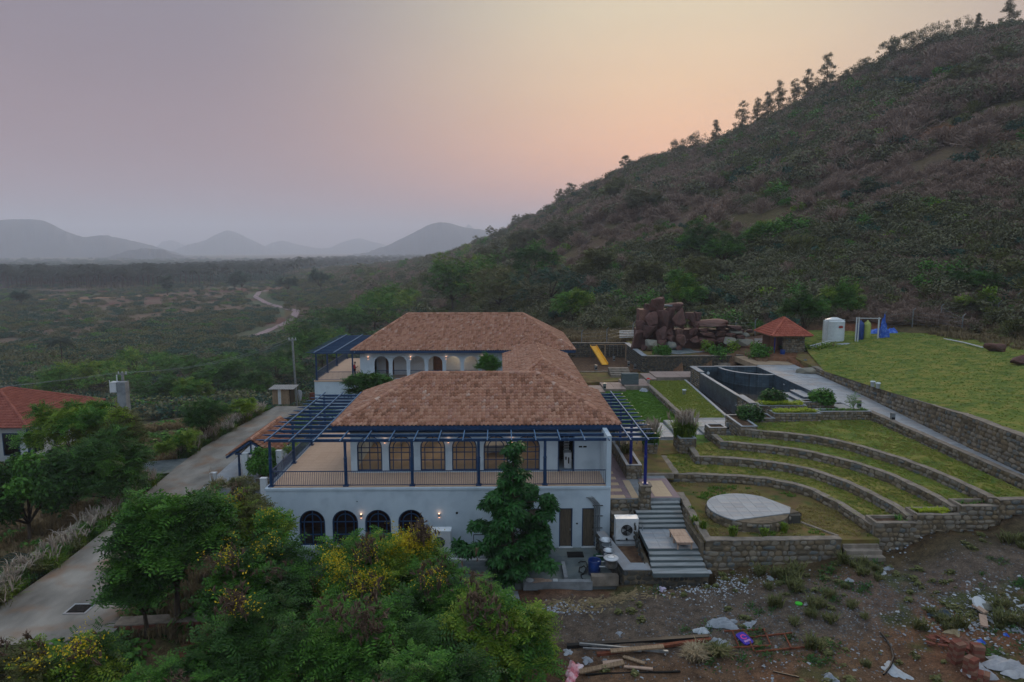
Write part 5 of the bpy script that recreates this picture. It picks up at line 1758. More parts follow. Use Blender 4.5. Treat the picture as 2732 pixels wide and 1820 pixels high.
sheet('rear_yard', [(17.9, 82.4), (33, 84.2), (45, 84.0), (45, 97), (17.9, 97)], 1.12, MT['dry_ground'])
sheet('rear_yard', [(29.0, 76.0), (33.4, 76.0), (34, 84), (28.5, 84)], 1.03, M('sandy_paving', ['#86735f', '#a08a72'], scale=1, rough=.9), .6)
# slide
sl = thing('slide', 'bright yellow plastic playground slide', 'slide', (13.3, 87.5, -.85))
sa = Vector((12.6, 91.2, 1.05)); sb = Vector((13.5, 86.6, -.72))
MB().bar(sa, sb, .82, .06).build('chute', MT['yellow'], sl)
dn = (sb - sa).normalized().cross(Vector((0, 0, 1))).normalized()
for s in (-1, 1):
    MB().bar(sa + dn * .42 * s + Vector((0, 0, .1)), sb + dn * .42 * s + Vector((0, 0, .1)), .07, .2).build('side_rail', MT['yellow'], sl)
    MB().bar(sa + dn * .4 * s, Vector((sa.x + dn.x * .4 * s, sa.y + .3, -.85)), .06).build('leg', MT['clay'], sl)
pf = thing('swing_frame', 'thin wooden playground swing frame with hanging chains', 'swing', (15.0, 91.2, -.85))
for x_ in (14.1, 16.9):
    MB().bar((x_, 90.6, -.85), (x_, 90.6, 1.35), .12).build('post', MT['wood'], pf)
MB().bar((12.0, 90.6, 1.35), (17.0, 90.6, 1.35), .1).build('top_bar', MT['wood'], pf)
for x_ in (14.7, 15.2, 15.8, 16.3):
    MB().bar((x_, 90.6, 1.3), (x_, 90.6, -.2), .025).build('chain', MT['galv'], pf)

# ================================================================== ROCK FOUNTAIN
rf = thing('rock_fountain', 'tall artificial rock waterfall of stacked reddish brown boulders', 'rock fountain', (22, 87, 1.1))

def boulder_mesh(seed, n=15, smooth_=False):
    """angular block: convex hull of points thrown on a box, edges slightly broken, faces roughened"""
    rnd = random.Random(seed)
    bm = bmesh.new()
    for k in range(n):
        ax = rnd.randrange(3)
        c_ = [rnd.uniform(-.92, .92) for _ in range(3)]
        c_[ax] = rnd.choice((-1, 1)) * rnd.uniform(.86, 1.0)
        bm.verts.new(c_)
    r_ = bmesh.ops.convex_hull(bm, input=bm.verts[:])
    bmesh.ops.delete(bm, geom=[g for g in r_['geom_interior'] if isinstance(g, bmesh.types.BMVert)], context='VERTS')
    bmesh.ops.dissolve_limit(bm, angle_limit=R(9), verts=bm.verts[:], edges=bm.edges[:])
    bmesh.ops.bevel(bm, geom=bm.edges[:], offset=.07, segments=1, affect='EDGES')
    bmesh.ops.triangulate(bm, faces=bm.faces[:])
    bmesh.ops.subdivide_edges(bm, edges=[e for e in bm.edges if e.calc_length() > .45], cuts=1, use_grid_fill=False)
    bmesh.ops.triangulate(bm, faces=bm.faces[:])
    for v_ in bm.verts:
        q = v_.co
        nz_ = fbm(np.array([q.x * 2.3 + seed]), np.array([q.y * 2.3 + q.z * 2.9]), seed, 3)[0]
        v_.co = q * (.90 + .2 * nz_)
    me_ = bpy.data.meshes.new('boulder')
    bm.to_mesh(me_); bm.free()
    return me_

BM_ = [boulder_mesh(s) for s in range(10)]
for b_ in BM_:
    b_.materials.append(MT['rock'])
BMP = [boulder_mesh(s + 20) for s in range(3)]
for b_ in BMP:
    b_.materials.append(MT['rock_pale'])
# (x, z centre, width, height) read off the enlargement (x/3.267+1600, y/3.267+760), depth
RK = [(505, 175, 120, 130, 88.5, 0), (440, 215, 90, 90, 89, 0), (450, 300, 130, 120, 87.2, 0), (545, 300, 90, 150, 87.4, 0), (615, 260, 90, 110, 88.4, 0), (690, 280, 110, 150, 87.2, 0), (660, 190, 150, 60, 89.4, 0),
      (790, 290, 90, 90, 88, 0), (850, 275, 60, 80, 88.6, 0), (360, 380, 90, 140, 88.4, 0), (330, 480, 110, 170, 88.0, 0), (445, 420, 110, 120, 86.8, 0), (540, 430, 90, 130, 86.8, 0), (455, 525, 95, 90, 86.2, 1),
      (545, 530, 90, 90, 86.4, 0), (605, 410, 60, 60, 87.4, 0), (620, 470, 70, 60, 87.2, 0), (690, 360, 80, 60, 87.6, 0), (690, 415, 60, 60, 87.3, 0), (715, 490, 85, 110, 86.4, 0), (625, 525, 80, 60, 86.6, 1), (765, 500, 50, 50, 86.8, 0),
      (970, 335, 290, 60, 87.6, 0), (820, 350, 90, 60, 88, 0), (825, 410, 80, 60, 87.4, 0), (825, 475, 80, 60, 87.2, 0), (920, 400, 90, 34, 87.4, 0), (935, 440, 120, 45, 87.2, 0), (925, 490, 130, 50, 87.0, 0), (1050, 380, 80, 40, 87.6, 0),
      (1050, 425, 80, 50, 87.3, 0), (1000, 505, 50, 40, 86.9, 0), (1060, 480, 70, 50, 87.1, 0), (1160, 375, 140, 40, 87.8, 0), (1195, 415, 110, 36, 87.6, 1), (1135, 490, 110, 70, 86.7, 1), (1150, 440, 90, 40, 87.4, 0), (1225, 460, 70, 45, 87.3, 0),
      (1275, 435, 50, 40, 87.5, 1), (1260, 505, 130, 60, 86.7, 1), (1300, 405, 60, 30, 88, 0), (400, 560, 60, 60, 86.2, 0), (690, 550, 60, 40, 86.3, 0)]
for k, (cx_, cy_, w_, h_, Y_, pale) in enumerate(RK):
    x_, _, z_ = at_y(cx_ / 3.267 + 1600, cy_ / 3.267 + 760, Y_)
    s_ = Y_ * .993 / FPX / 3.267
    me_ = (BMP if pale else BM_)[k % (3 if pale else 10)]
    ww = w_ * s_ * .58; hh = h_ * s_ * .58
    o = bpy.data.objects.new('boulder', me_)
    COL.objects.link(o)
    o.parent = rf
    o.location = Vector((x_, Y_ + ww * .3, z_)) - wloc(rf)
    o.scale = (ww, max(ww, .5) * .9, hh)
    o.rotation_euler = (0, 0, random.uniform(-.4, .4))
MB().prism([(18.3, 88.6), (22.8, 88.6), (22.8, 91), (18.3, 91)], .9, 6.2).build('core', MT['rock'], rf)
MB().prism([(18.0, 88.4), (32.0, 88.4), (31.5, 90), (18.0, 91)], .9, 3.6).build('core', MT['rock'], rf)
MB().box(21.0, 22.6, 88.9, 90.2, 6.62, 6.8).build('basin_rim', MT['concrete'], rf)
MB().box(24.0, 26.0, 89.0, 90.2, 5.0, 5.2).build('basin_rim', MT['concrete'], rf)
bs = [at_z(x_ / 3.267 + 1600, y_ / 3.267 + 760, 1.18) for x_, y_ in ((520, 590), (600, 565), (800, 535), (1000, 530), (1250, 545), (1290, 560), (1150, 580), (960, 582), (850, 590), (700, 603), (580, 600))]
bp_ = thing('fountain_basin', 'shallow dark curved basin in front of the rock waterfall', 'basin', (bs[0][0], bs[0][1], 1.1))
MB().prism(bs, 1.05, 1.2).build('basin_floor', MT['concrete_dark'], bp_)
m = MB()
for a, b_ in zip(bs, bs[1:] + bs[:1]):
    m.bar((a[0], a[1], 1.24), (b_[0], b_[1], 1.24), .12, .12)
m.build('basin_edge', MT['granite'], bp_)
rp_ = boulder_mesh(77); rp_.materials.append(MT['rock_pale'])
o = link('path_boulder', rp_, None, (32.5, 71.0, 1.1), scale=(1.2, .9, .45)); tag(o, 'flat grey boulder resting on the path beside the retaining wall', 'rock')

# ================================================================== PUMP HUT
hx0, hx1, hy0, hy1, hz0 = 34.2, 37.0, 81.6, 85.4, 1.1
hut = thing('pump_hut', 'small stone hut with a red clay pyramid roof beside the far lawn', 'hut', (35.6, 83, hz0))
stone_wall('x', '', '', [(hx0 + .2, hy0), (hx1, hy0)], hz0, hz0 + 2.6, .25, 90, parent=hut, cap=False, seed=61, sw=.3, sh=.24)
MB().box(hx1 - .25, hx1, hy0 + .25, hy1, hz0, hz0 + 2.6).box(hx0, hx0 + .25, hy0 + 1.6, hy1, hz0, hz0 + 2.6).box(hx0, hx1, hy1 - .25, hy1, hz0, hz0 + 2.6).build('wall', MT['clay'], hut)
MB().bar((hx0 - .9, hy0 - .1, hz0), (hx0 - .9, hy0 - .1, hz0 + 2.6), .12).build('post', MT['bluedeep'], hut)
MB().box(hx0 - .9, hx0, hy1 - .2, hy1, hz0, hz0 + 2.5).build('wall', MT['clay'], hut)
hip_roof(hut, hx0 - 1.6, hx1 + .6, hy0 - .9, hy1 + .9, hz0 + 2.55, hz0 + 4.5, 35.1, 35.1, 83.2, 83.8, M('hut_tile', ['#93493a', '#a85a48', '#b56a55'], scale=1.2, rough=.75, isl=.5), pitch=.3, course=.36, fascia=False, amp=.03)
MB().prism([(hx0 - 1.5, hy0 - .8), (hx1 + .5, hy0 - .8), (hx1 + .5, hy1 + .8), (hx0 - 1.5, hy1 + .8)], hz0 + 2.44, hz0 + 2.54).build('soffit', MT['wood'], hut)
br = thing('drum', 'blue plastic drum standing at the corner of the pump hut', 'barrel', (34.25, 81.1, hz0))
MB().lathe(34.1, 81.0, [(0, hz0), (.28, hz0), (.3, hz0 + .3), (.28, hz0 + .45), (.3, hz0 + .6), (.28, hz0 + .9), (.27, hz0 + .9), (.26, hz0 + .5), (0, hz0 + .5)], 14).build('drum_body', MT['barrel'], br)

# ================================================================== WATER TANK AND FILTERS
tk = thing('water_tank', 'white ribbed plastic water tank with a red badge beside the hut', 'water tank', (44, 88, 1.9))
tx, ty, _z = at_y(2225, 880, 88.0)
prof = [(0, 2.0)]
for k in range(16):
    z_ = 2.0 + k * .17
    prof += [(1.28, z_), (1.24, z_ + .05), (1.24, z_ + .11)]
prof += [(1.28, 4.7), (1.1, 4.95), (.5, 5.15), (.45, 5.2), (0, 5.22)]
MB().lathe(tx, ty, prof, 28).build('tank_body', MT['white_plastic'], tk, smooth=False)
MB().box(tx - .05, tx + .5, ty - 1.33, ty - 1.27, 3.95, 4.12).box(tx + .0, tx + .46, ty - 1.335, ty - 1.28, 4.14, 4.25).build('badge', M('red_badge', ['#8f2a26', '#a8322c'], rough=.5), tk)
pk = thing('plinth', 'rubble stone plinth under the white water tank', 'plinth', (tx, ty, 1.2))
MB().box(tx - 1.9, tx + 5.3, ty - 1.8, ty + 2.4, 1.0, 1.95).build('core', MT['concrete'], pk)
st = []
face_stones(pk, (tx - 1.9, ty - 1.8), (tx + 5.3, ty - 1.8), 1.0, 1.0, 1.9, 1.9, 0, rnd=random.Random(4), store=st); emit_stones(pk, st, 0, 'stone_dark')
wf = thing('plumbing', 'white plumbing frame of pipes around the water tank and filters', 'pipes', (tx, ty - 2, 1.9))
for (x_, y_, za, zb_) in ((tx - 1.6, ty - 1.6, 1.9, 5.0), (tx + 2.2, ty - 1.9, .9, 5.4), (tx + 1.9, ty - 1.9, .9, 5.4), (tx + 5.0, ty - 1.5, 1.9, 5.3), (tx + 5.3, ty - 1.0, 1.9, 5.3), (tx - 1.9, ty - 1.0, 1.9, 5.0)):
    MB().bar((x_, y_, za), (x_, y_, zb_), .12).build('upright_pipe', MT['white'], wf)
MB().bar((tx - 1.9, ty - 1.6, 5.0), (tx + .6, ty - 1.5, 5.05), .09).bar((tx + 1.9, ty - 1.8, 5.3), (tx + 5.3, ty - 1.4, 5.2), .09).bar((tx - 1.6, ty - 1.6, 2.1), (tx + 5.3, ty - 1.6, 2.1), .1).build('cross_pipe', MT['white'], wf)
MB().bar((tx + 1.2, ty - 2.6, 1.2), (tx + 2.9, ty - 2.4, 1.2), .16).bar((tx + 1.4, ty - 2.3, 1.45), (tx + 2.7, ty - 2.3, 1.45), .12).build('valve_manifold', MT['white'], wf)
for (dx, mt, lab) in ((3.15, MT['barrel'], 'blue cylindrical filter vessel next to the water tank'), (4.05, M('lime_plastic', ['#8f9a4a', '#a8b062'], rough=.4), 'lime green cylindrical filter vessel beside the blue one')):
    fv = thing('filter_vessel', lab, 'filter', (tx + dx, ty - .6, 1.95))
    MB().lathe(tx + dx, ty - .6, [(.15, 1.95), (.42, 2.4), (.45, 2.7), (.45, 4.3), (.35, 4.6), (.12, 4.75), (.1, 4.9), (0, 4.9)], 18).build('vessel', mt, fv, smooth=True)
    MB().cyl(tx + dx, ty - .6, 1.95, 2.35, .3, n=10).build('base', MT['black'], fv)
# blue tarpaulins
def crumple(name, label, cat, x_, y_, z_, sx, sy, h, mat, seed, n=14, rz=0):
    """a crumpled sheet lying on the ground with real folds"""
    V = []
    for i_ in range(n):
        for j_ in range(n):
            u_ = i_ / (n - 1) * 2 - 1; v_ = j_ / (n - 1) * 2 - 1
            e = 1 + .25 * math.sin(3.1 * math.atan2(v_, u_) + seed) + .12 * math.sin(7 * math.atan2(v_, u_) + seed * 2)
            nn = fbm(np.array([u_ * 2.4 + seed]), np.array([v_ * 2.4]), seed, 4)[0]
            edge = max(abs(u_), abs(v_))
            V.append((u_ * sx * e, v_ * sy * e, max(0.01, h * (1 - edge ** 2) * (.35 + 1.1 * nn) + .12 * h * nn)))
    F = [(i_ * n + j_, (i_ + 1) * n + j_, (i_ + 1) * n + j_ + 1, i_ * n + j_ + 1) for i_ in range(n - 1) for j_ in range(n - 1)]
    me_ = bpy.data.meshes.new(name); me_.from_pydata(V, [], F); me_.materials.append(mat)
    o = link(name, me_, None, (x_, y_, z_), rot=(0, 0, rz))
    tag(o, label, cat)
    return o

crumple('tarpaulin', 'blue and white tarpaulin bundled upright beside the filter frame', 'tarpaulin', tx + 6.3, ty - .4, 1.5, .6, .5, 3.8, MT['tarp'], 3)
crumple('tarpaulin', 'blue tarpaulin draped low over the green plants behind the tank', 'tarpaulin', tx + 8.9, ty + 4.0, 1.7, 2.6, 1.3, 1.6, MT['tarp'], 5)
# stacks of white pipes near the hut and rock
for (x_, y_, z_, L, rz, lab, nn) in ((33.2, 87.6, 1.5, 3.6, .05, 'rack of white pipes between the rocks and the hut', 5), (38.2, 82.6, 1.3, 3.6, .45, 'bundle of white pipes lying right of the hut', 5), (17.0, 96.2, 1.6, 4.4, .1, 'folded stack of white pipes left of the rock waterfall', 5)):
    t_ = thing('pipe_stack', lab, 'pipes', (x_, y_, z_))
    for k in range(nn):
        MB().tube([(x_, y_ + k * .05, z_ + k * .22), (x_ + L * math.cos(rz), y_ + L * math.sin(rz), z_ + k * .22 + (.5 if rz > .3 else 0))], .07, 6).build('pipe', MT['white'], t_)
# long hose lying over the upper lawn
hp = [at_z(x_ * 1.1606, y_ * 1.1606, z_) for x_, y_, z_ in ((1965, 766, 1.9), (2080, 776, 2.15), (2160, 786, 2.4), (2215, 797, 2.7), (2258, 809, 2.9))]
m = MB(); m.tube([(a[0], a[1], z_ + .14) for a, z_ in zip(hp, (1.95, 2.3, 2.75, 3.05, 3.25))], .075, 6)
tag(m.build('lawn_pipe', MT['white']), 'long white pipe curving along the back edge of the upper lawn', 'pipe')
# ================================================================== PLANTS
LF = {
    'deep': leaf('deep_green_leaf', ['#20381a', '#2c4920', '#3a5b27', '#4b6f30']),
    'mid': leaf('mid_green_leaf', ['#28471a', '#3a6224', '#4f7a2c', '#658c36']),
    'yellowgreen': leaf('yellow_green_leaf', ['#3a5a18', '#567420', '#74892c', '#8f9a3a']),
    'olive': leaf('olive_leaf', ['#3a4026', '#505430', '#62643a', '#747046'], .15, 1.2),
    'dull': leaf('dull_scrub_leaf', ['#3a3a2a', '#4a4b35', '#5a5a42', '#66634c'], .15, 1.4),
    'blue': leaf('blue_green_leaf', ['#1c352e', '#2a463a', '#365244', '#466250']),
    'brown': leaf('dry_twig', ['#5c4c43', '#6f5d52', '#806c60', '#8e7b6d'], .1, 1.35),
    'palm': leaf('palm_frond', ['#15221c', '#202f25', '#2c3b2b']),
    'yellow': M('yellow_blossom', ['#a8920f', '#c9b01c', '#d8c534'], rough=.6, isl=.8, trans=.3),
    'pod': M('dry_pod', ['#4a3a30', '#645042', '#7a6452'], rough=.9, isl=.7),
    'lime': leaf('lime_strap_leaf', ['#7c8f1e', '#98a82a', '#b3bb3e'], .35),
    'straw': M('straw', ['#8a7a58', '#a8977a', '#c0b196'], rough=.9, isl=.7, trans=.2),
    'plume': M('grass_plume', ['#847a70', '#9c9084', '#b0a598'], rough=.9, isl=.6, trans=.3),
    'drygrass': M('dry_grass', ['#6a5b44', '#857456', '#9c8a68'], rough=.95, isl=.7, trans=.2),
    'lawn_green': leaf('lawn_blade', ['#4a6c24', '#5f8430', '#74963a'], .3),
    'lawn_olive': leaf('olive_lawn_blade', ['#68782c', '#828c3a', '#969a46'], .3),
    'lawn_dry': leaf('dry_lawn_blade', ['#7a7040', '#90854c', '#a2965c'], .3),
    'white': M('white_blossom', ['#c8c8cc', '#e0e0e2'], rough=.7),
}
rng = np.random.default_rng(11)
bigl = [(p_[0] + .35, p_[1]) for p_ in up_edge] + up_far[::-1]

def t_pinnate(n=5, droop=.3, lw=.19, ll=.40):
    V = []; F = []
    for k in range(n):
        x_ = .12 + .88 * k / (n - 1)
        z_ = -droop * x_ * x_
        l_ = ll * (1 - .35 * abs(x_ - .45))
        for s in (-1, 1):
            o = len(V)
            V += [(x_, 0, z_), (x_ + .04, s * l_ * .5, z_ + .03), (x_ + .12, s * l_, z_ - .05), (x_ + lw, s * l_ * .45, z_ - .01)]
            F.append((o, o + 1, o + 2, o + 3))
    return np.array(V), np.array(F)

def t_whorl(n=6, ll=1.0, lw=.2, droop=.45):
    V = []; F = []
    for k in range(n):
        a = 2 * math.pi * k / n + .3 * (k % 2)
        c_, s_ = math.cos(a), math.sin(a)
        o = len(V)
        V += [(0, 0, 0), (c_ * ll * .5 - s_ * lw, s_ * ll * .5 + c_ * lw, .02), (c_ * ll, s_ * ll, -droop), (c_ * ll * .5 + s_ * lw, s_ * ll * .5 - c_ * lw, .02)]
        F.append((o, o + 1, o + 2, o + 3))
    return np.array(V), np.array(F)

def t_leafs(n=5, seed=0, size=.5):
    r_ = np.random.default_rng(seed)
    V = []; F = []
    for k in range(n):
        p = r_.normal(0, .45, 3); d = r_.normal(0, 1, 3); d /= np.linalg.norm(d)
        u_ = np.cross(d, r_.normal(0, 1, 3)); u_ /= np.linalg.norm(u_)
        o = len(V)
        V += [tuple(p), tuple(p + d * size * .5 + u_ * size * .3), tuple(p + d * size), tuple(p + d * size * .5 - u_ * size * .3)]
        F.append((o, o + 1, o + 2, o + 3))
    return np.array(V), np.array(F)

def t_blades(n=8, seed=0, spread=.7, w=.03, bend=.5):
    r_ = np.random.default_rng(seed)
    V = []; F = []
    for k in range(n):
        a = r_.uniform(0, 2 * math.pi); s = r_.uniform(.2, 1) * spread; h = r_.uniform(.6, 1)
        c_, s_ = math.cos(a), math.sin(a)
        o = len(V)
        V += [(-s_ * w, c_ * w, 0), (s_ * w, -c_ * w, 0), (c_ * s * .45 + s_ * w * .8, s_ * s * .45 - c_ * w * .8, h * .75), (c_ * s * .45 - s_ * w * .8, s_ * s * .45 + c_ * w * .8, h * .75)]
        F.append((o, o + 1, o + 2, o + 3))
        V += [(c_ * s, s_ * s, h * (1 - bend * .3)), (c_ * s * 1.02, s_ * s * 1.02, h * (1 - bend * .3))]
        F.append((o + 3, o + 2, o + 4, o + 5))
    return np.array(V), np.array(F)

PIN, WHO, LEA, BLA = t_pinnate(), t_whorl(), t_leafs(), t_blades()
PIN4 = t_pinnate(4, .3, .2, .5)

def scatter(name, tmpl, P_, dirs, scales, mat, upj=.35, rg=rng):
    """copies of a small leaf group: local x along dirs, z roughly up"""
    V0, F0 = tmpl
    n = len(P_)
    x_ = dirs / np.linalg.norm(dirs, axis=1)[:, None]
    up_ = np.tile([0, 0, 1.0], (n, 1)) + rg.normal(0, upj, (n, 3))
    y_ = np.cross(up_, x_); y_ /= np.maximum(np.linalg.norm(y_, axis=1), 1e-6)[:, None]
    z_ = np.cross(x_, y_)
    Rm = np.stack([x_, y_, z_], 2)                       # n,3,3
    sc = np.asarray(scales).reshape(n, 1, 1)
    VV = np.einsum('nij,kj->nki', Rm, V0) * sc + np.asarray(P_)[:, None, :]
    FF = F0[None] + (np.arange(n) * len(V0))[:, None, None]
    return np_mesh(name, VV.reshape(-1, 3), FF.reshape(-1, F0.shape[1]), mat)

def clump_points(centers, radii, n, flat=.8, shell=.45, rg=rng, low=-.35):
    """points spread through many clumps, denser near the outside, none deep inside"""
    k = len(centers)
    w = np.array(radii) ** 2; w = w / w.sum()
    idx = rg.choice(k, n, p=w)
    d = rg.normal(0, 1, (n, 3)); d /= np.linalg.norm(d, axis=1)[:, None]
    m = d[:, 2] < low
    d[m, 2] *= -1
    rr_ = (shell + (1 - shell) * rg.random(n) ** .6)
    c_ = np.array(centers)[idx]; r_ = np.array(radii)[idx]
    off = d * (rr_ * r_)[:, None]
    off[:, 2] *= flat
    return c_ + off, d, idx

def crown_clumps(cx, cy, cz, rx, ry, rz, k, cr=(.26, .42), rg=rng, cone=0.0):
    C_ = []; Rr = []
    while len(C_) < k:
        d = rg.normal(0, 1, 3); d /= np.linalg.norm(d)
        if d[2] < -.55:
            continue
        s = rg.uniform(.35, .86)
        if cone:
            s *= 1 - cone * max(0, d[2]) * .5
        C_.append((cx + d[0] * rx * s, cy + d[1] * ry * s, cz + d[2] * rz * s))
        Rr.append(rg.uniform(*cr) * min(rx, rz * 1.2))
    return C_, Rr

def trunk_mesh(x_, y_, z0, tips, r0=.14, seed=0, forks=5):
    rnd = random.Random(seed)
    m = MB()
    tips = list(tips)
    rnd.shuffle(tips)
    top = np.mean(np.array(tips), 0)
    fz = z0 + (top[2] - z0) * .42
    f = (x_ + (top[0] - x_) * .3, y_ + (top[1] - y_) * .3, fz)
    m.tube([(x_, y_, z0 - .3), (x_ + rnd.uniform(-.1, .1), y_, (z0 + fz) / 2), f], [r0, r0 * .85, r0 * .7], 7)
    for t_ in tips[:forks * 2]:
        mid = [(f[i_] + t_[i_]) / 2 + rnd.uniform(-.15, .15) for i_ in range(3)]
        mid[2] += .1
        m.tube([f, mid, t_], [r0 * .5, r0 * .32, r0 * .1], 5)
    return m.mesh('trunk', MT['bark'], True)

def tree(name, label, cat, x_, y_, zc, rx, rz, nleaf, lsize, kind='mid', tmpl=None, clumps=26, z0=None, group=None, seed=0, r0=.14, yellow=0, pods=0, ry=None,
         cr=(.2, .36), kind2=None, f2=.3, cone=0, shell=.25, upbias=.4, cat2=None, forks=6, shoots=0):
    rg = np.random.default_rng(seed + 1000)
    z0 = land1(x_, y_) if z0 is None else z0
    t_ = thing(name, label, cat, (x_, y_, z0), group)
    C_, Rr = crown_clumps(x_, y_, zc, rx, ry or rx, rz, clumps, cr, rg, cone)
    link('trunk', trunk_mesh(x_, y_, z0, C_, r0, seed, forks), t_)
    tmpl = tmpl or PIN
    P_, d, idx = clump_points(C_, Rr, nleaf, .8, shell, rg)
    dirs = d * .9 + rg.normal(0, .5, d.shape); dirs[:, 2] = dirs[:, 2] * .5 + rg.uniform(-.3, upbias, len(d))
    sc = lsize * rg.uniform(.55, 1.45, nleaf)
    if shoots:
        top_ = sorted(range(len(C_)), key=lambda q: -(C_[q][2] + rg.uniform(-.6, .6)))[:shoots]
        SP = []; SD = []
        for q in top_:
            c0 = np.array(C_[q]); lean = np.array([rg.normal(0, .3), rg.normal(0, .3) - .15, 1.0]); lean /= np.linalg.norm(lean)
            Ls = rg.uniform(.7, 1.35) * (Rr[q] + .35)
            for u_ in np.linspace(.35, 1, 15):
                SP.append(c0 + lean * Ls * u_ + rg.normal(0, .03, 3)); g_ = rg.uniform(0, 6.28)
                SD.append((math.cos(g_), math.sin(g_), .55 * u_))
        P_ = np.concatenate([P_, np.array(SP)]); dirs = np.concatenate([dirs, np.array(SD)]); sc = np.concatenate([sc, np.full(len(SP), lsize * .95)])
        idx = np.concatenate([idx, np.repeat(top_, 15)]); nleaf = len(P_)
    if kind2:
        cl2 = rg.random(len(C_)) < f2
        m2 = cl2[idx] | (rg.random(nleaf) < .06)
        link('crown', scatter('crown', tmpl, P_[~m2], dirs[~m2], sc[~m2], LF[kind], rg=rg), t_, stuff=False)
        if m2.sum():
            link('young_foliage', scatter('young_foliage', tmpl, P_[m2], dirs[m2], sc[m2], LF[kind2], rg=rg), t_)
    else:
        link('crown', scatter('crown', tmpl, P_, dirs, sc, LF[kind], rg=rg), t_)
    for n_, nm, tm, mt, sz, up_ in ((yellow, 'blossom', t_leafs(7, 3, .5), 'yellow', .17, True), (pods, 'dry_pods', t_blades(9, 5, .5, .05, .2), 'pod', .34, False)):
        if n_:
            nc_ = max(2, n_ // 26)
            ci = rg.choice(len(P_), nc_, replace=False)
            cand = P_[ci] + d[ci % len(d)] * .12
            cand = P_[np.argsort(-(P_[:, 2] - P_[:, 1] * .45 + rg.normal(0, .35, len(P_))))[:nc_ * 6]][rg.choice(nc_ * 6, nc_, replace=False)] + np.array([0, -.12, .1])
            PP = (np.repeat(cand, 26, 0)[:n_]) + rg.normal(0, .27, (min(n_, nc_ * 26), 3)) + (np.array([0, 0, .18]) if up_ else np.array([0, 0, .05]))
            DD = rg.normal(0, 1, PP.shape)
            if not up_:
                DD[:, 2] = 0
            link(nm, scatter(nm, tm, PP, DD, sz * rg.uniform(.6, 1.4, len(PP)), LF[mt], upj=.3 if up_ else .9, rg=rg), t_)
    return t_

def px_tree(name, label, cat, px, py, Y, rx, rz, nleaf, lsize, **kw):
    """px, py: centre of the crown in the 2354-wide view"""
    x_, y_, z_ = at_y(px * 1.1606, py * 1.1606, Y)
    return tree(name, label, cat, x_, y_, z_, rx, rz, nleaf, lsize, **kw)

# ---------- foreground thicket
FG = [('bushy tree with yellow flowers in front of the four lower arches', 860, 1345, 31.0, 3.4, 2.1, 3600, .46, 'mid', 'yellowgreen', .3, 1, 400, 240, 56),
      ('dark bushy tree rising in front of the left end of the villa wall', 615, 1360, 30.0, 2.6, 2.5, 3600, .48, 'deep', 'mid', .45, 2, 50, 120, 54),
      ('flowering tree with the densest yellow blossom, left of the outdoor unit', 960, 1300, 32.5, 1.5, 1.6, 900, .40, 'mid', 'yellowgreen', .4, 3, 850, 120, 22),
      ('bright green tree at the lower centre of the thicket, nearest the dirt yard', 1150, 1480, 26.0, 2.3, 2.3, 3600, .44, 'mid', 'yellowgreen', .4, 4, 0, 160, 50),
      ('dense tree at the bottom of the picture below the yellow blossom', 850, 1520, 25.0, 3.0, 2.2, 4200, .44, 'deep', 'mid', .55, 5, 0, 160, 60),
      ('tree at the bottom edge between the broken wall and the thicket', 590, 1500, 24.5, 2.2, 1.9, 2600, .42, 'deep', 'mid', .4, 6, 30, 80, 44),
      ('small flowering shrub tree at the bottom left in front of the road', 190, 1545, 23.0, 1.6, 1.2, 1300, .36, 'deep', 'yellowgreen', .45, 7, 40, 40, 24),
      ('small olive shrub at the very corner, left of the flowering one', 60, 1555, 22.5, 1.2, 1.0, 700, .34, 'olive', 'yellowgreen', .4, 14, 20, 40, 16),
      ('low sprawling shrub below the broken brick wall at the bottom edge', 400, 1580, 23.0, 1.8, .8, 1300, .34, 'deep', 'mid', .4, 8, 0, 20, 20),
      ('lowest tree of the thicket, cut by the bottom edge', 960, 1620, 21.5, 3.0, 1.6, 3000, .42, 'deep', 'mid', .4, 9, 0, 160, 40),
      ('slender young tree whose tip crosses the left corner of the white wall', 645, 1225, 32.5, .95, 1.7, 420, .46, 'mid', 'yellowgreen', .3, 10, 26, 0, 12),
      ('yellow green shrub behind the forked driveway tree, left of the villa corner', 570, 1225, 35.0, 1.7, 2.0, 1600, .40, 'olive', 'yellowgreen', .45, 12, 26, 20, 30),
      ('leafy tree filling the gap between the blossom tree and the tiered tree', 1010, 1400, 28.5, 1.8, 1.8, 1700, .42, 'deep', 'mid', .4, 15, 26, 110, 28)]
for (lab, px_, py_, Y_, rx_, rz_, n_, ls_, k1, k2, f_, sd_, ye, po, cl_) in FG:
    px_tree('cassia_tree', lab, 'tree', px_, py_, Y_, rx_, rz_, n_, ls_, kind=k1, kind2=k2, f2=f_, seed=sd_, yellow=ye, pods=po, clumps=cl_, r0=.03 + .03 * rx_, shoots=int(8 + rx_ * 5), cr=(.16, .32))
px_tree('raintree', 'broad dark green feathery tree leaning over the driveway', 'tree', 400, 1225, 31.5, 3.0, 1.8, 4200, .54, kind='deep', kind2='mid', f2=.4, seed=11, clumps=64, r0=.16, cr=(.14, .26), shoots=14)
px_tree('raintree', 'lower branch mass of dark feathery leaves over the driveway edge', 'tree', 325, 1335, 30.5, 1.6, 1.4, 1500, .5, kind='deep', kind2='mid', f2=.2, seed=13, clumps=28, r0=.12, cr=(.16, .28), shoots=6)
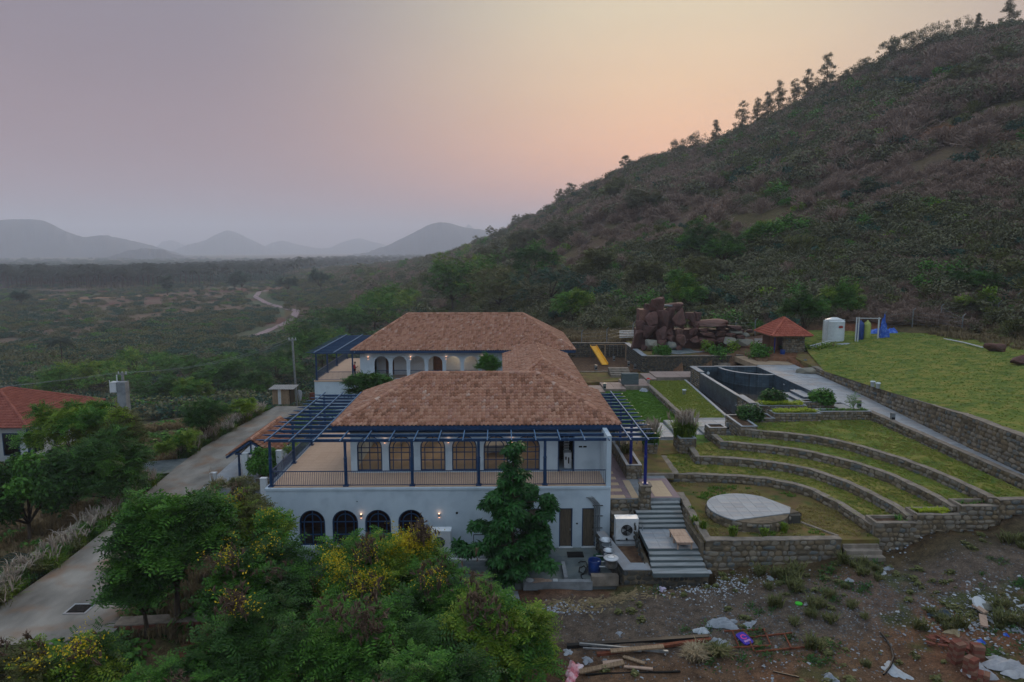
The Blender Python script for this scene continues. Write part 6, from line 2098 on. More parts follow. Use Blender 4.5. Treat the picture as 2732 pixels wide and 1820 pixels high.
# tiered dark tree standing in front of the facade
x_, y_, _ = at_y(1178 * 1.1606, 1200 * 1.1606, 35.6)
z0 = land1(x_, y_)
wt = thing('tiered_tree', 'tall dark green tiered tree standing alone in front of the villa facade', 'tree', (x_, y_, z0))
rg = np.random.default_rng(5)
CC = []; RRr = []
for (z_, r_, n_) in ((-3.1, 1.1, 7), (-2.5, 2.0, 13), (-1.7, 2.55, 17), (-1.2, 1.9, 10), (-.6, 1.1, 7), (.15, 1.75, 12), (.7, 1.4, 9), (1.2, .6, 5), (1.9, .75, 5), (2.6, .55, 4), (3.15, .28, 3)):
    ph = rg.uniform(0, 6.28)
    for k in range(n_):
        a = 2 * math.pi * k / n_ + rg.uniform(-.35, .35); q = r_ * rg.uniform(.35, 1.08) * (1 + .28 * math.cos(a - ph))
        CC.append((x_ + math.cos(a) * q + .18 * (z_ < -1), y_ + math.sin(a) * q, z_ + rg.uniform(-.32, .32) - .12 * q)); RRr.append(rg.uniform(.32, .56) * (1 if r_ > 1 else .7))
P_, d, _i = clump_points(CC, [q_ * 1.15 for q_ in RRr], 6200, .6, .2, rg)
dd = rg.normal(0, 1, P_.shape); dd[:, 2] *= .25
link('crown', scatter('crown', WHO, P_, dd, .29 * rg.uniform(.6, 1.35, len(P_)), leaf('glossy_dark_leaf', ['#163318', '#20461f', '#2d5927', '#407034'], .15, 1.1), upj=.35, rg=rg), wt)
m = MB(); m.tube([(x_, y_, z0 - .3), (x_, y_, 0), (x_ + .05, y_, 3.0)], [.12, .09, .03], 7)
for c_ in CC[::3]:
    m.tube([(x_, y_, c_[2] - .25), c_], [.035, .012], 4)
m.build('trunk', MT['bark'], wt)

# ---------- left middle ground
px_tree('bush_tree', 'bright green rounded tree in front of the red roofed house', 'tree', 160, 985, 55.0, 3.6, 2.3, 4200, .5, kind='mid', kind2='yellowgreen', f2=.6, seed=21, clumps=30, r0=.14)
px_tree('bush_tree', 'large dark tree standing left of the driveway grasses', 'tree', 245, 1085, 47.0, 3.6, 3.2, 5600, .44, kind='deep', kind2='mid', f2=.2, seed=22, clumps=34, r0=.16)
px_tree('bush_tree', 'broad leaved dark tree at the left edge above the dry grass', 'tree', 60, 1140, 44.0, 3.4, 3.2, 5200, .42, kind='deep', tmpl=t_leafs(6, 9, .62), seed=23, clumps=28, r0=.14, kind2='mid', f2=.2)
px_tree('bush_tree', 'olive green tree between the bright tree and the driveway', 'tree', 285, 1000, 52.0, 1.9, 1.9, 1700, .42, kind='olive', kind2='yellowgreen', f2=.4, seed=24, clumps=20, r0=.1)
px_tree('bush_tree', 'small dark tree on the dry bank beyond the driveway', 'tree', 470, 960, 63.0, 2.0, 1.7, 1300, .45, kind='deep', seed=25, clumps=16, r0=.09)
px_tree('shrub', 'yellow green shrubs at the bend of the driveway', 'shrub', 415, 1022, 58.0, 2.0, .9, 1100, .4, kind='yellowgreen', kind2='mid', f2=.4, seed=26, clumps=14, r0=.05)
px_tree('shrub', 'round yellow green bush on the bank above the plume grasses', 'shrub', 562, 937, 70.0, 1.5, .8, 700, .4, kind='yellowgreen', seed=27, clumps=10, r0=.05)
px_tree('shrub', 'leafy shrub in the brick planter beside the left terrace posts', 'shrub', 607, 1062, 50.3, 1.3, 1.3, 1400, .28, kind='mid', tmpl=t_leafs(6, 4, .6), seed=28, clumps=14, r0=.05, z0=-3.8)
px_tree('shrub', 'grey green mound of fine leaves beside the forecourt', 'shrub', 533, 1130, 45.5, 2.0, 1.0, 2200, .22, kind='olive', kind2='straw', f2=.25, seed=29, clumps=22, r0=.05)
px_tree('courtyard_tree', 'green courtyard tree rising between the two villas', 'tree', 855, 893, 66.0, 2.7, 1.5, 2000, .5, kind='deep', kind2='mid', f2=.3, seed=30, clumps=24, r0=.12, z0=-3.8)
px_tree('shrub', 'bamboo like green shrub showing in the seventh arch of the rear villa', 'shrub', 1130, 838, 70.5, 1.5, 1.1, 900, .4, kind='mid', seed=31, clumps=10, r0=.05, z0=-3.8)
for k, (px_, py_, Y_, lab) in enumerate(((700, 975, 58, 'low green hedge plant under the left pergola, nearest the porch'), (745, 950, 64, 'low green hedge plant under the left pergola, nearest the rear villa'), (690, 1040, 52, 'green hedge plant between the porch and the terrace wall'))):
    px_tree('shrub', lab, 'shrub', px_, py_, Y_, 1.3, .7, 500, .3, kind='yellowgreen', seed=33 + k, clumps=8, r0=.04, z0=-3.8)

# ---------- trees beyond the buildings and on the lower slope: (px, py centre, Y, radius, rz, kind, label)
MIDT = [(1090, 640, 118, 8.0, 5.5, 'mid', 'large mixed green tree directly behind the long rear roof'), (1040, 665, 112, 5.5, 4.5, 'deep', 'dark green tree behind the left half of the rear roof'),
        (1150, 670, 112, 6.0, 4.8, 'olive', 'olive green tree behind the middle of the rear roof'), (1265, 665, 120, 8.5, 4.2, 'blue', 'wide umbrella shaped blue green tree right of the rear roof'),
        (1316, 705, 104, 3.4, 2.8, 'mid', 'small bright tree by the fence posts right of the rear roof'), (1225, 610, 150, 6.0, 5.5, 'deep', 'upright green tree on the slope above the umbrella shaped tree'),
        (1605, 560, 170, 6.0, 6.0, 'deep', 'tall dark conical tree midway up the hillside'), (1665, 585, 165, 7.0, 4.5, 'deep', 'dark spreading tree beside the conical one on the hillside'),
        (1565, 670, 112, 4.2, 3.4, 'mid', 'green tree just behind the rock waterfall'), (1850, 715, 84.5, 3.0, 2.2, 'deep', 'dark green tree between the hut and the water tank'),
        (1935, 690, 104, 3.6, 2.8, 'mid', 'small green tree behind the water tank'), (2250, 655, 98, 4.5, 2.2, 'deep', 'green bush cluster under the far right fence post'),
        (2250, 705, 84, 2.6, 2.0, 'yellowgreen', 'yellow green bush on the slope above the upper lawn'), (2010, 500, 200, 7.5, 3.0, 'blue', 'dark flat topped shrub alone on the right hillside'),
        (2215, 275, 270, 17, 6.0, 'olive', 'broad olive tree crown high on the right hillside'), (2280, 260, 275, 15, 7.0, 'olive', 'second broad olive crown at the right edge, high on the hill'),
        (860, 720, 125, 7.0, 4.0, 'mid', 'green tree cluster left of the rear roof'), (800, 745, 112, 6.5, 4.0, 'deep', 'dark tree left of the rear pergola'), (905, 690, 150, 7.5, 4.0, 'mid', 'leafy tree on the foot of the spur'),
        (690, 790, 100, 4.5, 5.0, 'deep', 'tall dark tree behind the utility pole'), (740, 800, 96, 4.5, 3.5, 'mid', 'green tree beside the pole'),
        (430, 860, 100, 8, 2.8, 'deep', 'dark hedge like tree row piece behind the second utility pole'), (560, 855, 92, 7.5, 3.0, 'deep', 'dark rounded tree in the belt beyond the driveway'),
        (630, 850, 90, 6.0, 3.0, 'deep', 'dark tree of the belt left of the shed pole'), (230, 870, 84, 6.5, 2.6, 'mid', 'green thicket tree behind the red roofed house'),
        (310, 840, 100, 7.5, 2.4, 'mid', 'pale green thicket tree left of the grey tower'), (150, 885, 82, 5.0, 2.0, 'mid', 'low green tree behind the left house roof'), (500, 880, 84, 4.5, 2.0, 'deep', 'low dark tree above the dry bank'),
        (385, 905, 80, 3.5, 1.8, 'deep', 'low dark shrub tree at the foot of the leaning pole'), (440, 905, 78, 2.6, 1.6, 'mid', 'small green tree near the driveway fence'), (590, 890, 80, 3.2, 1.8, 'deep', 'dark low tree left of the corrugated shed'),
        (1370, 610, 150, 6, 4, 'olive', 'olive tree on the slope above the fence posts'), (1480, 470, 300, 11, 6, 'dull', 'dull green tree on the upper left slope'), (1430, 440, 330, 12, 7, 'olive', 'olive tree close under the ridge of the upper left slope'),
        (1290, 540, 300, 10, 7, 'dull', 'dark dull tree low on the hill shoulder'), (1210, 560, 340, 12, 7, 'dull', 'round dull tree on the descending shoulder'), (1130, 600, 300, 11, 6, 'dull', 'dull tree where the shoulder meets the spur'),
        (1620, 630, 135, 5, 3.5, 'olive', 'olive bush below the conical hillside tree'), (1490, 640, 130, 5, 3.0, 'olive', 'brownish olive bush above the rock waterfall'), (1750, 545, 175, 6, 3.5, 'mid', 'bright green bush midway on the hillside')]
for k, (px_, py_, Y_, rx_, rz_, kd, lab) in enumerate(MIDT):
    # the crown centre keeps its place in the view; the distance is where its foot meets the land
    Y0_ = Y_
    YY = np.linspace(max(62, Y_ * .75), Y_ * 1.9 + 40, 160)
    gap_ = []
    for yq in YY:
        xq, _, zq = at_y(px_ * 1.1606, py_ * 1.1606, float(yq))
        gap_.append((zq - rz_ * yq / Y0_ * .85, xq))
    lz_ = land(np.array([g_[1] for g_ in gap_]), YY)
    hit = np.where(np.array([g_[0] for g_ in gap_]) <= lz_)[0]
    if len(hit) and 'between the hut' not in lab:
        Y_ = float(YY[hit[0]])
        rx_ *= Y_ / Y0_; rz_ *= Y_ / Y0_
    x_, y_, z_ = at_y(px_ * 1.1606, py_ * 1.1606, Y_)
    zg = land1(x_, y_)
    zc_ = max(z_, zg + rz_ * .55)
    ns = int(min(2600, 700 + 12000 / (Y_ / 25) * .3))
    tree('hillside_tree' if Y_ > 90 else 'bush_tree', lab, 'tree', x_, y_, zc_, rx_, rz_, ns, .011 * Y_ ** .92 * .75, kind=kd, tmpl=PIN4, seed=50 + k, clumps=26, r0=.02 * rx_ + .08, z0=zg, kind2={'mid': 'yellowgreen', 'deep': 'mid'}.get(kd, 'dull'), f2=.25, forks=5)

# ---------- small distant bushes: individual copies of a few kinds, and the rest as scrub
def bush_proto(name, kind, seed, tall=1.0, twigs=0, n=150, tm=None, flat=.75):
    rg = np.random.default_rng(seed)
    C_, Rr = crown_clumps(0, 0, .55 * tall, .8, .8, .5 * tall, 9, (.3, .5), rg)
    P_, d, _ = clump_points(C_, Rr, n, flat, .5, rg)
    dirs = d + rg.normal(0, .5, d.shape)
    V0, F0 = tm or t_leafs(4, seed, .6)
    me1 = scatter(name, (V0, F0), P_, dirs, .22 * rg.uniform(.7, 1.3, n), LF[kind], rg=rg)
    return me1

def twig_proto(name, seed, n=42, kind='brown'):
    rg = np.random.default_rng(seed)
    V = []; F = []
    for k in range(n):
        a = rg.uniform(0, 2 * math.pi); e = rg.uniform(.35, 1.45); L = rg.uniform(.6, 1.15)
        dv = np.array([math.cos(a) * math.cos(e), math.sin(a) * math.cos(e), math.sin(e)])
        b0 = np.array([rg.normal(0, .06), rg.normal(0, .06), 0]); m_ = b0 + dv * L * .5
        for t_ in range(4):
            d2 = dv + rg.normal(0, .42, 3); d2 /= np.linalg.norm(d2); d2[2] = abs(d2[2])
            s_ = np.cross(d2, rg.normal(0, 1, 3)); s_ /= np.linalg.norm(s_)
            o = len(V); e_ = m_ + d2 * L * .55
            V += [tuple(m_ - s_ * .012), tuple(m_ + s_ * .012), tuple(e_ + s_ * .02), tuple(e_ - s_ * .02)]; F.append((o, o + 1, o + 2, o + 3))
            for q in range(3):
                p = m_ + d2 * L * .55 * rg.uniform(.3, 1); d3 = rg.normal(0, 1, 3); d3 /= np.linalg.norm(d3); s3 = np.cross(d3, s_)
                o = len(V)
                V += [tuple(p), tuple(p + d3 * .08 + s3 * .03), tuple(p + d3 * .16), tuple(p + d3 * .08 - s3 * .03)]; F.append((o, o + 1, o + 2, o + 3))
        s_ = np.cross(dv, rg.normal(0, 1, 3)); s_ /= np.linalg.norm(s_)
        o = len(V)
        V += [tuple(b0 - s_ * .02), tuple(b0 + s_ * .02), tuple(m_ + s_ * .012), tuple(m_ - s_ * .012)]; F.append((o, o + 1, o + 2, o + 3))
    return np_mesh(name, V, F, LF[kind])

B_ = {'brown': [twig_proto('leafless_shrub', 1), twig_proto('leafless_shrub', 2)],
      'dull': [bush_proto('scrub_bush', 'dull', 3, twigs=1), bush_proto('scrub_bush', 'dull', 4, .8)],
      'olive': [bush_proto('scrub_bush', 'olive', 5), twig_proto('olive_shrub', 6, 50, 'olive')],
      'mid': [bush_proto('green_bush', 'mid', 7), bush_proto('green_bush', 'mid', 8, 1.2)],
      'yellowgreen': [bush_proto('yellow_bush', 'yellowgreen', 9, .9, n=110)],
      'blue': [bush_proto('dark_bush', 'blue', 10, .8), bush_proto('dark_bush', 'blue', 11, 1.0)]}
INFO = {'brown': ('leafless_shrub', 'grey brown leafless shrub standing on the dark hillside', 'brown leafless shrubs across the hillside'),
        'dull': ('scrub_bush', 'dull green round bush growing on the hillside', 'dull green bushes across the hillside'),
        'olive': ('olive_shrub', 'olive tinted shrub growing on the hillside', 'olive shrubs across the hillside'),
        'mid': ('green_bush', 'fresh green bush standing out on the brown hillside', 'fresh green bushes on the hillside'),
        'yellowgreen': ('yellow_green_bush', 'pale yellow green bush on the brown hillside', 'yellow green bushes on the hillside'),
        'blue': ('dark_bush', 'dark blue green bush on the brown hillside', 'dark bushes on the hillside')}

def hill_sample(n, rg, az0=None, az1=None, tmax=1.0):
    a = rg.uniform(_haz[1] if az0 is None else az0, R(42) if az1 is None else az1, n)
    rf = np.interp(a, _haz, _hf); rr_ = np.interp(a, _haz, _hr)
    t_ = rg.random(n) ** .62
    r_ = rf - 4 + (rr_ * tmax - rf + 6) * t_
    return a, r_, t_

rg = np.random.default_rng(21)
# individual bushes, the ones that show largest
N1 = 260
a, r_, t_ = hill_sample(N1, rg, R(-12), R(38), .8)
x_ = r_ * np.sin(a); y_ = r_ * np.cos(a)
mv = (x_ > 8) & (x_ < 60) & (y_ < 99)
y_ = np.where(mv, y_ + 22, y_); r_ = np.hypot(x_, y_); z_ = land(x_, y_)
kinds = rg.choice(list(B_), N1, p=[.40, .22, .16, .07, .06, .09])
for k in range(N1):
    kd = kinds[k]
    nm, lab, grp = INFO[kd]
    o = bpy.data.objects.new(nm, B_[kd][k % len(B_[kd])])
    COL.objects.link(o)
    s = (1.9 + r_[k] * .009) * rg.uniform(.75, 1.45)
    o.location = (x_[k], y_[k], z_[k] - .15)
    o.rotation_euler = (0, 0, rg.uniform(0, 6.28))
    o.scale = (s, s, s * rg.uniform(.75, 1.1))
    tag(o, lab, 'shrub', grp)

def gn_scatter(name, P_, src, smin, smax, seed=0, zs=1.0):
    """scrub too dense to count: one object of points carrying instances of a small mesh"""
    me_ = bpy.data.meshes.new(name)
    me_.vertices.add(len(P_)); me_.vertices.foreach_set('co', np.asarray(P_, np.float32).ravel())
    me_.update()
    o = bpy.data.objects.new(name, me_)
    COL.objects.link(o)
    o['kind'] = 'stuff'
    ng = bpy.data.node_groups.new(name, 'GeometryNodeTree')
    ng.interface.new_socket('Geometry', in_out='INPUT', socket_type='NodeSocketGeometry')
    ng.interface.new_socket('Geometry', in_out='OUTPUT', socket_type='NodeSocketGeometry')
    gi = ng.nodes.new('NodeGroupInput'); go = ng.nodes.new('NodeGroupOutput')
    oi = ng.nodes.new('GeometryNodeObjectInfo'); oi.inputs['Object'].default_value = src
    oi.inputs['As Instance'].default_value = True
    oi.transform_space = 'ORIGINAL'
    ip = ng.nodes.new('GeometryNodeInstanceOnPoints')
    mp_ = ng.nodes.new('GeometryNodeMeshToPoints')
    rv = ng.nodes.new('FunctionNodeRandomValue'); rv.data_type = 'FLOAT'
    rv.inputs[2].default_value = smin; rv.inputs[3].default_value = smax; rv.inputs['Seed'].default_value = seed
    rr_ = ng.nodes.new('FunctionNodeRandomValue'); rr_.data_type = 'FLOAT_VECTOR'
    rr_.inputs[0].default_value = (-.12, -.12, 0); rr_.inputs[1].default_value = (.12, .12, 6.28); rr_.inputs['Seed'].default_value = seed + 5
    cx_ = ng.nodes.new('ShaderNodeCombineXYZ')
    mz = ng.nodes.new('ShaderNodeMath'); mz.operation = 'MULTIPLY'; mz.inputs[1].default_value = zs
    L = ng.links.new
    L(gi.outputs[0], mp_.inputs['Mesh']); L(mp_.outputs[0], ip.inputs['Points']); L(oi.outputs['Geometry'], ip.inputs['Instance'])
    L(rr_.outputs[0], ip.inputs['Rotation'])
    L(rv.outputs[1], cx_.inputs[0]); L(rv.outputs[1], cx_.inputs[1]); L(rv.outputs[1], mz.inputs[0]); L(mz.outputs[0], cx_.inputs[2])
    L(cx_.outputs[0], ip.inputs['Scale']); L(ip.outputs[0], go.inputs[0])
    md = o.modifiers.new('scatter', 'NODES'); md.node_group = ng
    return o

FIRST = {}
for o in bpy.data.objects:
    if o.data is not None and o.type == 'MESH':
        FIRST.setdefault(o.data.name, o)

def first_of(kind, i_=0):
    me_ = B_[kind][i_]
    if me_.name in FIRST:
        return FIRST[me_.name]
    o = bpy.data.objects.new(INFO[kind][0], me_); COL.objects.link(o)
    o.location = (60 + i_ * 3, 118, land1(60 + i_ * 3, 118)); o.scale = (2.4, 2.4, 2.2)
    tag(o, INFO[kind][1], 'shrub', INFO[kind][2])
    FIRST[me_.name] = o
    return o

a, r_, t_ = hill_sample(30000, rg)
x_ = r_ * np.sin(a); y_ = r_ * np.cos(a)
dens = fbm(x_ / 28, y_ / 28, 77, 4)
green = fbm(x_ / 55, y_ / 55, 88, 3)
bare = (sstep(.22, .34, t_) * sstep(.60, .48, t_) * (a > R(14)))            # the bare band across the middle of the right hillside
keep = rg.random(len(a)) < np.clip((dens - .34) * 5.0, .10, 1) * (1 - .72 * bare)
keep &= ~((x_ > 8) & (x_ < 60) & (y_ < 99))
x_, y_, t_, green, a, r_ = x_[keep], y_[keep], t_[keep], green[keep], a[keep], r_[keep]
z_ = land(x_, y_) - .2
P_ = np.c_[x_, y_, z_]
u_ = np.clip(rg.random(len(x_)) * .75 + sstep(.42, .60, green) * .38 - .06, 0, .999)
low = (t_ < .25) | (a < R(2))
pk_ = np.where(u_ < .60 - .30 * low, 0, np.where(u_ < .80, 1, np.where(u_ < .92, 2, np.where(u_ < .955, 3, np.where(u_ < .97, 4, 5)))))
for ci, kd in enumerate(('brown', 'dull', 'olive', 'mid', 'yellowgreen', 'blue')):
    sel = np.where(pk_ == ci)[0]
    big = (t_[sel] > .42) & (t_[sel] < .90) & (rg.random(len(sel)) < .55)
    for v_ in range(len(B_[kd])):
        s2 = sel[~big][v_::len(B_[kd])]
        gn_scatter('hillside_scrub', P_[s2], first_of(kd, v_), 1.2, 3.4, ci * 7 + v_, .9)
        s2 = sel[big][v_::len(B_[kd])]
        gn_scatter('hillside_scrub', P_[s2], first_of(kd, v_), 3.0, 6.4, ci * 7 + v_ + 50, .85)

# continuous scrub along the skyline
for q_, (src_, smn, smx, zs_) in enumerate(((first_of('dull'), 2.2, 5.2, 1.0), (first_of('brown'), 2.4, 5.0, 1.0), (first_of('olive'), 2.2, 4.4, .9))):
    rg2 = np.random.default_rng(900 + q_)
    a_ = rg2.uniform(R(-14), R(40), 330)
    rr2 = np.interp(a_, _haz, _hr) - rg2.uniform(0, 16, len(a_))
    gx_, gy_ = rr2 * np.sin(a_), rr2 * np.cos(a_)
    gn_scatter('ridge_scrub', np.c_[gx_, gy_, land(gx_, gy_) - .3], src_, smn, smx, 900 + q_, zs_)

# ridge line trees seen against the sky: (px, top row, base row in the 2354-wide view, slender?)
RT = [(2262, 2, 62, .62, 'tall shaggy tree standing highest on the skyline at the right'), (2194, 40, 62, .5, 'small pointed tree left of the tallest skyline tree'), (2330, 28, 62, 1.1, 'spreading thin tree at the right end of the skyline'),
      (2150, 48, 72, 1.9, 'wide flat topped tree on the skyline plateau'), (2090, 58, 90, 1.9, 'long flat crown on the skyline where the hill steepens'), (2040, 72, 110, 1.5, 'dark crown at the shoulder of the skyline'), (2003, 88, 150, 1.0, 'big dark tree at the shoulder of the hill below the plateau'),
      (1872, 128, 190, .62, 'tall twin topped conifer like tree on the ridge'), (1830, 163, 222, .6, 'second slender ridge tree from the twin topped one'), (1802, 186, 236, .55, 'slender ridge tree between two taller ones'), (1768, 190, 250, .7, 'tallest of the slender trees on the middle ridge'),
      (1745, 214, 262, .55, 'narrow dark tree leaning against the tallest middle ridge tree'), (1722, 230, 268, .55, 'small narrow tree at the lower end of the middle ridge group'), (1690, 236, 294, .8, 'broad bushy tree on the ridge, apart from the slender ones'),
      (1632, 278, 312, .55, 'small pointed tree low on the ridge'), (1590, 300, 322, 1.8, 'thin bare crown on the lower ridge'), (1548, 318, 336, 1.4, 'low twiggy crown on the lower ridge, left of the bare crown'), (1430, 352, 376, .9, 'small round tree where the ridge dips'),
      (1310, 416, 440, 1.0, 'dark small tree on the descending ridge'), (1285, 430, 452, 1.0, 'dark bush beside it on the descending ridge'), (1186, 486, 508, .9, 'round small tree low on the descending ridge'), (1130, 516, 540, 1.0, 'spiky small tree near the foot of the ridge'),
      (1095, 540, 556, 1.2, 'low bush tree near the foot of the ridge'), (1925, 152, 176, 1.3, 'thin crown right of the twin topped ridge tree'), (1960, 132, 158, 1.3, 'thin crown halfway to the dark shoulder tree')]
for k, (px_, ty_, by_, asp, lab) in enumerate(RT):
    az_ = math.atan((px_ * 1.1606 - 1366) / FPX) + YAW
    rr_ = float(np.interp(az_, _haz, _hr)) - 3
    tx_, ty2 = rr_ * math.sin(az_), rr_ * math.cos(az_)
    zg = land1(tx_, ty2)
    top = ridge_z(px_ * 1.1606, ty_ * 1.1606, rr_)
    h_ = max(top - zg, 3.0)
    if asp < .9:
        rg2 = np.random.default_rng(200 + k)
        CC = []; RR_ = []
        for u_ in np.linspace(.06, .97, 15):
            wr = h_ * (.30 * asp / .6) * (1 - u_) ** .75 * (1 - .35 * (u_ < .15)) + .035 * h_
            for q in range(4 if u_ < .75 else 2):
                g_ = rg2.uniform(0, 6.28); rad_ = wr * rg2.uniform(.1, 1)
                CC.append((tx_ + rad_ * math.cos(g_), ty2 + rad_ * math.sin(g_), zg + h_ * (u_ + rg2.uniform(-.03, .03)))); RR_.append(h_ * rg2.uniform(.06, .105))
        T_ = thing('ridge_tree', lab, 'tree', (tx_, ty2, zg))
        P_, d, _i = clump_points(CC, RR_, 2200, .9, .1, rg2)
        link('crown', scatter('crown', t_leafs(5, 2, .7), P_, rg2.normal(0, 1, P_.shape), .045 * h_ ** .8 * rg2.uniform(.6, 1.4, len(P_)), LF['dull'], rg=rg2), T_)
        MB().tube([(tx_, ty2, zg - .5), (tx_, ty2, zg + h_ * .9)], [.018 * h_, .004 * h_], 5).build('trunk', MT['bark'], T_)
        continue
    tree('ridge_tree', lab, 'tree', tx_, ty2, zg + h_ * .50, h_ * .42 * asp, h_ * .5, 1500, .05 * h_ ** .8, kind='dull', tmpl=t_leafs(5, 2, .7), seed=200 + k,
         clumps=34, cr=(.2, .34), r0=.015 * h_, z0=zg, shell=.1)

# ---------- valley
rg = np.random.default_rng(33)
n = 26000
a = rg.uniform(R(-40), R(-3), n); r_ = 118 * np.exp(rg.random(n) * 1.95)
x_ = r_ * np.sin(a); y_ = r_ * np.cos(a)
g = fbm(x_ / 60, y_ / 130, 5, 5) * .6 + fbm(x_ / 22, y_ / 22, 2, 5) * .4
az_ok = a < np.interp(r_, [100, 300, 800], [R(-3), R(-8), R(-14)])
keep = (rg.random(n) < np.clip((g - .44) * 6, .12, .8)) & az_ok
trk = np.array([(-95, 262), (-97, 290), (-99, 326), (-110, 370), (-128, 402), (-150, 440), (-178, 500), (-196, 560)])
d_ = np.min(np.hypot(x_[:, None] - resample(trk, 60)[None, :, 0], y_[:, None] - resample(trk, 60)[None, :, 1]), 1)
keep &= d_ > 9
x_, y_ = x_[keep], y_[keep]
P_ = np.c_[x_, y_, land(x_, y_) - .5]
vb = []
for k, (kd, cx_, cy_) in enumerate((('blue', -120, 230), ('dull', -150, 250), ('olive', -75, 180), ('mid', -70, 150))):
    o = bpy.data.objects.new('valley_bush', bush_proto('valley_bush', kd, 60 + k, .7, n=90))
    COL.objects.link(o); o.location = (cx_, cy_, land1(cx_, cy_)); o.scale = (3, 3, 2)
    tag(o, ['low blue green thorn bush in the valley scrub', 'low dull green thorn bush in the valley scrub', 'olive thorn bush near the foot of the valley', 'fresh green bush at the near edge of the valley scrub'][k], 'shrub', 'thorn bushes in the valley')
    vb.append(o)
for k in range(4):
    fr_ = [(0, .42), (.42, .84), (.84, .95), (.95, 1.0)][k]
    u_ = np.random.default_rng(5).random(len(P_))
    sel = (u_ >= fr_[0]) & (u_ < fr_[1])
    gn_scatter('valley_scrub', P_[sel], vb[k], 2.0, 5.2, 40 + k, .62)

# palms: a belt of coconut palms across the valley and one near
def palm(name, label, x_, y_, z0, h, fl=3.0, nf=16, seed=0, group=None, emin=-.2):
    rg_ = np.random.default_rng(seed)
    V = []; F = []
    for k in range(nf):
        a = 2 * math.pi * k / nf + rg_.uniform(-.2, .2); e = rg_.uniform(emin, 1.1)
        c_, s_ = math.cos(a), math.sin(a)
        pts = []
        for q in range(6):
            t_ = q / 5
            rr_ = fl * t_ * math.cos(e * (1 - t_) * .9)
            zz_ = fl * (math.sin(e) * t_ - .62 * t_ * t_ * (1.1 + .3 * e))
            pts.append((c_ * rr_, s_ * rr_, zz_))
        for q in range(5):
            (ax, ay, az_), (bx, by, bz) = pts[q], pts[q + 1]
            for sd_ in (-1, 1):
                for u_ in range(3):
                    f0 = u_ / 3; f1_ = f0 + .22
                    p0 = np.array([ax + (bx - ax) * f0, ay + (by - ay) * f0, az_ + (bz - az_) * f0]); p1 = np.array([ax + (bx - ax) * f1_, ay + (by - ay) * f1_, az_ + (bz - az_) * f1_])
                    w = .22 * fl * math.sin(math.pi * (.12 + .8 * (q + f0) / 5))
                    off = np.array([-s_ * w * sd_ + c_ * w * .5, c_ * w * sd_ + s_ * w * .5, -w * .55])
                    o = len(V); V += [tuple(p0), tuple(p1), tuple(p1 + off), tuple(p0 + off * .98)]; F.append((o, o + 1, o + 2, o + 3))
    V = np.array(V) + np.array([0, 0, h])
    cr_ = np_mesh('fronds', V, F, LF['palm'])
    tr = MB().tube([(0, 0, -.3), (.15, 0, h * .5), (0, 0, h)], [.22, .16, .12], 6).mesh('trunk', MT['bark'])
    t_ = thing(name, label, 'palm tree', (0, 0, 0), group)
    link('fronds', cr_, t_); link('trunk', tr, t_)
    t_.location = (x_, y_, z0)
    return t_

lx, ly = at_z(143 * 1.1606, 838 * 1.1606, -19)
lx, ly = lx, ly
palm('coconut_palm', 'lone coconut palm standing in the valley left of the pole', lx, ly, land1(lx, ly), 7.0, 4.2, 22, 3)
pproto = [palm('coconut_palm', 'coconut palm in the dark palm belt crossing the valley', -300, 620, -20, 10, 4.2, 13, 70, 'coconut palms of the valley belt'),
          palm('coconut_palm', 'coconut palm in the dark palm belt crossing the valley', -310, 625, -20, 12, 4.2, 13, 71, 'coconut palms of the valley belt')]
rg = np.random.default_rng(8)
bel = []
for k in range(250):
    px_ = rg.uniform(-40, 720)
    yy_ = np.interp(px_, [0, 300, 450, 600, 720], [664, 664, 662, 656, 650]) - abs(rg.normal(0, 5.5)) - (1 if px_ > 300 else 0) * rg.uniform(0, 14)
    q = at_z(px_ * 1.1606, yy_ * 1.1606, -20)
    bel.append(q)
    c_ = copy_tree(pproto[k % 2])
    place(c_, (q[0], q[1], land1(*q)), rg.uniform(0, 6.28), rg.uniform(1.15, 1.75))
MORE = []
for k in range(2600):
    px_ = rg.uniform(-60, 1080)
    lo_ = np.interp(px_, [0, 300, 450, 600, 800, 1000, 1080], [655, 655, 645, 640, 618, 603, 598])
    hi_ = np.interp(px_, [0, 300, 450, 600, 800, 1000, 1080], [640, 640, 626, 612, 598, 588, 588])
    yy_ = rg.uniform(hi_, lo_)
    q = at_z(px_ * 1.1606, yy_ * 1.1606, -20)
    MORE.append((q[0], q[1], land1(q[0], q[1]) if False else -20.3))
fr = [c for c in pproto[0].children if c.name.startswith('fronds')][0]
gn_scatter('distant_palm_wood', np.array(MORE) + np.array([0, 0, 0]), fr, 1.0, 1.7, 3, 1.0)
xs_ = []
for k in range(3500):
    px_ = rg.uniform(-60, 1100)
    yy_ = rg.uniform(596, 650)
    q = at_z(px_ * 1.1606, yy_ * 1.1606, -20)
    xs_.append((q[0], q[1], -21))
gn_scatter('distant_wood', np.array(xs_), vb[0], 5, 13, 3, .8)
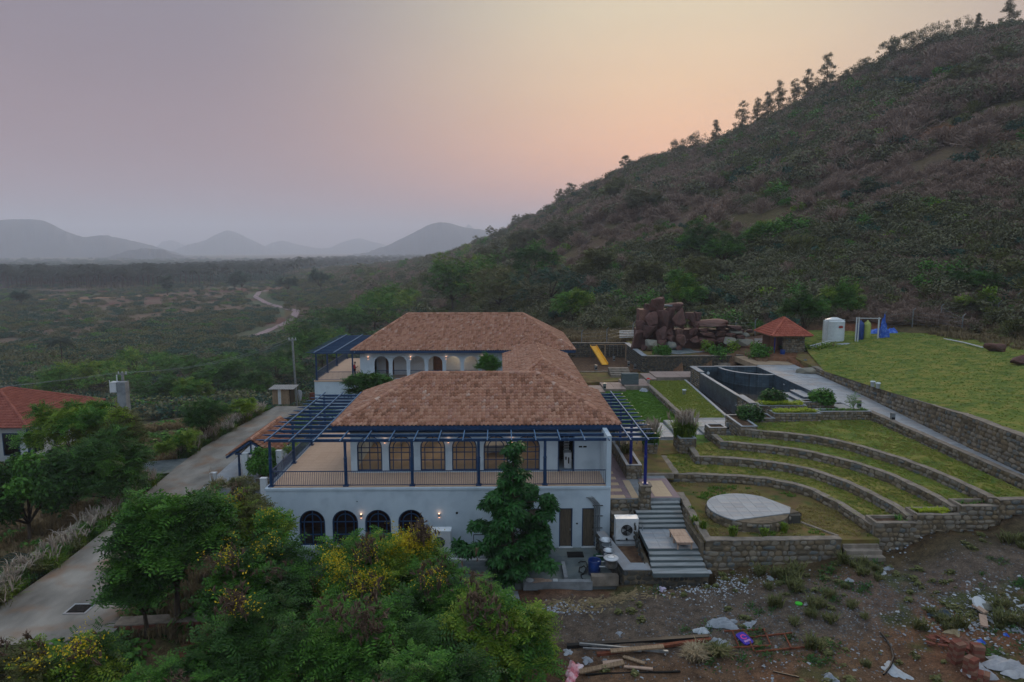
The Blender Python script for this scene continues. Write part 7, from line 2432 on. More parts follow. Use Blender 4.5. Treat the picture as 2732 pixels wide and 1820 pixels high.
# tall thin eucalyptus like trees in the valley
for k, (px_, py_, Y_, rx_, rz_, lab) in enumerate(((385, 672, 520, 4.5, 8, 'slender dark tree standing alone in the valley field'), (540, 660, 560, 6, 9, 'slim tree pair at the bend of the valley track, left one'), (556, 660, 560, 6, 10, 'slim tree at the bend of the valley track, right one'),
                                                   (48, 682, 420, 4, 2.2, 'small round bush tree at the left of the valley'), (738, 640, 480, 9, 5, 'dark tree on the spur at the right of the track'), (660, 650, 520, 8, 4, 'low dark tree right of the track bend'))):
    x_, y_, z_ = at_y(px_ * 1.1606, py_ * 1.1606, Y_)
    zg = land1(x_, y_)
    tree('valley_tree', lab, 'tree', x_, y_, max(z_, zg + rz_), rx_, rz_, 420, 2.2, kind='blue', tmpl=PIN4, seed=300 + k, clumps=14, z0=zg, r0=.3)

# ---------- garden plants
def tuft(name, label, cat, x_, y_, z_, r, h, n, kind, seed, plume=0, group=None, bend=.6):
    rg_ = np.random.default_rng(seed)
    t_ = thing(name, label, cat, (x_, y_, z_), group)
    PP = np.c_[x_ + rg_.normal(0, r * .22, n), y_ + rg_.normal(0, r * .22, n), np.full(n, z_)]
    V0, F0 = t_blades(7, seed, r / h, .018 / h * 1.3, bend)
    a = rg_.uniform(0, 6.28, n)
    me_ = scatter('blades', (V0, F0), PP, np.c_[np.cos(a), np.sin(a), np.zeros(n)], h * rg_.uniform(.7, 1.1, n), LF[kind], upj=.12, rg=rg_)
    link('blades', me_, t_)
    if plume:
        V1, F1 = t_blades(3, seed + 1, r * .55 / h, .03 / h, .4)
        V1 = V1.copy(); V1[:, 2] = V1[:, 2] * .5 + .62
        a = rg_.uniform(0, 6.28, plume)
        PP = np.c_[x_ + rg_.normal(0, r * .3, plume), y_ + rg_.normal(0, r * .3, plume), np.full(plume, z_)]
        link('plumes', scatter('plumes', (V1, F1), PP, np.c_[np.cos(a), np.sin(a), np.zeros(plume)], h * 1.15 * rg_.uniform(.8, 1.15, plume), LF['plume'], upj=.2, rg=rg_), t_)
    return t_

tuft('fountain_grass', 'largest fountain grass clump in the middle stone planter', 'grass plant', 13.8, 49.5, .05, 1.3, 1.7, 260, 'yellowgreen', 1, 70, 'fountain grass clumps in stone planters')
tuft('fountain_grass', 'smaller fountain grass clump in the planter nearest the paving', 'grass plant', 11.05, 48.9, -.3, 1.0, 1.5, 180, 'mid', 2, 60, 'fountain grass clumps in stone planters')
for k in range(5):
    tuft('fountain_grass', 'straw coloured grass clump growing along the trough beneath the right pergola', 'grass plant', 8.75, 46 + k * 1.9, -.1, .6, .9, 90, 'straw' if k % 2 else 'olive', 5 + k, 12, 'grass clumps in the pergola trough')

def strap_row(label, x0, x1, y_, z_, n, seed, h=.55, kind='lime', dy=.25):
    rg_ = np.random.default_rng(seed)
    V0, F0 = t_blades(9, seed, 1.1, .055, .9)
    PP = np.c_[rg_.uniform(x0, x1, n), y_ + rg_.uniform(-dy, dy, n), np.full(n, z_)]
    a = rg_.uniform(0, 6.28, n)
    me_ = scatter('strap_leaves', (V0, F0), PP, np.c_[np.cos(a), np.sin(a), np.zeros(n)], h * rg_.uniform(.7, 1.15, n), LF[kind], upj=.15, rg=rg_)
    return tag(link('strap_plants', me_), label, 'plants')

strap_row('bright yellow green strap leaved plants in the trough nearer the terraces', 21.8, 25.1, 52.8, 1.0, 110, 1)
strap_row('yellow green strap leaved plants in the trough nearer the pool', 21.6, 25.0, 55.05, 1.1, 110, 2, kind='lime')
strap_row('bright strap leaved plants in the middle stepped planter', 22.7, 24.7, 35.5, -.42, 90, 3, h=.42)
strap_row('low green spiky plants in the bed at the top of the terraces', 25.6, 29.3, 53.1, 1.05, 60, 4, h=.35, kind='mid')
strap_row('sparse seedlings in the uppermost stepped planter', 25.1, 26.7, 35.5, .05, 14, 5, h=.28, kind='mid')
strap_row('few small plants in the lowest stepped planter', 21.6, 22.2, 35.5, -.86, 8, 6, h=.4, kind='mid')
gpl = [((22.9, 56.1), 1.0, 1.0, .7, 'deep', 'large round dark bush at the corner of the pool wall', 1500), ((27.0, 55.8), 1.3, .85, .6, 'mid', 'round leafy bush beside the slab path at the pool corner', 1000), ((19.9, 52.6), .8, .8, .5, 'deep', 'low bush with white flowers below the pool', 900),
       (at_z(2130, 938, 1.3), 1.3, 1.9, .55, 'yellowgreen', 'yellow green mound of ground shrubs left of the upper lawn corner', 900), (at_z(2190, 940, 1.4), 1.4, 2.1, .6, 'yellowgreen', 'second yellow green mound of shrubs under the small tree', 900), (at_z(2100, 935, 1.3), 1.3, 1.5, .5, 'mid', 'low green shrub mound beside the hut wall', 700),
       ((31.0, 80.0), 1.4, 1.5, .9, 'mid', 'pale shrub above the long dark wall', 500), ((27.0, 82.9), 1.0, 1.6, .6, 'mid', 'green shrub patch on the wall end behind the pool', 500), ((20.2, 83.4), 1.2, 1.0, .6, 'mid', 'small green shrub at the foot of the rock waterfall', 400),
       ((26.0, 84.4), 1.3, .5, .8, 'yellowgreen', 'spindly yellow green plant at the basin edge', 120), ((29.6, 85.3), 1.3, .5, .8, 'yellowgreen', 'second spindly plant at the basin edge near the pale boulder', 120)]
for k, ((gx, gy), gz, rr_, rz_, kd, lab, n_) in enumerate(gpl):
    tree('garden_bush', lab, 'bush', gx, gy, gz + rz_ * .55, rr_, rz_, n_, .2 + .002 * gy, kind=kd, tmpl=t_leafs(5, 8, .6), seed=400 + k, clumps=16, z0=gz - .3, r0=.04)
rgf = np.random.default_rng(3)
PP = np.c_[rgf.normal(20.1, .5, 60), rgf.normal(52.7, .4, 60), rgf.uniform(1.2, 1.9, 60)]
o = [t for t in bpy.data.objects if t.get('label') == 'low bush with white flowers below the pool'][0]
link('blossom', scatter('blossom', t_leafs(5, 6, .5), PP, rgf.normal(0, 1, PP.shape), .12 * np.ones(60), LF['white'], rg=rgf), o)
# little weeds round the stage
for k, (x_, y_) in enumerate(((11.0, 36.8), (11.2, 35.9), (12.6, 35.15), (14.3, 35.1), (15.6, 35.6), (11.2, 38.3))):
    tuft('weed', 'thin yellowish weed sprouting against the foot of the round stage', 'weed', x_, y_, -1.5, .3, .7, 26, 'yellowgreen', 60 + k, 0, 'weeds around the round stage')

# plume grasses along the left edge of the driveway
hed = [(-25.8, 31.5), (-25.9, 35.5), (-26.0, 38), (-26.0, 40.5), (-26.2, 43), (-26.5, 45.5), (-26.9, 48), (-27.2, 50.5), (-27.3, 59), (-27.5, 61), (-27.4, 63), (-27.3, 65), (-27.1, 67), (-27.0, 69), (-26.8, 71), (-26.7, 73), (-26.5, 75)]
pts = resample(hed, 40)
for k, (x_, y_) in enumerate(pts):
    if 52 < y_ < 58.2:
        continue
    t_ = tuft('plume_grass', 'pale plumed grass clump lining the left edge of the driveway', 'grass plant', x_ + random.uniform(-.3, .3), y_, -4.15, 1.1, random.uniform(.95, 1.4), 120, ('mid', 'olive', 'yellowgreen')[k % 3], 500 + k, 22, 'plumed grass clumps along the driveway')

# dry grass and weeds over the banks: too many to count
def ground_scatter(name, n, region, src, smin, smax, seed, thr=.5, fs=4.0, zs=1.0, exclude=None):
    rg_ = np.random.default_rng(seed)
    x0, x1, y0, y1 = region
    x_ = rg_.uniform(x0, x1, n); y_ = rg_.uniform(y0, y1, n)
    k_ = fbm(x_ / fs, y_ / fs, seed, 4) > thr
    if exclude is not None:
        k_ &= ~exclude(x_, y_)
    x_, y_ = x_[k_], y_[k_]
    P_ = np.c_[x_, y_, land(x_, y_) - .02]
    return gn_scatter(name, P_, src, smin, smax, seed, zs)

def small_src(name, label, kind, x_, y_, s, tm, n=14, seed=0):
    rg_ = np.random.default_rng(seed)
    a = rg_.uniform(0, 6.28, n)
    PP = np.c_[rg_.normal(0, .17, n), rg_.normal(0, .17, n), np.zeros(n)]
    me_ = scatter(name, tm, PP, np.c_[np.cos(a), np.sin(a), np.zeros(n)], rg_.uniform(.5, 1, n), LF[kind], upj=.2, rg=rg_)
    o = bpy.data.objects.new(name, me_); COL.objects.link(o)
    o.location = (x_, y_, land1(x_, y_)); o.scale = (s, s, s)
    tag(o, label, 'weed')
    return o

road_poly = road_l + road_r[::-1]
on_road = lambda x_, y_: inpoly(x_, y_, road_poly) | ((x_ > -23.3) & (x_ < -14) & (y_ > 48) & (y_ < 72)) | ((x_ > -38) & (x_ < -25) & (y_ > 50.5) & (y_ < 57))
dg = small_src('dry_grass_tuft', 'dry grass tuft on the bank left of the driveway', 'drygrass', -31, 40, .9, t_blades(8, 3, .5, .02, .5), 14, 1)
wg = small_src('green_weed', 'low green weed on the dirt in front of the garden wall', 'deep', 16, 30.5, .35, t_leafs(8, 3, .35), 30, 2)
wd = small_src('dark_weed', 'dark green creeping weed on the bare dirt', 'olive', 15, 22, .4, t_leafs(8, 4, .6), 26, 3)
wl = small_src('pale_weed', 'pale grey green feathery weed at the gravel edge', 'olive', 20, 27.5, .8, t_blades(8, 4, .6, .03, .3), 20, 4)
ground_scatter('dry_grass', 9000, (-60, -14, 22, 84), dg, .5, 1.2, 3, .42, 7, 1, on_road)
ground_scatter('bank_weeds', 2200, (-60, -14, 22, 84), small_src('bank_weed', 'green weed clump on the bank beyond the driveway', 'mid', -29, 47, .8, t_leafs(9, 5, .42), 34, 5), .5, 1.5, 4, .56, 6, .8, on_road)
front_only = lambda x_, y_: (y_ > 34.2) | (x_ < 4) | (np.abs(x_ - 8) < 3.5) & (y_ > 33)
ground_scatter('yard_weeds', 900, (3, 34, 16, 35), wd, .12, .42, 6, .55, 2.2, .6, front_only)
ground_scatter('yard_weeds', 260, (8, 34, 22, 35), wg, .2, .6, 7, .56, 3, .7, front_only)
ground_scatter('yard_weeds', 200, (13, 34, 25, 34.5), wl, .4, 1.0, 8, .56, 3, .8, front_only)
# dry shrubs and grass on the slope right of the upper lawn and along the fence line
ground_scatter('slope_grass', 7500, (17, 80, 88, 112), dg, .6, 1.4, 9, .36, 7, .8, lambda x_, y_: inpoly(x_, y_, bigl) | ((y_ < 97) & (x_ < 50)))
ground_scatter('slope_scrub', 3600, (40, 96, 60, 126), first_of('brown'), 1.0, 2.4, 14, .22, 7, .8, lambda x_, y_: inpoly(x_, y_, bigl) | ((y_ < 97) & (x_ < 50)))
ground_scatter('slope_scrub', 260, (44, 96, 84, 126), first_of('mid'), .6, 1.5, 16, .5, 7, .7, lambda x_, y_: inpoly(x_, y_, bigl) | ((y_ < 97) & (x_ < 50)))
ground_scatter('slope_scrub', 1200, (44, 94, 50, 126), first_of('olive'), .7, 1.8, 15, .40, 7, .8, lambda x_, y_: inpoly(x_, y_, bigl) | ((y_ < 97) & (x_ < 50)))
ground_scatter('slope_grass', 2600, (56, 90, 40, 92), dg, .8, 1.8, 10, .38, 7, .9)
ground_scatter('slope_grass', 5000, (-30, 22, 96, 150), dg, .8, 1.8, 12, .42, 9, .8)
# short grass standing on the lawns and terraces
def lawn_scatter(name, n, poly, zf, src, smin, smax, seed, thr=.0):
    rg_ = np.random.default_rng(seed)
    P2 = np.array(poly)
    x_ = rg_.uniform(P2[:, 0].min(), P2[:, 0].max(), n); y_ = rg_.uniform(P2[:, 1].min(), P2[:, 1].max(), n)
    k_ = inpoly(x_, y_, poly) & (fbm(x_ / 2.3, y_ / 2.3, seed, 4) > thr)
    x_, y_ = x_[k_], y_[k_]
    z_ = np.full(len(x_), zf, float) if not callable(zf) else zf(x_, y_)
    return gn_scatter(name, np.c_[x_, y_, z_ - .01], src, smin, smax, seed, 1.0)

gsrc = []
for k, (kd, xx, yy, zz_, lab) in enumerate((('lawn_green', 14.5, 60.0, Z0, 'tuft of green lawn grass on the lawn behind the villa'), ('lawn_olive', 22.5, 41.5, Z2, 'tuft of olive lawn grass on a terrace'), ('lawn_dry', 23.8, 39.5, Z3 - .5, 'tuft of yellowed lawn grass on a terrace'))):
    rg_ = np.random.default_rng(70 + k)
    a = rg_.uniform(0, 6.28, 7)
    me_ = scatter('grass_tuft', t_blades(6, 3 + k, .8, .09, .4), np.c_[rg_.normal(0, .6, 7), rg_.normal(0, .6, 7), np.zeros(7)], np.c_[np.cos(a), np.sin(a), np.zeros(7)], rg_.uniform(.5, 1, 7), LF[kd], upj=.2, rg=rg_)
    o = bpy.data.objects.new('grass_tuft', me_); COL.objects.link(o); o.location = (xx, yy, zz_); o.scale = (.12, .12, .1)
    tag(o, lab, 'grass')
    gsrc.append(o)
terr = [(w1 + w2[::-1], Z1, 5200), (w2 + w3[::-1], Z2, 6000), (w3 + w4[::-1], Z3, 6000), (w4 + [(29.4, 35.3), (29.4, 42), (29.4, 53.1), (26.6, 53.4), (19.2, 51.6)], Z4, 8000)]
for k, (poly_, zz_, n_) in enumerate(terr):
    lawn_scatter('terrace_grass', n_ // 2, poly_, zz_, gsrc[1], .05, .12, 80 + k)
    lawn_scatter('terrace_grass', n_ // 3, poly_, zz_, gsrc[2], .05, .11, 90 + k)
    lawn_scatter('terrace_grass', n_ // 4, poly_, zz_, gsrc[0], .05, .12, 100 + k, .45)
lawn_scatter('garden_grass', 7000, [(9.35, 56.9), (15.8, 56.9), (15.8, 71.4), (9.35, 71.4)], Z0, gsrc[0], .05, .11, 111)
lawn_scatter('garden_grass', 4200, [(16.05, 56.9), (19.5, 56.9), (20.6, 74.5), (16.05, 74.5)], -.5, gsrc[1], .05, .11, 112)
lawn_scatter('garden_grass', 1600, [(10.9, 35), (20.1, 35), (20.0, 40), (17.5, 42.6), (10.9, 43.9)], ZS, gsrc[0], .08, .22, 113, .56)
lawn_scatter('garden_grass', 2400, [(10.9, 35), (20.1, 35), (20.0, 40), (17.5, 42.6), (10.9, 43.9)], ZS, gsrc[2], .06, .16, 114, .5)
LW = [o for o in bpy.data.objects if o.name.startswith('lawn') and len(o.data.vertices) > 3000][0]
from mathutils.bvhtree import BVHTree
bv_ = BVHTree.FromPolygons([v_.co[:] for v_ in LW.data.vertices], [tuple(p_.vertices) for p_ in LW.data.polygons])
def lawn_z(x_, y_):
    r_ = []
    for a_, b_ in zip(x_, y_):
        h_ = bv_.ray_cast(Vector((a_, b_, 20)), Vector((0, 0, -1)))
        r_.append(h_[0].z if h_[0] else -10)
    return np.array(r_)
lawn_scatter('upper_lawn_grass', 9000, bigl, lawn_z, gsrc[0], .04, .10, 120)
lawn_scatter('upper_lawn_grass', 9000, bigl, lawn_z, gsrc[1], .04, .10, 121)
lawn_scatter('upper_lawn_grass', 4000, bigl, lawn_z, gsrc[2], .04, .09, 122)

# tall feathery palm fronds at the left edge
def frond_clump(label, px_, py_, Y_, n, seed, L=2.6):
    x_, y_, z_ = at_y(px_ * 1.1606, py_ * 1.1606, Y_)
    zg = land1(x_, y_)
    t_ = palm('young_palm', label, x_, y_, zg, 1.2, L, n, seed, emin=.65)
    t_['category'] = 'palm'
    return t_

frond_clump('young palm with drooping yellow tinged fronds at the left edge', -20, 1290, 36, 18, 91, 2.7)
# bare sapling by the driveway and the thin garden seedlings
bs_ = thing('bare_sapling', 'leafless upright sapling beside the driveway', 'sapling', (-20.2, 47.2, -3.9))
m = MB()
for k in range(9):
    a = random.uniform(0, 6.28)
    m.tube([(-20.2, 47.2, -3.9), (-20.2 + .15 * math.cos(a), 47.2 + .15 * math.sin(a), -3.0), (-20.2 + .45 * math.cos(a), 47.2 + .4 * math.sin(a), -1.9 + random.uniform(-.5, .8))], [.03, .02, .008], 4)
m.build('stems', MT['wood'], bs_)
o = tree('young_conifer', 'small tiered sapling beside the bollard at the path edge', 'sapling', 28.4, 53.2, 1.9, .55, .7, 70, .3, kind='mid', seed=431, clumps=8, z0=1.1, r0=.03)
# ================================================================== RED ROOFED HOUSE (left edge)
F_ = Vector(at_z(65 * 1.1606, 985 * 1.1606, -2.7)).to_3d(); Q_ = Vector(at_z(242 * 1.1606, 920 * 1.1606, -2.7)).to_3d()
L_ = (Q_ - F_).length
hr_ = math.atan2(Q_.y - F_.y, Q_.x - F_.x)
rh = thing('red_roof_house', 'low house with red tiled hip roofs at the left edge', 'house', (0, 0, 0))
MB().box(.9, L_ - .9, .9, 12, -7, -2.75).box(-12, .9, 6, 16, -7, -2.75).build('wall', MT['white'], rh)
hip_roof(rh, 0, L_, 0, 13, -2.7, -.2, 5.5, L_ - 5.5, 6.5, 6.5, MT['tile_red'], pitch=.34, course=.42, amp=.05, fascia=False)
hip_roof(rh, -13.5, 5, 5.2, 17.0, -2.7, -.15, -8, -1, 11.1, 11.1, MT['tile_red'], pitch=.34, course=.42, amp=.05, fascia=False)
for x_ in (1.6, 4.6, 8.0):
    wf_ = MB().box(x_, x_ + 1.5, .84, .9, -5.6, -3.4).build('window', MT['blue'], rh)
    MB().box(x_ + .12, x_ + .70, .82, .85, -5.5, -3.5).box(x_ + .80, x_ + 1.38, .82, .85, -5.5, -3.5).build('pane', MT['glass_dark'], wf_)
for y_ in (1.6, 4.0):
    wf_ = MB().box(.84, .9, y_, y_ + 1.6, -5.6, -3.4).build('window', MT['blue'], rh)
    MB().box(.82, .85, y_ + .12, y_ + 1.48, -5.5, -3.5).build('pane', MT['glass_dark'], wf_)
MB().bar((.2, .2, -7), (.2, .2, -2.8), .2).build('post', MT['blue'], rh)
rh.location = F_; rh.rotation_euler = (0, 0, hr_)

# ================================================================== POLES, TOWER, SHED
def pole(label, pxt, pyt, pxb, pyb, Y, r=.12):
    a = at_y(pxb * 1.1606, pyb * 1.1606, Y); b_ = at_y(pxt * 1.1606, pyt * 1.1606, Y)
    zg = land1(a[0], a[1])
    t_ = thing('utility_pole', label, 'pole', (a[0], a[1], zg), 'concrete utility poles')
    MB().bar((a[0], a[1], min(zg, a[2]) - .2), b_, r * 1.7).build('shaft', MT['galv'], t_)
    MB().bar((b_[0] - .5, b_[1], b_[2] - .2), (b_[0] + .5, b_[1], b_[2] - .2), .1).build('cross_arm', MT['galv'], t_)
    for s in (-.4, 0, .4):
        MB().cyl(b_[0] + s, b_[1], b_[2] - .15, b_[2] + .08, .05, n=6).build('insulator', MT['white'], t_)
    return b_
pA = pole('leaning concrete utility pole beside the grey tower', 281, 856, 293, 936, 72)
pB = pole('upright utility pole behind the corrugated shed', 672, 778, 683, 892, 84)
m = MB()
def wire(a, b_, sag):
    pts_ = []
    for k in range(13):
        t_ = k / 12
        pts_.append((a[0] + (b_[0] - a[0]) * t_, a[1] + (b_[1] - a[1]) * t_, a[2] + (b_[2] - a[2]) * t_ - sag * 4 * t_ * (1 - t_)))
    m.tube(pts_, .011, 4)
far_l = (-92, 66, pA[2] - 1.2)
for s in (-.4, .4):
    wire((pA[0] + s, pA[1], pA[2]), (pB[0] + s, pB[1], pB[2]), 1.0)
    wire((far_l[0], far_l[1] + s, far_l[2]), (pA[0] + s, pA[1], pA[2]), 1.4)
tag(m.build('power_line', MT['galv']), 'thin sagging power line crossing the valley between the two poles', 'cable')
tx_, ty_, tz_ = at_y(281 * 1.1606, 934 * 1.1606, 71)
tw = thing('grey_tower', 'grey concrete block pillar with a white box on its side', 'pillar', (tx_, ty_, tz_))
zb_ = land1(tx_, ty_)
MB().box(tx_ - .45, tx_ + .45, ty_, ty_ + .8, zb_ - .3, tz_ + 2.55).build('pillar', MT['concrete'], tw)
MB().box(tx_ - 1.05, tx_ - .45, ty_ - .1, ty_ + .6, tz_ + 1.5, tz_ + 2.5).build('transformer_box', MT['white'], tw)
MB().box(tx_ - 1.08, tx_ - .4, ty_ - .13, ty_ + .63, tz_ + 2.5, tz_ + 2.58).build('lid', MT['white'], tw)
MB().cyl(tx_ - .5, ty_ + .3, tz_ + 2.55, tz_ + 3.3, .06, n=8).build('vent_pipe', MT['white'], tw)
MB().bar((tx_ - 1.1, ty_ - .05, tz_ + 1.4), (tx_ - 1.1, ty_ - .05, tz_ + 2.8), .05).build('conduit', MT['white'], tw)
# corrugated shed
shx, shy = -26.6, 78.6
sh = thing('shed', 'small shed of vertical grey boards with a corrugated roof behind the driveway end', 'shed', (shx, shy, -3.9))
for k in range(12):
    MB().box(shx + k * .165, shx + k * .165 + .15, shy + (k % 2) * .02, shy + .04 + (k % 2) * .02, -3.95, -2.2).build('board', MT['wood'] if k not in (4, 5) else MT['white'], sh)
MB().box(shx + 2.02, shx + 2.08, shy, shy + 1.6, -3.95, -2.2).box(shx, shx + .05, shy + .06, shy + 1.6, -3.95, -2.2).box(shx, shx + 2.08, shy + 1.6, shy + 1.66, -3.95, -2.2).build('wall', MT['dark'], sh)
V = []; n = 24
for i_ in range(n):
    x_ = shx - .4 + 3.0 * i_ / (n - 1); dz = .03 * (i_ % 2)
    V += [(x_, shy - .35, -2.12 + dz), (x_, shy + 2.0, -2.02 + dz)]
MB().add(V, [(2 * i_, 2 * i_ + 2, 2 * i_ + 3, 2 * i_ + 1) for i_ in range(n - 1)]).build('corrugated_roof', MT['galv'], sh)
o = boulder_mesh(91); o.materials.append(MT['canvas'])
tag(link('white_bundle', o, None, (shx + 2.9, shy + .8, -3.1), scale=(.3, .3, .75)), 'pale wrapped bundle hanging at the right side of the shed', 'bundle')
o = MB(); o.box(-23.2, -20.3, 81.8, 82.1, -4.1, -3.3)
tag(o.build('brick_parapet', MT['brick']), 'low reddish brick parapet behind the shed', 'wall')

# ================================================================== FENCE on the slope
fen = thing('fence_post', 'pale fence post along the foot of the hill', 'fence post', (0, 0, 0), 'fence posts along the foot of the hill')
MB().bar((0, 0, -.3), (0, 0, 2.3), .11).bar((0, 0, 2.28), (.22, -.18, 2.6), .09).build('post_body', MT['galv'], fen)
FP = [(1395, 770, 96), (1455, 762, 99), (1520, 757, 100), (1337, 775, 96), (1692, 735, 98), (1737, 727, 97), (1850, 0, 0), (2035, 700, 93), (2101, 693, 92), (2166, 687, 91), (2345, 640, 86), (2215, 715, 86), (2297, 690, 86)]
first = True
fpts = []
for (px_, py_, Y_) in FP:
    if not Y_:
        continue
    x_, y_, _z = at_y(px_ * 1.1606, py_ * 1.1606, Y_)
    o = fen if first else copy_tree(fen)
    first = False
    place(o, (x_, y_, land1(x_, y_)), random.uniform(-.5, .5))
    fpts.append((x_, y_, land1(x_, y_)))
fr_ = sorted(fpts)
m = MB()
for a, b_ in zip(fr_[:-1], fr_[1:]):
    if abs(a[0] - b_[0]) < 16:
        for h_ in (.5, 1.0, 1.5, 2.0):
            m.bar((a[0], a[1], a[2] + h_), (b_[0], b_[1], b_[2] + h_), .02)
tag(m.build('fence_wire', MT['galv']), 'thin fence wires strung between the pale posts at the foot of the hill', 'fence')
for k, x_ in enumerate((-33, -30.6, -28.4)):
    o = copy_tree(fen); place(o, (x_, 79.5 + k, land1(x_, 79.5 + k)), 0, .8, 'pale fence post on the bank beyond the end of the driveway', 'fence posts beyond the driveway')

# ================================================================== OUTDOOR UNITS, POTS, YARD
def ac_unit(label, x_, y_, z_, w=1.3, h=1.3, d=.62):
    t_ = thing('air_conditioner', label, 'air conditioner', (x_, y_, z_), 'outdoor air conditioning units')
    MB().box(x_ - w / 2, x_ + w / 2, y_, y_ + d, z_ + .06, z_ + h).build('casing', MT['white'], t_, bevel=.02)
    MB().box(x_ - w / 2 - .015, x_ + w / 2 + .015, y_ - .015, y_ + d + .015, z_ + h, z_ + h + .035).build('lid', MT['white_plastic'], t_)
    for s in (-1, 1):
        MB().box(x_ + s * w * .35 - .06, x_ + s * w * .35 + .06, y_ + .05, y_ + d - .05, z_, z_ + .06).build('foot', MT['dark'], t_)
    fx, fz, fr = x_ - .02, z_ + h * .5, .33
    MB().tube([(fx, y_ - .003, fz), (fx, y_ - .012, fz)], fr, 24).build('fan_opening', MT['dark'], t_)
    m = MB()
    for k in range(3):
        a = 2 * math.pi * k / 3 + .5
        V = []
        for q in range(5):
            b2 = a + q * .2; V.append((fx + .06 * math.cos(b2), y_ - .02, fz + .06 * math.sin(b2))); V.append((fx + .30 * math.cos(b2 + .15), y_ - .02 - .01 * q, fz + .30 * math.sin(b2 + .15)))
        m.add(V, [(2 * q, 2 * q + 2, 2 * q + 3, 2 * q + 1) for q in range(4)])
    m.build('fan', MT['galv'], t_)
    g = MB()
    for k in range(1, 6):
        rr_ = fr * k / 5
        pts_ = [(fx + rr_ * math.cos(a_), y_ - .045, fz + rr_ * math.sin(a_)) for a_ in np.linspace(0, 2 * math.pi, 25)]
        g.tube(pts_, .006, 3, cap=False)
    g.build('fan_grille', MT['metal'], t_)
    MB().tube([(x_ - .02, y_ - .045, z_ + .12), (x_ - .02, y_ - .005, z_ + .12)], .06, 10).build('badge', MT['dark'], t_)
    MB().tube([(x_ + w / 2, y_ + .2, z_ + .35), (x_ + w / 2 + .06, y_ + .2, z_ + .33), (x_ + w / 2 + .08, y_ + .2, z_ + .0)], .03, 6).build('refrigerant_pipe', MT['black'], t_)
ac_unit('white outdoor air conditioner with a round fan, beside the garden stairs', 7.28, 37.4, -2.72)
MB_ = MB().box(6.6, 8.0, 37.0, 38.2, -2.9, -2.72).build('unit_base', MT['concrete']); tag(MB_, 'rough concrete base under the outdoor unit by the stairs', 'concrete base')
ac_unit('white outdoor air conditioner against the wall, half hidden by yellow blossom', -3.55, 37.9, -3.6)
tag(MB().box(-9.0, -.5, 37.3, 38.9, -3.8, -3.62).build('unit_base', MT['concrete']), 'long concrete ledge below the villa wall behind the thicket', 'concrete base')
tag(MB().tube([(-3.6, 36.9, -3.5), (.1, 36.7, -3.5)], .07, 8).build('drain_pipe', MT['white']), 'white drain pipe lying on the ground behind the yellow blossom', 'pipe')
tag(MB().bar((-1.6, 38.6, -2.8), (.4, 38.6, -2.8), .04).bar((-1.6, 38.6, -3.6), (-1.6, 38.6, -2.8), .04).bar((.4, 38.6, -3.6), (.4, 38.6, -2.8), .04).build('metal_rack', MT['black']), 'black metal rack against the wall right of the hidden outdoor unit', 'rack')

def cooking_pot(label, x_, y_, z_, r, h, lid=False):
    t_ = thing('steel_pot', label, 'pot', (x_, y_, z_), 'steel pots in a row on the ledge')
    MB().lathe(x_, y_, [(0, z_), (r * .9, z_), (r * .98, z_ + h * .15), (r, z_ + h), (r * 1.1, z_ + h + .01), (r * 1.1, z_ + h + .035), (r * .97, z_ + h + .03), (r * .95, z_ + .05), (0, z_ + .05)], 22).build('pot_body', MT['metal'], t_, smooth=True)
    if lid:
        MB().lathe(x_, y_, [(0, z_ + h + .12), (r * .3, z_ + h + .11), (r * 1.16, z_ + h + .07), (r * 1.17, z_ + h + .04)], 22).build('lid', MT['white'], t_, smooth=True)
        MB().lathe(x_, y_, [(r * .6, z_ + h + .105), (r * .62, z_ + h + .12), (r * .66, z_ + h + .105)], 18).build('lid_ring', MT['metal'], t_)
PT = [(905, 800, .33, .45, False, 'largest open steel pot at the far end of the row'), (925, 858, .29, .36, False, 'open steel pot, second from the wall'), (938, 918, .28, .34, False, 'open steel pot in the middle of the row'),
      (950, 968, .27, .3, False, 'steel pot partly hidden behind the lidded one'), (968, 1010, .34, .42, True, 'steel pot with a white lid, nearest the stairs end of the ledge')]
for (a, b_, r_, h_, lid_, lab) in PT:
    q = at_z(a / 4.204 + 1400, b_ / 4.204 + 1250, zbot + h_)
    cooking_pot(lab, q[0], q[1], zbot - .01, r_, h_, lid_)
wt_ = [at_z(x_ / 4.204 + 1400, y_ / 4.204 + 1250, -3.5) for x_, y_ in ((600, 1060), (680, 1050), (700, 1110), (640, 1170), (620, 1130), (690, 1110), (700, 1160), (620, 1190), (640, 1240), (720, 1260))]
m = MB(); m.tube([(a, b_, -3.74 + .05 * (k % 2)) for k, (a, b_) in enumerate([tuple(p) for p in resample([at_z(x_ / 4.204 + 1400, y_ / 4.204 + 1250, -3.75) for x_, y_ in ((605, 1060), (640, 1045), (690, 1055), (705, 1110), (660, 1180), (610, 1170), (612, 1120), (660, 1100), (704, 1130), (690, 1180), (630, 1190), (640, 1240), (700, 1262), (740, 1262))], 34)])], .03, 6)
tag(m.build('hose', MT['black']), 'black coiled hose on the yard floor beside the blue drum', 'hose')
bx, by = at_z(780 / 4.204 + 1400, 1180 / 4.204 + 1250, -3.78)
bd = thing('open_drum', 'open dark blue plastic drum in the service yard', 'barrel', (bx, by, -3.78))
MB().lathe(bx, by, [(0, -3.78), (.33, -3.78), (.35, -3.4), (.36, -2.98), (.34, -2.95), (.32, -3.0), (.31, -3.7), (0, -3.7)], 20).build('drum_body', MT['barrel'], bd, smooth=True)
yk = thing('yard_kerb', 'low concrete kerb dividing the service yard beside the hose', 'kerb', (3.6, 35.5, -3.8))
MB().box(3.42, 3.62, 34.75, 36.6, -3.8, -3.55).build('kerb_body', MT['concrete'], yk)
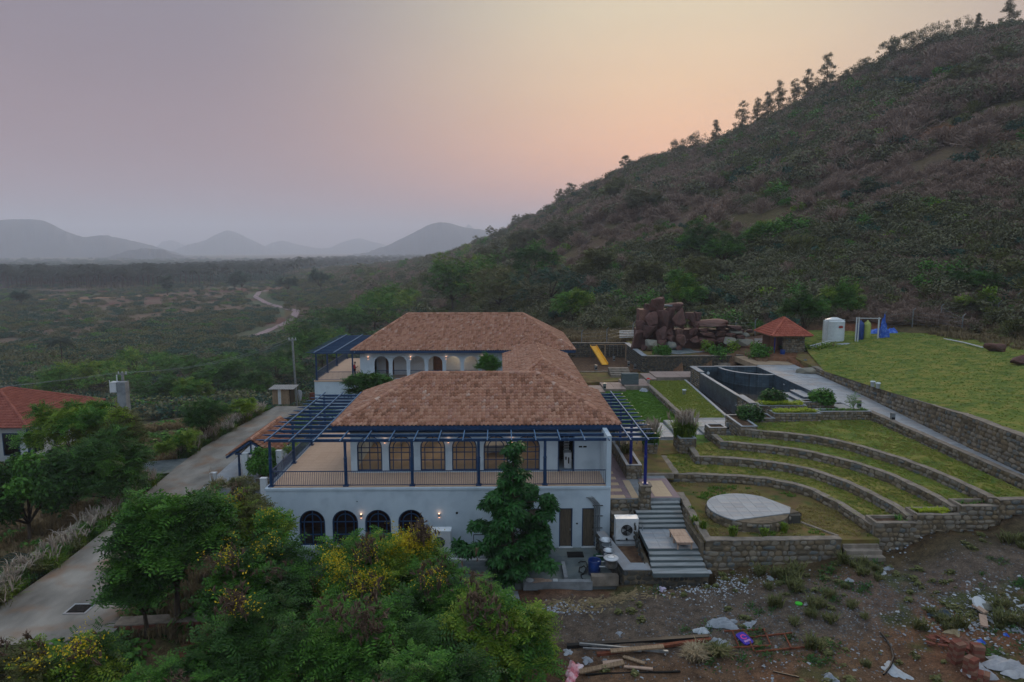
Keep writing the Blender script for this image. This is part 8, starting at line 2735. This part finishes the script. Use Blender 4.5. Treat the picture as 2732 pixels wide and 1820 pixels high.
MB().prism([(1.2, 34.35), (4.9, 34.3), (4.9, 34.6), (1.2, 34.7)], -4.1, -3.62).build('kerb_body', MT['concrete'], yk)
tag(MB().box(4.85, 6.3, 34.35, 34.75, -3.9, -3.35).build('stone_block', MT['coping']), 'flat topped stone block beside the open blue drum', 'block')
tag(MB().box(3.9, 4.85, 37.6, 38.3, -3.795, -3.76).box(4.0, 4.75, 37.7, 38.2, -3.76, -3.755).build('drain_cover', MT['dark']), 'dark square drain cover in front of the right hand door', 'drain cover')
gb_ = crumple('green_bag', 'crumpled green bag beside the pots against the ledge', 'bag', 5.6, 37.1, -3.78, .3, .25, .55, M('green_plastic', ['#1f4a3a', '#3a6a54'], rough=.5), 8)
crumple('board_scrap', 'flattened woven cardboard on the yard kerb', 'scrap', 2.2, 34.5, -3.62, .45, .22, .05, MT['table_wood'], 2, 6)
tag(MB().cyl(1.55, 34.5, -3.62, -3.57, .2, n=18).build('white_dish', MT['white']), 'round white dish lying on the yard kerb', 'dish')
tag(MB().box(2.8, 3.05, 34.38, 34.62, -3.62, -3.58).build('white_box', MT['white']), 'small white box on the yard kerb', 'box')
tag(MB().prism([(-.4, 33.2), (1.0, 33.0), (.9, 34.0), (-.3, 34.2)], -4.3, -3.95).build('concrete_slab', MT['concrete']), 'loose flat concrete slab below the yard corner', 'slab')
for k, zz_ in enumerate((36.3, 35.6, 35.0)):
    m = MB(); m.tube([(5.35, zz_, -3.1), (5.95, zz_ - .03, -3.1)], .035, 6)
    tag(m.build('tap_pipe', MT['white']), ('short white pipe stub farthest up the pot ledge', 'short white pipe stub in the middle of the pot ledge', 'short white pipe stub nearest the drum')[k], 'pipe')

# buckets on the lawns
def bucket(label, x_, y_, z_, mat=None):
    t_ = thing('bucket', label, 'bucket', (x_, y_, z_))
    MB().lathe(x_, y_, [(0, z_), (.15, z_), (.2, z_ + .42), (.22, z_ + .42), (.21, z_ + .46), (.18, z_ + .42), (.13, z_ + .04), (0, z_ + .04)], 16).build('bucket_body', mat or MT['white_plastic'], t_, smooth=True)
    pts_ = [(x_ + .21 * math.cos(a_), y_, z_ + .42 + .12 * math.sin(a_)) for a_ in np.linspace(0, math.pi, 9)]
    MB().tube(pts_, .012, 4).build('handle', MT['metal'], t_)
q = at_z(1825, 1052, -.5); bucket('white bucket alone on the narrow lawn beside the pool', q[0], q[1], -.5)
bucket('white bucket on top of the retaining wall, left one of the pair', 32.05, 57.2, 2.27)
bucket('white bucket on top of the retaining wall, right one with the stick', 31.95, 56.2, 2.33)
bucket('white bucket with a red cloth at the end of the kerb wall', 16.0, 72.3, -.35)
crumple('red_cloth', 'red cloth lying on the white bucket at the kerb wall end', 'cloth', 16.0, 72.3, .08, .22, .2, .15, M('red_cloth', ['#9c1a1a', '#c02424'], rough=.8), 4, 6)
crumple('plastic_bag', 'white plastic bag on the green lawn below the slab steps', 'bag', 15.2, 70.6, -.88, .4, .35, .35, MT['paper'], 12, 8)
crumple('purple_mat', 'purple mat lying on the green grass near the link building', 'mat', 8.7, 73.4, -.88, .9, .35, .12, M('purple', ['#5a4a80', '#7a68a8'], rough=.7), 5, 6)
crumple('plastic_bag', 'white plastic sheet scrap at the back of the upper lawn', 'bag', 49.6, 87.5, 2.45, .7, .5, .25, MT['paper'], 13, 8)
crumple('plastic_bag', 'long white plastic scrap on the upper lawn near the pipe', 'bag', 43.6, 84.2, 2.15, 1.1, .5, .2, MT['paper'], 14, 8)
crumple('green_sack', 'green and white sack behind the upper lawn pipe', 'sack', 44.5, 90.0, 2.1, .5, .45, 1.3, M('green_sack', ['#1e6a3a', '#bfcfc6'], scale=2, rough=.6), 15, 8)
q1 = at_z(2285 * 1.1606, 797 * 1.1606, 3.7); q2 = at_z(2346 * 1.1606, 822 * 1.1606, 3.9)
tag(link('boulder', BM_[3], None, (q1[0], q1[1], 3.6), scale=(1.0, .7, .5)), 'grey boulder on the dry slope right of the upper lawn', 'rock')
tag(link('boulder', BM_[5], None, (q2[0], q2[1], 3.8), scale=(.9, .7, .5)), 'brown boulder at the right edge above the lawn', 'rock')
bl = boulder_mesh(95); bl.materials.append(MT['rock'])
tag(link('leaning_stone', bl, None, (40.8, 82.8, 1.8), rot=(.0, .5, .2), scale=(.35, .3, .9)), 'leaning brown stone between the tank plinth and the yellow shrubs', 'rock')
# stone bench of the garden (dark bundle on the slab walk)
o = MB().box(13.1, 14.9, 72.0, 72.8, -.45, .75)
tag(o.build('stacked_slabs', MT['riser'], bevel=.04), 'dark stack of leaning stone slabs on the slab walk behind the green lawn', 'slabs')

# white posts and planter by the porch
for k, (px_, py_, Y_, lab) in enumerate(((655, 1222, 50.5, 'white square post at the forecourt edge under the porch roof'), (696, 1205, 52, 'white square post partly behind the leafy shrub'), (745, 1215, 50.2, 'white square post right of the leafy shrub'), (704, 1290, 44.5, 'white square box standing beside the villa corner'), (570, 1275, 47.5, 'white square post near the bare sapling'))):
    x_, y_, z_ = at_y(px_, py_, Y_)
    zb_ = -3.75
    tag(MB().box(x_ - .2, x_ + .2, y_ - .15, y_ + .15, zb_, z_ + .35).box(x_ - .22, x_ + .22, y_ - .17, y_ + .17, z_ + .35, z_ + .40).build('white_post', MT['white']), lab, 'post')
planter_box('dark brick planter holding the leafy shrub beside the villa corner', -18.3, -16.2, 49.6, 51.0, -3.8, -3.0, 40, 70)

# low walls by the road
stone_wall('roadside_wall', 'stone kerb wall along the lower left edge of the driveway', 'stone wall', [(-26.6, 30), (-26.6, 36), (-26.7, 41.5), (-27.0, 45)], -5.0, -3.45, .45, 120, seed=81)
stone_wall('broken_wall', 'reddish brick and stone wall behind the bottom shrubs, right of the driveway', 'stone wall', [(-18.3, 30.6), (-14.2, 31.2)], [-5.6, -5.6], [-3.7, -3.8], .7, 140, seed=82, mat='brick')
mh = thing('manhole', 'dark square manhole with a pale rim in the driveway', 'manhole', (-20.95, 32.3, -3.79))
MB().box(-21.4, -20.5, 31.9, 32.7, -3.79, -3.775).box(-21.3, -20.6, 32.0, 32.6, -3.775, -3.765).build('cover', MT['dark'], mh)
MB().box(-21.5, -20.4, 31.8, 31.9, -3.8, -3.77).box(-21.5, -20.4, 32.7, 32.8, -3.8, -3.77).box(-21.5, -21.4, 31.9, 32.7, -3.8, -3.77).box(-20.5, -20.4, 31.9, 32.7, -3.8, -3.77).build('rim', MT['granite'], mh)

# ================================================================== PERSON on the rear terrace
def skin_mesh(name, verts, edges, radii, mat, sub=2, root=0):
    me_ = bpy.data.meshes.new(name)
    me_.from_pydata(verts, edges, [])
    o = bpy.data.objects.new(name, me_)
    COL.objects.link(o)
    sk = o.modifiers.new('skin', 'SKIN')
    for i_, r_ in enumerate(radii):
        r2 = r_ if isinstance(r_, tuple) else (r_, r_)
        me_.skin_vertices[0].data[i_].radius = r2
        me_.skin_vertices[0].data[i_].use_root = (i_ == root)
    ss = o.modifiers.new('sub', 'SUBSURF'); ss.levels = sub; ss.render_levels = sub
    dg = bpy.context.evaluated_depsgraph_get()
    me2 = bpy.data.meshes.new_from_object(o.evaluated_get(dg))
    bpy.data.objects.remove(o)
    me2.name = name
    me2.materials.clear(); me2.materials.append(mat)
    me2.polygons.foreach_set('use_smooth', np.ones(len(me2.polygons), bool))
    return me2

SK = M('skin', ['#5a3a2a', '#6b4634'], rough=.6)
pe = thing('person', 'person in a red shirt and dark trousers on the rear terrace, holding a phone', 'person', (0, 0, 0))
# faces +x (to the right), holding a phone
bv = [(0, 0, .95), (0, 0, 1.15), (.01, 0, 1.36), (.03, 0, 1.47), (.05, 0, 1.55), (.075, 0, 1.64), (.07, 0, 1.71),
      (0, .19, 1.38), (.03, .23, 1.12), (.25, .16, 1.16), (.34, .08, 1.20),
      (0, -.19, 1.38), (.02, -.23, 1.12), (.24, -.16, 1.18), (.34, -.07, 1.22),
      (0, .10, .90), (.03, .11, .50), (0, .11, .09), (.16, .12, .035),
      (0, -.10, .90), (.05, -.11, .50), (.02, -.12, .09), (.18, -.13, .035)]
be = [(0, 1), (1, 2), (2, 3), (3, 4), (4, 5), (5, 6), (2, 7), (7, 8), (8, 9), (9, 10), (2, 11), (11, 12), (12, 13), (13, 14), (0, 15), (15, 16), (16, 17), (17, 18), (0, 19), (19, 20), (20, 21), (21, 22)]
br_ = [.12, .105, .12, .055, .055, .10, .075, .06, .042, .034, .032, .06, .042, .034, .032, .085, .06, .042, .035, .085, .06, .042, .035]
link('body', skin_mesh('body', bv, be, br_, SK), pe)
sv = bv[:3] + [(.02, 0, 1.43)] + [bv[7], bv[8], (.1, .21, 1.13)] + [bv[11], bv[12], (.1, -.21, 1.14)]
link('shirt', skin_mesh('shirt', [(0, 0, .88)] + sv, [(0, 1), (1, 2), (2, 3), (3, 4), (3, 5), (5, 6), (6, 7), (3, 8), (8, 9), (9, 10)], [.15, .145, .13, .15, .075, .08, .062, .055, .08, .062, .055], M('red_shirt', ['#a32430', '#c0343e'], rough=.85), 2, 1), pe)
link('trousers', skin_mesh('trousers', [bv[0]] + bv[15:18] + bv[19:22], [(0, 1), (1, 2), (2, 3), (0, 4), (4, 5), (5, 6)], [.14, .105, .08, .062, .105, .08, .062], M('dark_trousers', ['#15161c', '#20222a'], rough=.9)), pe)
hr = boulder_mesh(55); hr.materials.append(MT['black'])
link('hair', hr, pe, (.055, 0, 1.70), scale=(.105, .10, .09))
MB().box(.35, .37, -.05, .08, 1.2, 1.32).build('phone', MT['black'], pe)
for s in (1, -1):
    for f_ in range(4):
        MB().tube([(.34, s * .075, 1.19 + f_ * .02), (.385, s * .06, 1.2 + f_ * .02), (.385, s * .03, 1.2 + f_ * .02)], [.009, .008, .006], 5).build('finger', SK, pe)
    MB().tube([(.33, s * .06, 1.22), (.345, s * .03, 1.27)], [.011, .008], 5).build('thumb', SK, pe)
x_, y_, _ = at_y(955, 1002, 73.9)
place(pe, (-16.0, 74.2, .004), .1)

# ================================================================== YARD DEBRIS
def gpt(px, py):
    """a point of the dirt yard under a pixel of the full photograph"""
    z_ = -3.5
    for _ in range(6):
        a, b_ = at_z(px, py, z_)
        z_ = land1(a, b_)
    return a, b_, z_

def zo(x_, y_):      # enlargement of the dirt (x/3.216+1400, y/3.216+1520)
    return gpt(x_ / 3.216 + 1400, y_ / 3.216 + 1520)

def plank(name, label, cat, a, b_, w, h, mat, lift=.05):
    p = zo(*a); q = zo(*b_)
    m = MB().bar((p[0], p[1], p[2] + lift), (q[0], q[1], q[2] + lift), w, h)
    return tag(m.build(name, mat), label, cat)

plank('steel_beam', 'long black steel beam lying across the dirt', 'beam', (360, 672), (1575, 592), .22, .14, MT['black'], .1)
plank('timber', 'reddish timber lying alongside the black beam', 'plank', (620, 740), (1600, 612), .20, .12, MT['rust'], .08)
plank('metal_pipe', 'pale blue metal pipe nearest the black beam', 'pipe', (470, 675), (1230, 745), .10, .10, MT['galv'], .22)
plank('metal_pipe', 'thinner pale pipe beside the first one', 'pipe', (500, 708), (1000, 735), .06, .06, MT['metal'], .2)
plank('wooden_plank', 'wide grey plank lying across the pipes', 'plank', (735, 755), (1190, 715), .26, .06, MT['wood'], .32)
plank('wooden_plank', 'short grey plank sloping right under the wide one', 'plank', (845, 765), (1030, 825), .18, .05, MT['wood'], .12)
plank('wooden_plank', 'long tan plank pointing to the red rubbish', 'plank', (470, 905), (850, 825), .28, .06, MT['wood'], .16)
plank('wooden_plank', 'pale plank above the long tan one', 'plank', (670, 825), (840, 808), .22, .05, MT['table_wood'], .14)
plank('wooden_plank', 'thin pale lath at the lower middle', 'plank', (850, 850), (1100, 870), .14, .06, MT['table_wood'], .1)
plank('steel_bar', 'thin dark bar along the bottom of the wood pile', 'bar', (520, 915), (1335, 888), .08, .06, MT['dark'], .08)
plank('steel_bar', 'thin black bar at the right bottom of the dirt', 'bar', (2130, 885), (2354, 935), .05, .05, MT['black'], .06)
# rusty ladder frame
ldr = thing('rusty_ladder', 'rusty steel ladder frame lying on the dirt beneath the purple packet', 'ladder', zo(1900, 610))
def lbar(a, b_, nm='rung', w=.06):
    p = zo(*a); q = zo(*b_)
    MB().bar((p[0], p[1], p[2] + .1), (q[0], q[1], q[2] + .1), w).build(nm, MT['rust'], ldr)
lbar((1710, 545), (2060, 528), 'side_rail'); lbar((1760, 688), (2110, 668), 'side_rail'); lbar((1930, 598), (2290, 560), 'side_rail'); lbar((1980, 722), (2400, 682), 'side_rail')
for a, b_ in (((1780, 545), (1835, 675)), ((1890, 545), (1965, 715)), ((2052, 530), (2110, 668)), ((2225, 568), (2285, 695))):
    lbar(a, b_)
p = zo(1882, 625)
pk_ = thing('purple_packet', 'shiny purple and pink product packet lying on the rusty ladder', 'packet', p)
a_ = Vector((p[0], p[1], p[2] + .17))
ux = Vector((.86, .45, 0)).normalized(); uy = Vector((-.45, .86, .25)).normalized(); un = ux.cross(uy)
def quad_on(m_, cx_, cy_, w_, h_, lift, rot=0):
    V = []
    for (i_, j_) in ((-1, -1), (1, -1), (1, 1), (-1, 1)):
        xx = cx_ + (i_ * w_ * math.cos(rot) - j_ * h_ * math.sin(rot)); yy_ = cy_ + (i_ * w_ * math.sin(rot) + j_ * h_ * math.cos(rot))
        V.append(a_ + ux * xx + uy * yy_ + un * lift)
    return m_.add(V, [(0, 1, 2, 3)])
m = MB()
V = []
for k in range(20):
    g = 2 * math.pi * k / 20
    cc = math.copysign(abs(math.cos(g)) ** .4, math.cos(g)); ss_ = math.copysign(abs(math.sin(g)) ** .4, math.sin(g))
    V.append(a_ + ux * cc * .27 + uy * ss_ * .34)
V2 = [v_ + un * .05 for v_ in V]
m.add(V + V2, [tuple(range(20, 40))] + [(k, (k + 1) % 20, 20 + (k + 1) % 20, 20 + k) for k in range(20)])
m.build('packet_body', M('purple_print', ['#2a1a8c', '#3a249c'], rough=.3), pk_)
m = MB()
for k in range(14):
    g0, g1 = 2 * math.pi * k / 16, 2 * math.pi * (k + 1) / 16
    m.add([a_ + un * .056 + ux * (.01 + .16 * math.cos(g0)) + uy * (.07 + .14 * math.sin(g0)), a_ + un * .056 + ux * (.01 + .16 * math.cos(g1)) + uy * (.07 + .14 * math.sin(g1)),
           a_ + un * .056 + ux * (.01 + .10 * math.cos(g1)) + uy * (.07 + .09 * math.sin(g1)), a_ + un * .056 + ux * (.01 + .10 * math.cos(g0)) + uy * (.07 + .09 * math.sin(g0))], [(0, 1, 2, 3)])
m.build('printed_ring', M('pink_print', ['#c02878', '#d83c8c'], rough=.35), pk_)
m = MB()
for k in range(6):
    quad_on(m, -.15 + k * .06, -.16, .018, .05, .058, .1)
m.build('printed_letters', M('pale_print', ['#b48ac8', '#e0a0c8'], rough=.35), pk_)
# litter, bags, broken bricks
for k, (a, b_, sx, sy, h_, mt, nm, lab, cat) in enumerate((
        (1700, 480, 1.15, .5, .55, MT['paper'], 'plastic_sheet', 'large white crumpled plastic sheet in the middle of the dirt', 'plastic sheet'),
        (1520, 535, .6, .35, .35, MT['paper'], 'plastic_sheet', 'smaller white crumpled sheet left of the large one', 'plastic sheet'),
        (1665, 655, .8, .5, .6, MT['paper'], 'white_sack', 'white sack beside the straw clump', 'sack'),
        (1930, 470, .8, .3, .2, MT['paper'], 'plastic_sheet', 'scattered pale plastic right of the large white sheet', 'plastic sheet'),
        (810, 548, .25, .2, .15, MT['paper'], 'paper_scrap', 'pale paper scrap alone on the brown dirt', 'paper'),
        (1165, 170, .35, .3, .25, M('pink_paper', ['#a89cb4', '#c4b8cc'], rough=.8), 'paper_scrap', 'pinkish paper scrap below the stairs', 'paper'),
        (430, 860, .9, .5, .35, M('red_wrapper', ['#b03040', '#d8a0a8', '#d0d0d4'], scale=2.2, rough=.5), 'red_wrapping', 'red and white wrapping rubbish at the edge of the thicket', 'rubbish'),
        (400, 930, .8, .4, .3, M('red_wrapper2', ['#c03a4c', '#e0b8c0', '#c83048'], scale=2.6, rough=.5), 'red_wrapping', 'second heap of red and white wrapping nearest the bottom edge', 'rubbish'),
        (370, 710, .4, .3, .2, MT['paper'], 'white_rubbish', 'white rubbish at the left end of the pipes', 'rubbish'),
        (540, 780, .45, .35, .2, MT['paper'], 'white_rubbish', 'white broken pieces between the planks and red wrapping', 'rubbish'),
        (1640, 480, .3, .3, .3, MT['white'], 'white_sack', 'lumpy white bag end of the large sheet', 'sack'))):
    p = zo(a, b_)
    crumple(nm, lab, cat, p[0], p[1], p[2], sx * .55, sy * .6, h_ * .6, mt, 30 + k, 12, rz=.2 * k)

def zr(x_, y_):      # enlargement of the bottom right corner (x/3.015+2000, y/3.015+1300)
    return gpt(x_ / 3.015 + 2000, y_ / 3.015 + 1300)

for k, (a, b_, sx, sy, h_, mt, nm, lab, cat) in enumerate((
        (510, 935, .65, .3, .3, MT['paper'], 'plastic_bag', 'white plastic bag in the weeds beside the green lid', 'bag'),
        (800, 755, .3, .25, .3, MT['paper'], 'plastic_bag', 'small white bag on the gravel centre', 'bag'),
        (1120, 655, .5, .25, .2, MT['paper'], 'paper_scrap', 'white folded paper on the gravel, upper one of two', 'paper'),
        (1080, 692, .4, .15, .12, MT['paper'], 'paper_scrap', 'white flat paper on the gravel, lower one of two', 'paper'),
        (165, 735, .4, .25, .2, MT['paper'], 'plastic_bag', 'pale bag on the gravel left of centre', 'bag'),
        (650, 1540, .5, .35, .3, MT['paper'], 'plastic_bag', 'white bag at the bottom edge of the dirt', 'bag'),
        (1170, 1480, .9, .55, .14, MT['paper'], 'broken_tiles', 'scatter of pale broken plaster beside the bent pipe', 'rubble'),
        (2150, 1055, .55, .45, .35, MT['rock_pale'], 'pale_rubble', 'pale grey rubble lump at the right edge', 'rubble'),
        (1940, 960, .8, .6, .35, MT['rock_pale'], 'pale_rubble', 'heap of pale green rubble behind the round disc', 'rubble'),
        (2060, 1440, 1.1, .8, .5, MT['canvas'], 'cement_sack', 'large torn grey cement sack at the bottom right corner', 'sack'),
        (1830, 1490, .8, .7, .6, MT['canvas'], 'cement_sack', 'torn cement sack leaning on the brick stack', 'sack'),
        (2180, 1500, 1.0, .6, .3, MT['canvas'], 'cement_sack', 'flattened grey sack in the bottom right corner', 'sack'),
        (1550, 1020, .9, .5, .3, M('dark_net', ['#27323a', '#3c4a56'], rough=.7), 'netting', 'dark grey netting heap left of the white disc', 'netting'),
        (1640, 1160, .6, .4, .2, LF['straw'], 'straw_heap', 'small yellowish straw heap in the weeds', 'straw'),
        (2150, 1150, .35, .3, .2, MT['paper'], 'plastic_bag', 'white bag near the right edge under the rubble', 'bag'),
        (2060, 1190, .2, .15, .15, MT['tarp'], 'blue_bag', 'small blue bag among the rubble at the right', 'bag'),
        (1860, 1245, .25, .2, .2, MT['tarp'], 'blue_bag', 'small blue bag above the brick stacks', 'bag'),
        (1740, 1250, .5, .4, .35, MT['clay'], 'clay_lump', 'rounded tan clay lump on top of the broken red bricks', 'clay'))):
    p = zr(a, b_)
    crumple(nm, lab, cat, p[0], p[1], p[2], sx * .6, sy * .6, h_ * .6, mt, 60 + k, 12, rz=.3 * k)
p = zr(395, 940); tag(MB().cyl(p[0], p[1], p[2], p[2] + .05, .17, n=14).build('green_dish', M('green_dish', ['#2fae28', '#48c838'], rough=.5)), 'bright green plastic lid lying in the weeds', 'lid')
p = zr(1855, 975); tag(MB().tube([(p[0], p[1], p[2] + .15), (p[0] + .03, p[1] - .05, p[2] + .22)], .42, 20).build('round_disc', MT['white']), 'round white disc lying on the rubble at the right', 'disc')
def zplank(nm, lab, cat, a, b_, w, h_, mt, lift=.08):
    p = zr(*a); q = zr(*b_)
    return tag(MB().bar((p[0], p[1], p[2] + lift), (q[0], q[1], q[2] + lift), w, h_).build(nm, mt), lab, cat)
zplank('broken_board', 'pale broken board pointing at the white disc', 'board', (1800, 985), (1900, 1055), .24, .08, MT['table_wood'], .25)
zplank('broken_board', 'short pale upright board below the white disc', 'board', (1870, 1062), (1885, 1155), .28, .08, MT['table_wood'], .2)
hp_ = [zr(*q) for q in ((1050, 1190), (1100, 1250), (1140, 1320), (1155, 1390), (1130, 1460), (1075, 1530))]
m = MB(); m.tube([(a, b_, c_ + .12) for a, b_, c_ in hp_], .045, 7)
tag(m.build('bent_pipe', MT['black']), 'curved black pipe lying on the dirt right of centre', 'pipe')
# stacks of hollow clay bricks
def brick_stack(label, px_, py_, nx, nz, rz, tilt=0):
    p = zr(px_, py_)
    t_ = thing('brick_stack', label, 'bricks', (0, 0, 0))
    for i_ in range(nz):
        for j_ in range(nx):
            jx = random.uniform(-.02, .02)
            MB().box(-.2 + jx, .2 + jx, j_ * .2, j_ * .2 + .19, i_ * .15 + .0, i_ * .15 + .14).build('brick', MT['clay'] if (i_ + j_) % 2 else MT['brick'], t_)
    place(t_, (p[0], p[1], p[2] - .03), rz)
    t_.rotation_euler = (tilt, 0, rz)
brick_stack('tall leaning stack of hollow clay bricks at the bottom right', 1680, 1420, 2, 6, .3, .12)
brick_stack('short stack of hollow clay bricks right of the leaning one', 1845, 1395, 2, 4, -.2)
brick_stack('stack of striped clay bricks under the torn cement sack', 1815, 1530, 2, 5, .5)
brick_stack('low pile of tan bricks between the sacks at the bottom edge', 1930, 1560, 3, 2, .9)
tl = thing('broken_roof_tiles', 'heap of broken red roof tiles on the dirt at the right', 'tiles', zr(1560, 1280))
rg_ = random.Random(5)
for k in range(26):
    p = zr(1440 + k * 13 + rg_.uniform(-30, 30), 1255 + 3.2 * k + rg_.uniform(-35, 30))
    a = rg_.uniform(0, 3.1); L = rg_.uniform(.08, .2)
    d_ = Vector((math.cos(a), math.sin(a), rg_.uniform(-.3, .5))) * L
    c_ = Vector(p) + Vector((0, 0, .12 + rg_.uniform(0, .18)))
    MB().bar(c_ - d_, c_ + d_, rg_.uniform(.1, .2), .03).build('tile_piece', MT['brick'], tl)
# straw clump
p = zo(1460, 750)
st_ = tuft('straw_clump', 'clump of dry straw coloured grass on the dirt beside the white sack', 'grass plant', p[0], p[1], p[2], .75, .6, 150, 'straw', 77)
p = zo(1650, 720)
tuft('weed', 'dark weedy clump right of the dry straw', 'weed', p[0], p[1], p[2], .7, .5, 60, 'olive', 78)
# dry twig pile near the yard corner and fine rubble
def litter(name, n, cx_, cy_, sx, sy, rz, size, mat, seed, long_=1.0, lift=0):
    rg2 = np.random.default_rng(seed)
    xx = rg2.normal(0, sx, n); yy_ = rg2.normal(0, sy, n)
    x_ = cx_ + xx * math.cos(rz) - yy_ * math.sin(rz); y_ = cy_ + xx * math.sin(rz) + yy_ * math.cos(rz)
    z_ = land(x_, y_) + lift
    V0 = np.array([(-.5, -.35, 0), (.5, -.3, 0), (.45, .4, .1), (-.45, .3, .08), (-.3, -.2, .35), (.25, -.15, .3), (.2, .2, .38), (-.25, .2, .3)])
    V0[:, 0] *= long_
    F0 = np.array([(0, 1, 5, 4), (1, 2, 6, 5), (2, 3, 7, 6), (3, 0, 4, 7), (4, 5, 6, 7)])
    a = rg2.uniform(0, 6.28, n)
    me_ = scatter(name, (V0, F0), np.c_[x_, y_, z_], np.c_[np.cos(a), np.sin(a), rg2.normal(0, .15, n)], size * rg2.uniform(.3, 1.6, n), mat, upj=.25, rg=rg2)
    o = link(name, me_); o['kind'] = 'stuff'
    return o

p = zo(620, 290); litter('dry_twigs', 420, p[0], p[1], 2.2, .35, .12, .09, LF['drygrass'], 1, 3.5)
p = zo(300, 330); litter('rubble', 150, p[0], p[1], .9, .3, 0, .10, MT['paper'], 2)
p = zo(1640, 150); litter('rubble', 420, p[0], p[1], 1.6, .55, .15, .08, MT['paper'], 3)
litter('gravel_stones', 5200, 16, 29.5, 7.5, 2.0, .04, .07, M('grey_stone', ['#3a3b3d', '#55575a', '#6a6c6f', '#7e8082'], rough=.95, isl=.9), 4)
litter('yard_stones', 2600, 15, 24.0, 7.0, 4.2, .05, .06, M('mixed_stone', ['#4a3a30', '#66564a', '#7c7068', '#938c86'], rough=.95, isl=.95), 5)
litter('pale_litter', 170, 10, 25.2, 5.0, 1.8, .1, .09, MT['paper'], 6, 1.5)
p = zr(2000, 1050); litter('rubble', 600, p[0], p[1], 1.6, 1.0, .2, .10, MT['paper'], 7, 1.3)
p = zr(1130, 520); litter('rubble', 160, p[0], p[1], 1.2, .4, .1, .13, MT['paper'], 8)
litter('rubble', 300, 9.5, 21.5, 3.0, .7, .1, .12, MT['paper'], 9, 1.6)
# litter beyond the fountain on the red slope
for k in range(7):
    x_, y_ = 9 + k * 1.4, 99.0
    o = crumple('white_scrap', 'small white scrap in the row on the red earth behind the playground', 'scrap', x_, y_, land1(x_, y_), .35, .2, .15, MT['paper'], 100 + k, 5)
    o['group'] = 'white scraps behind the playground'
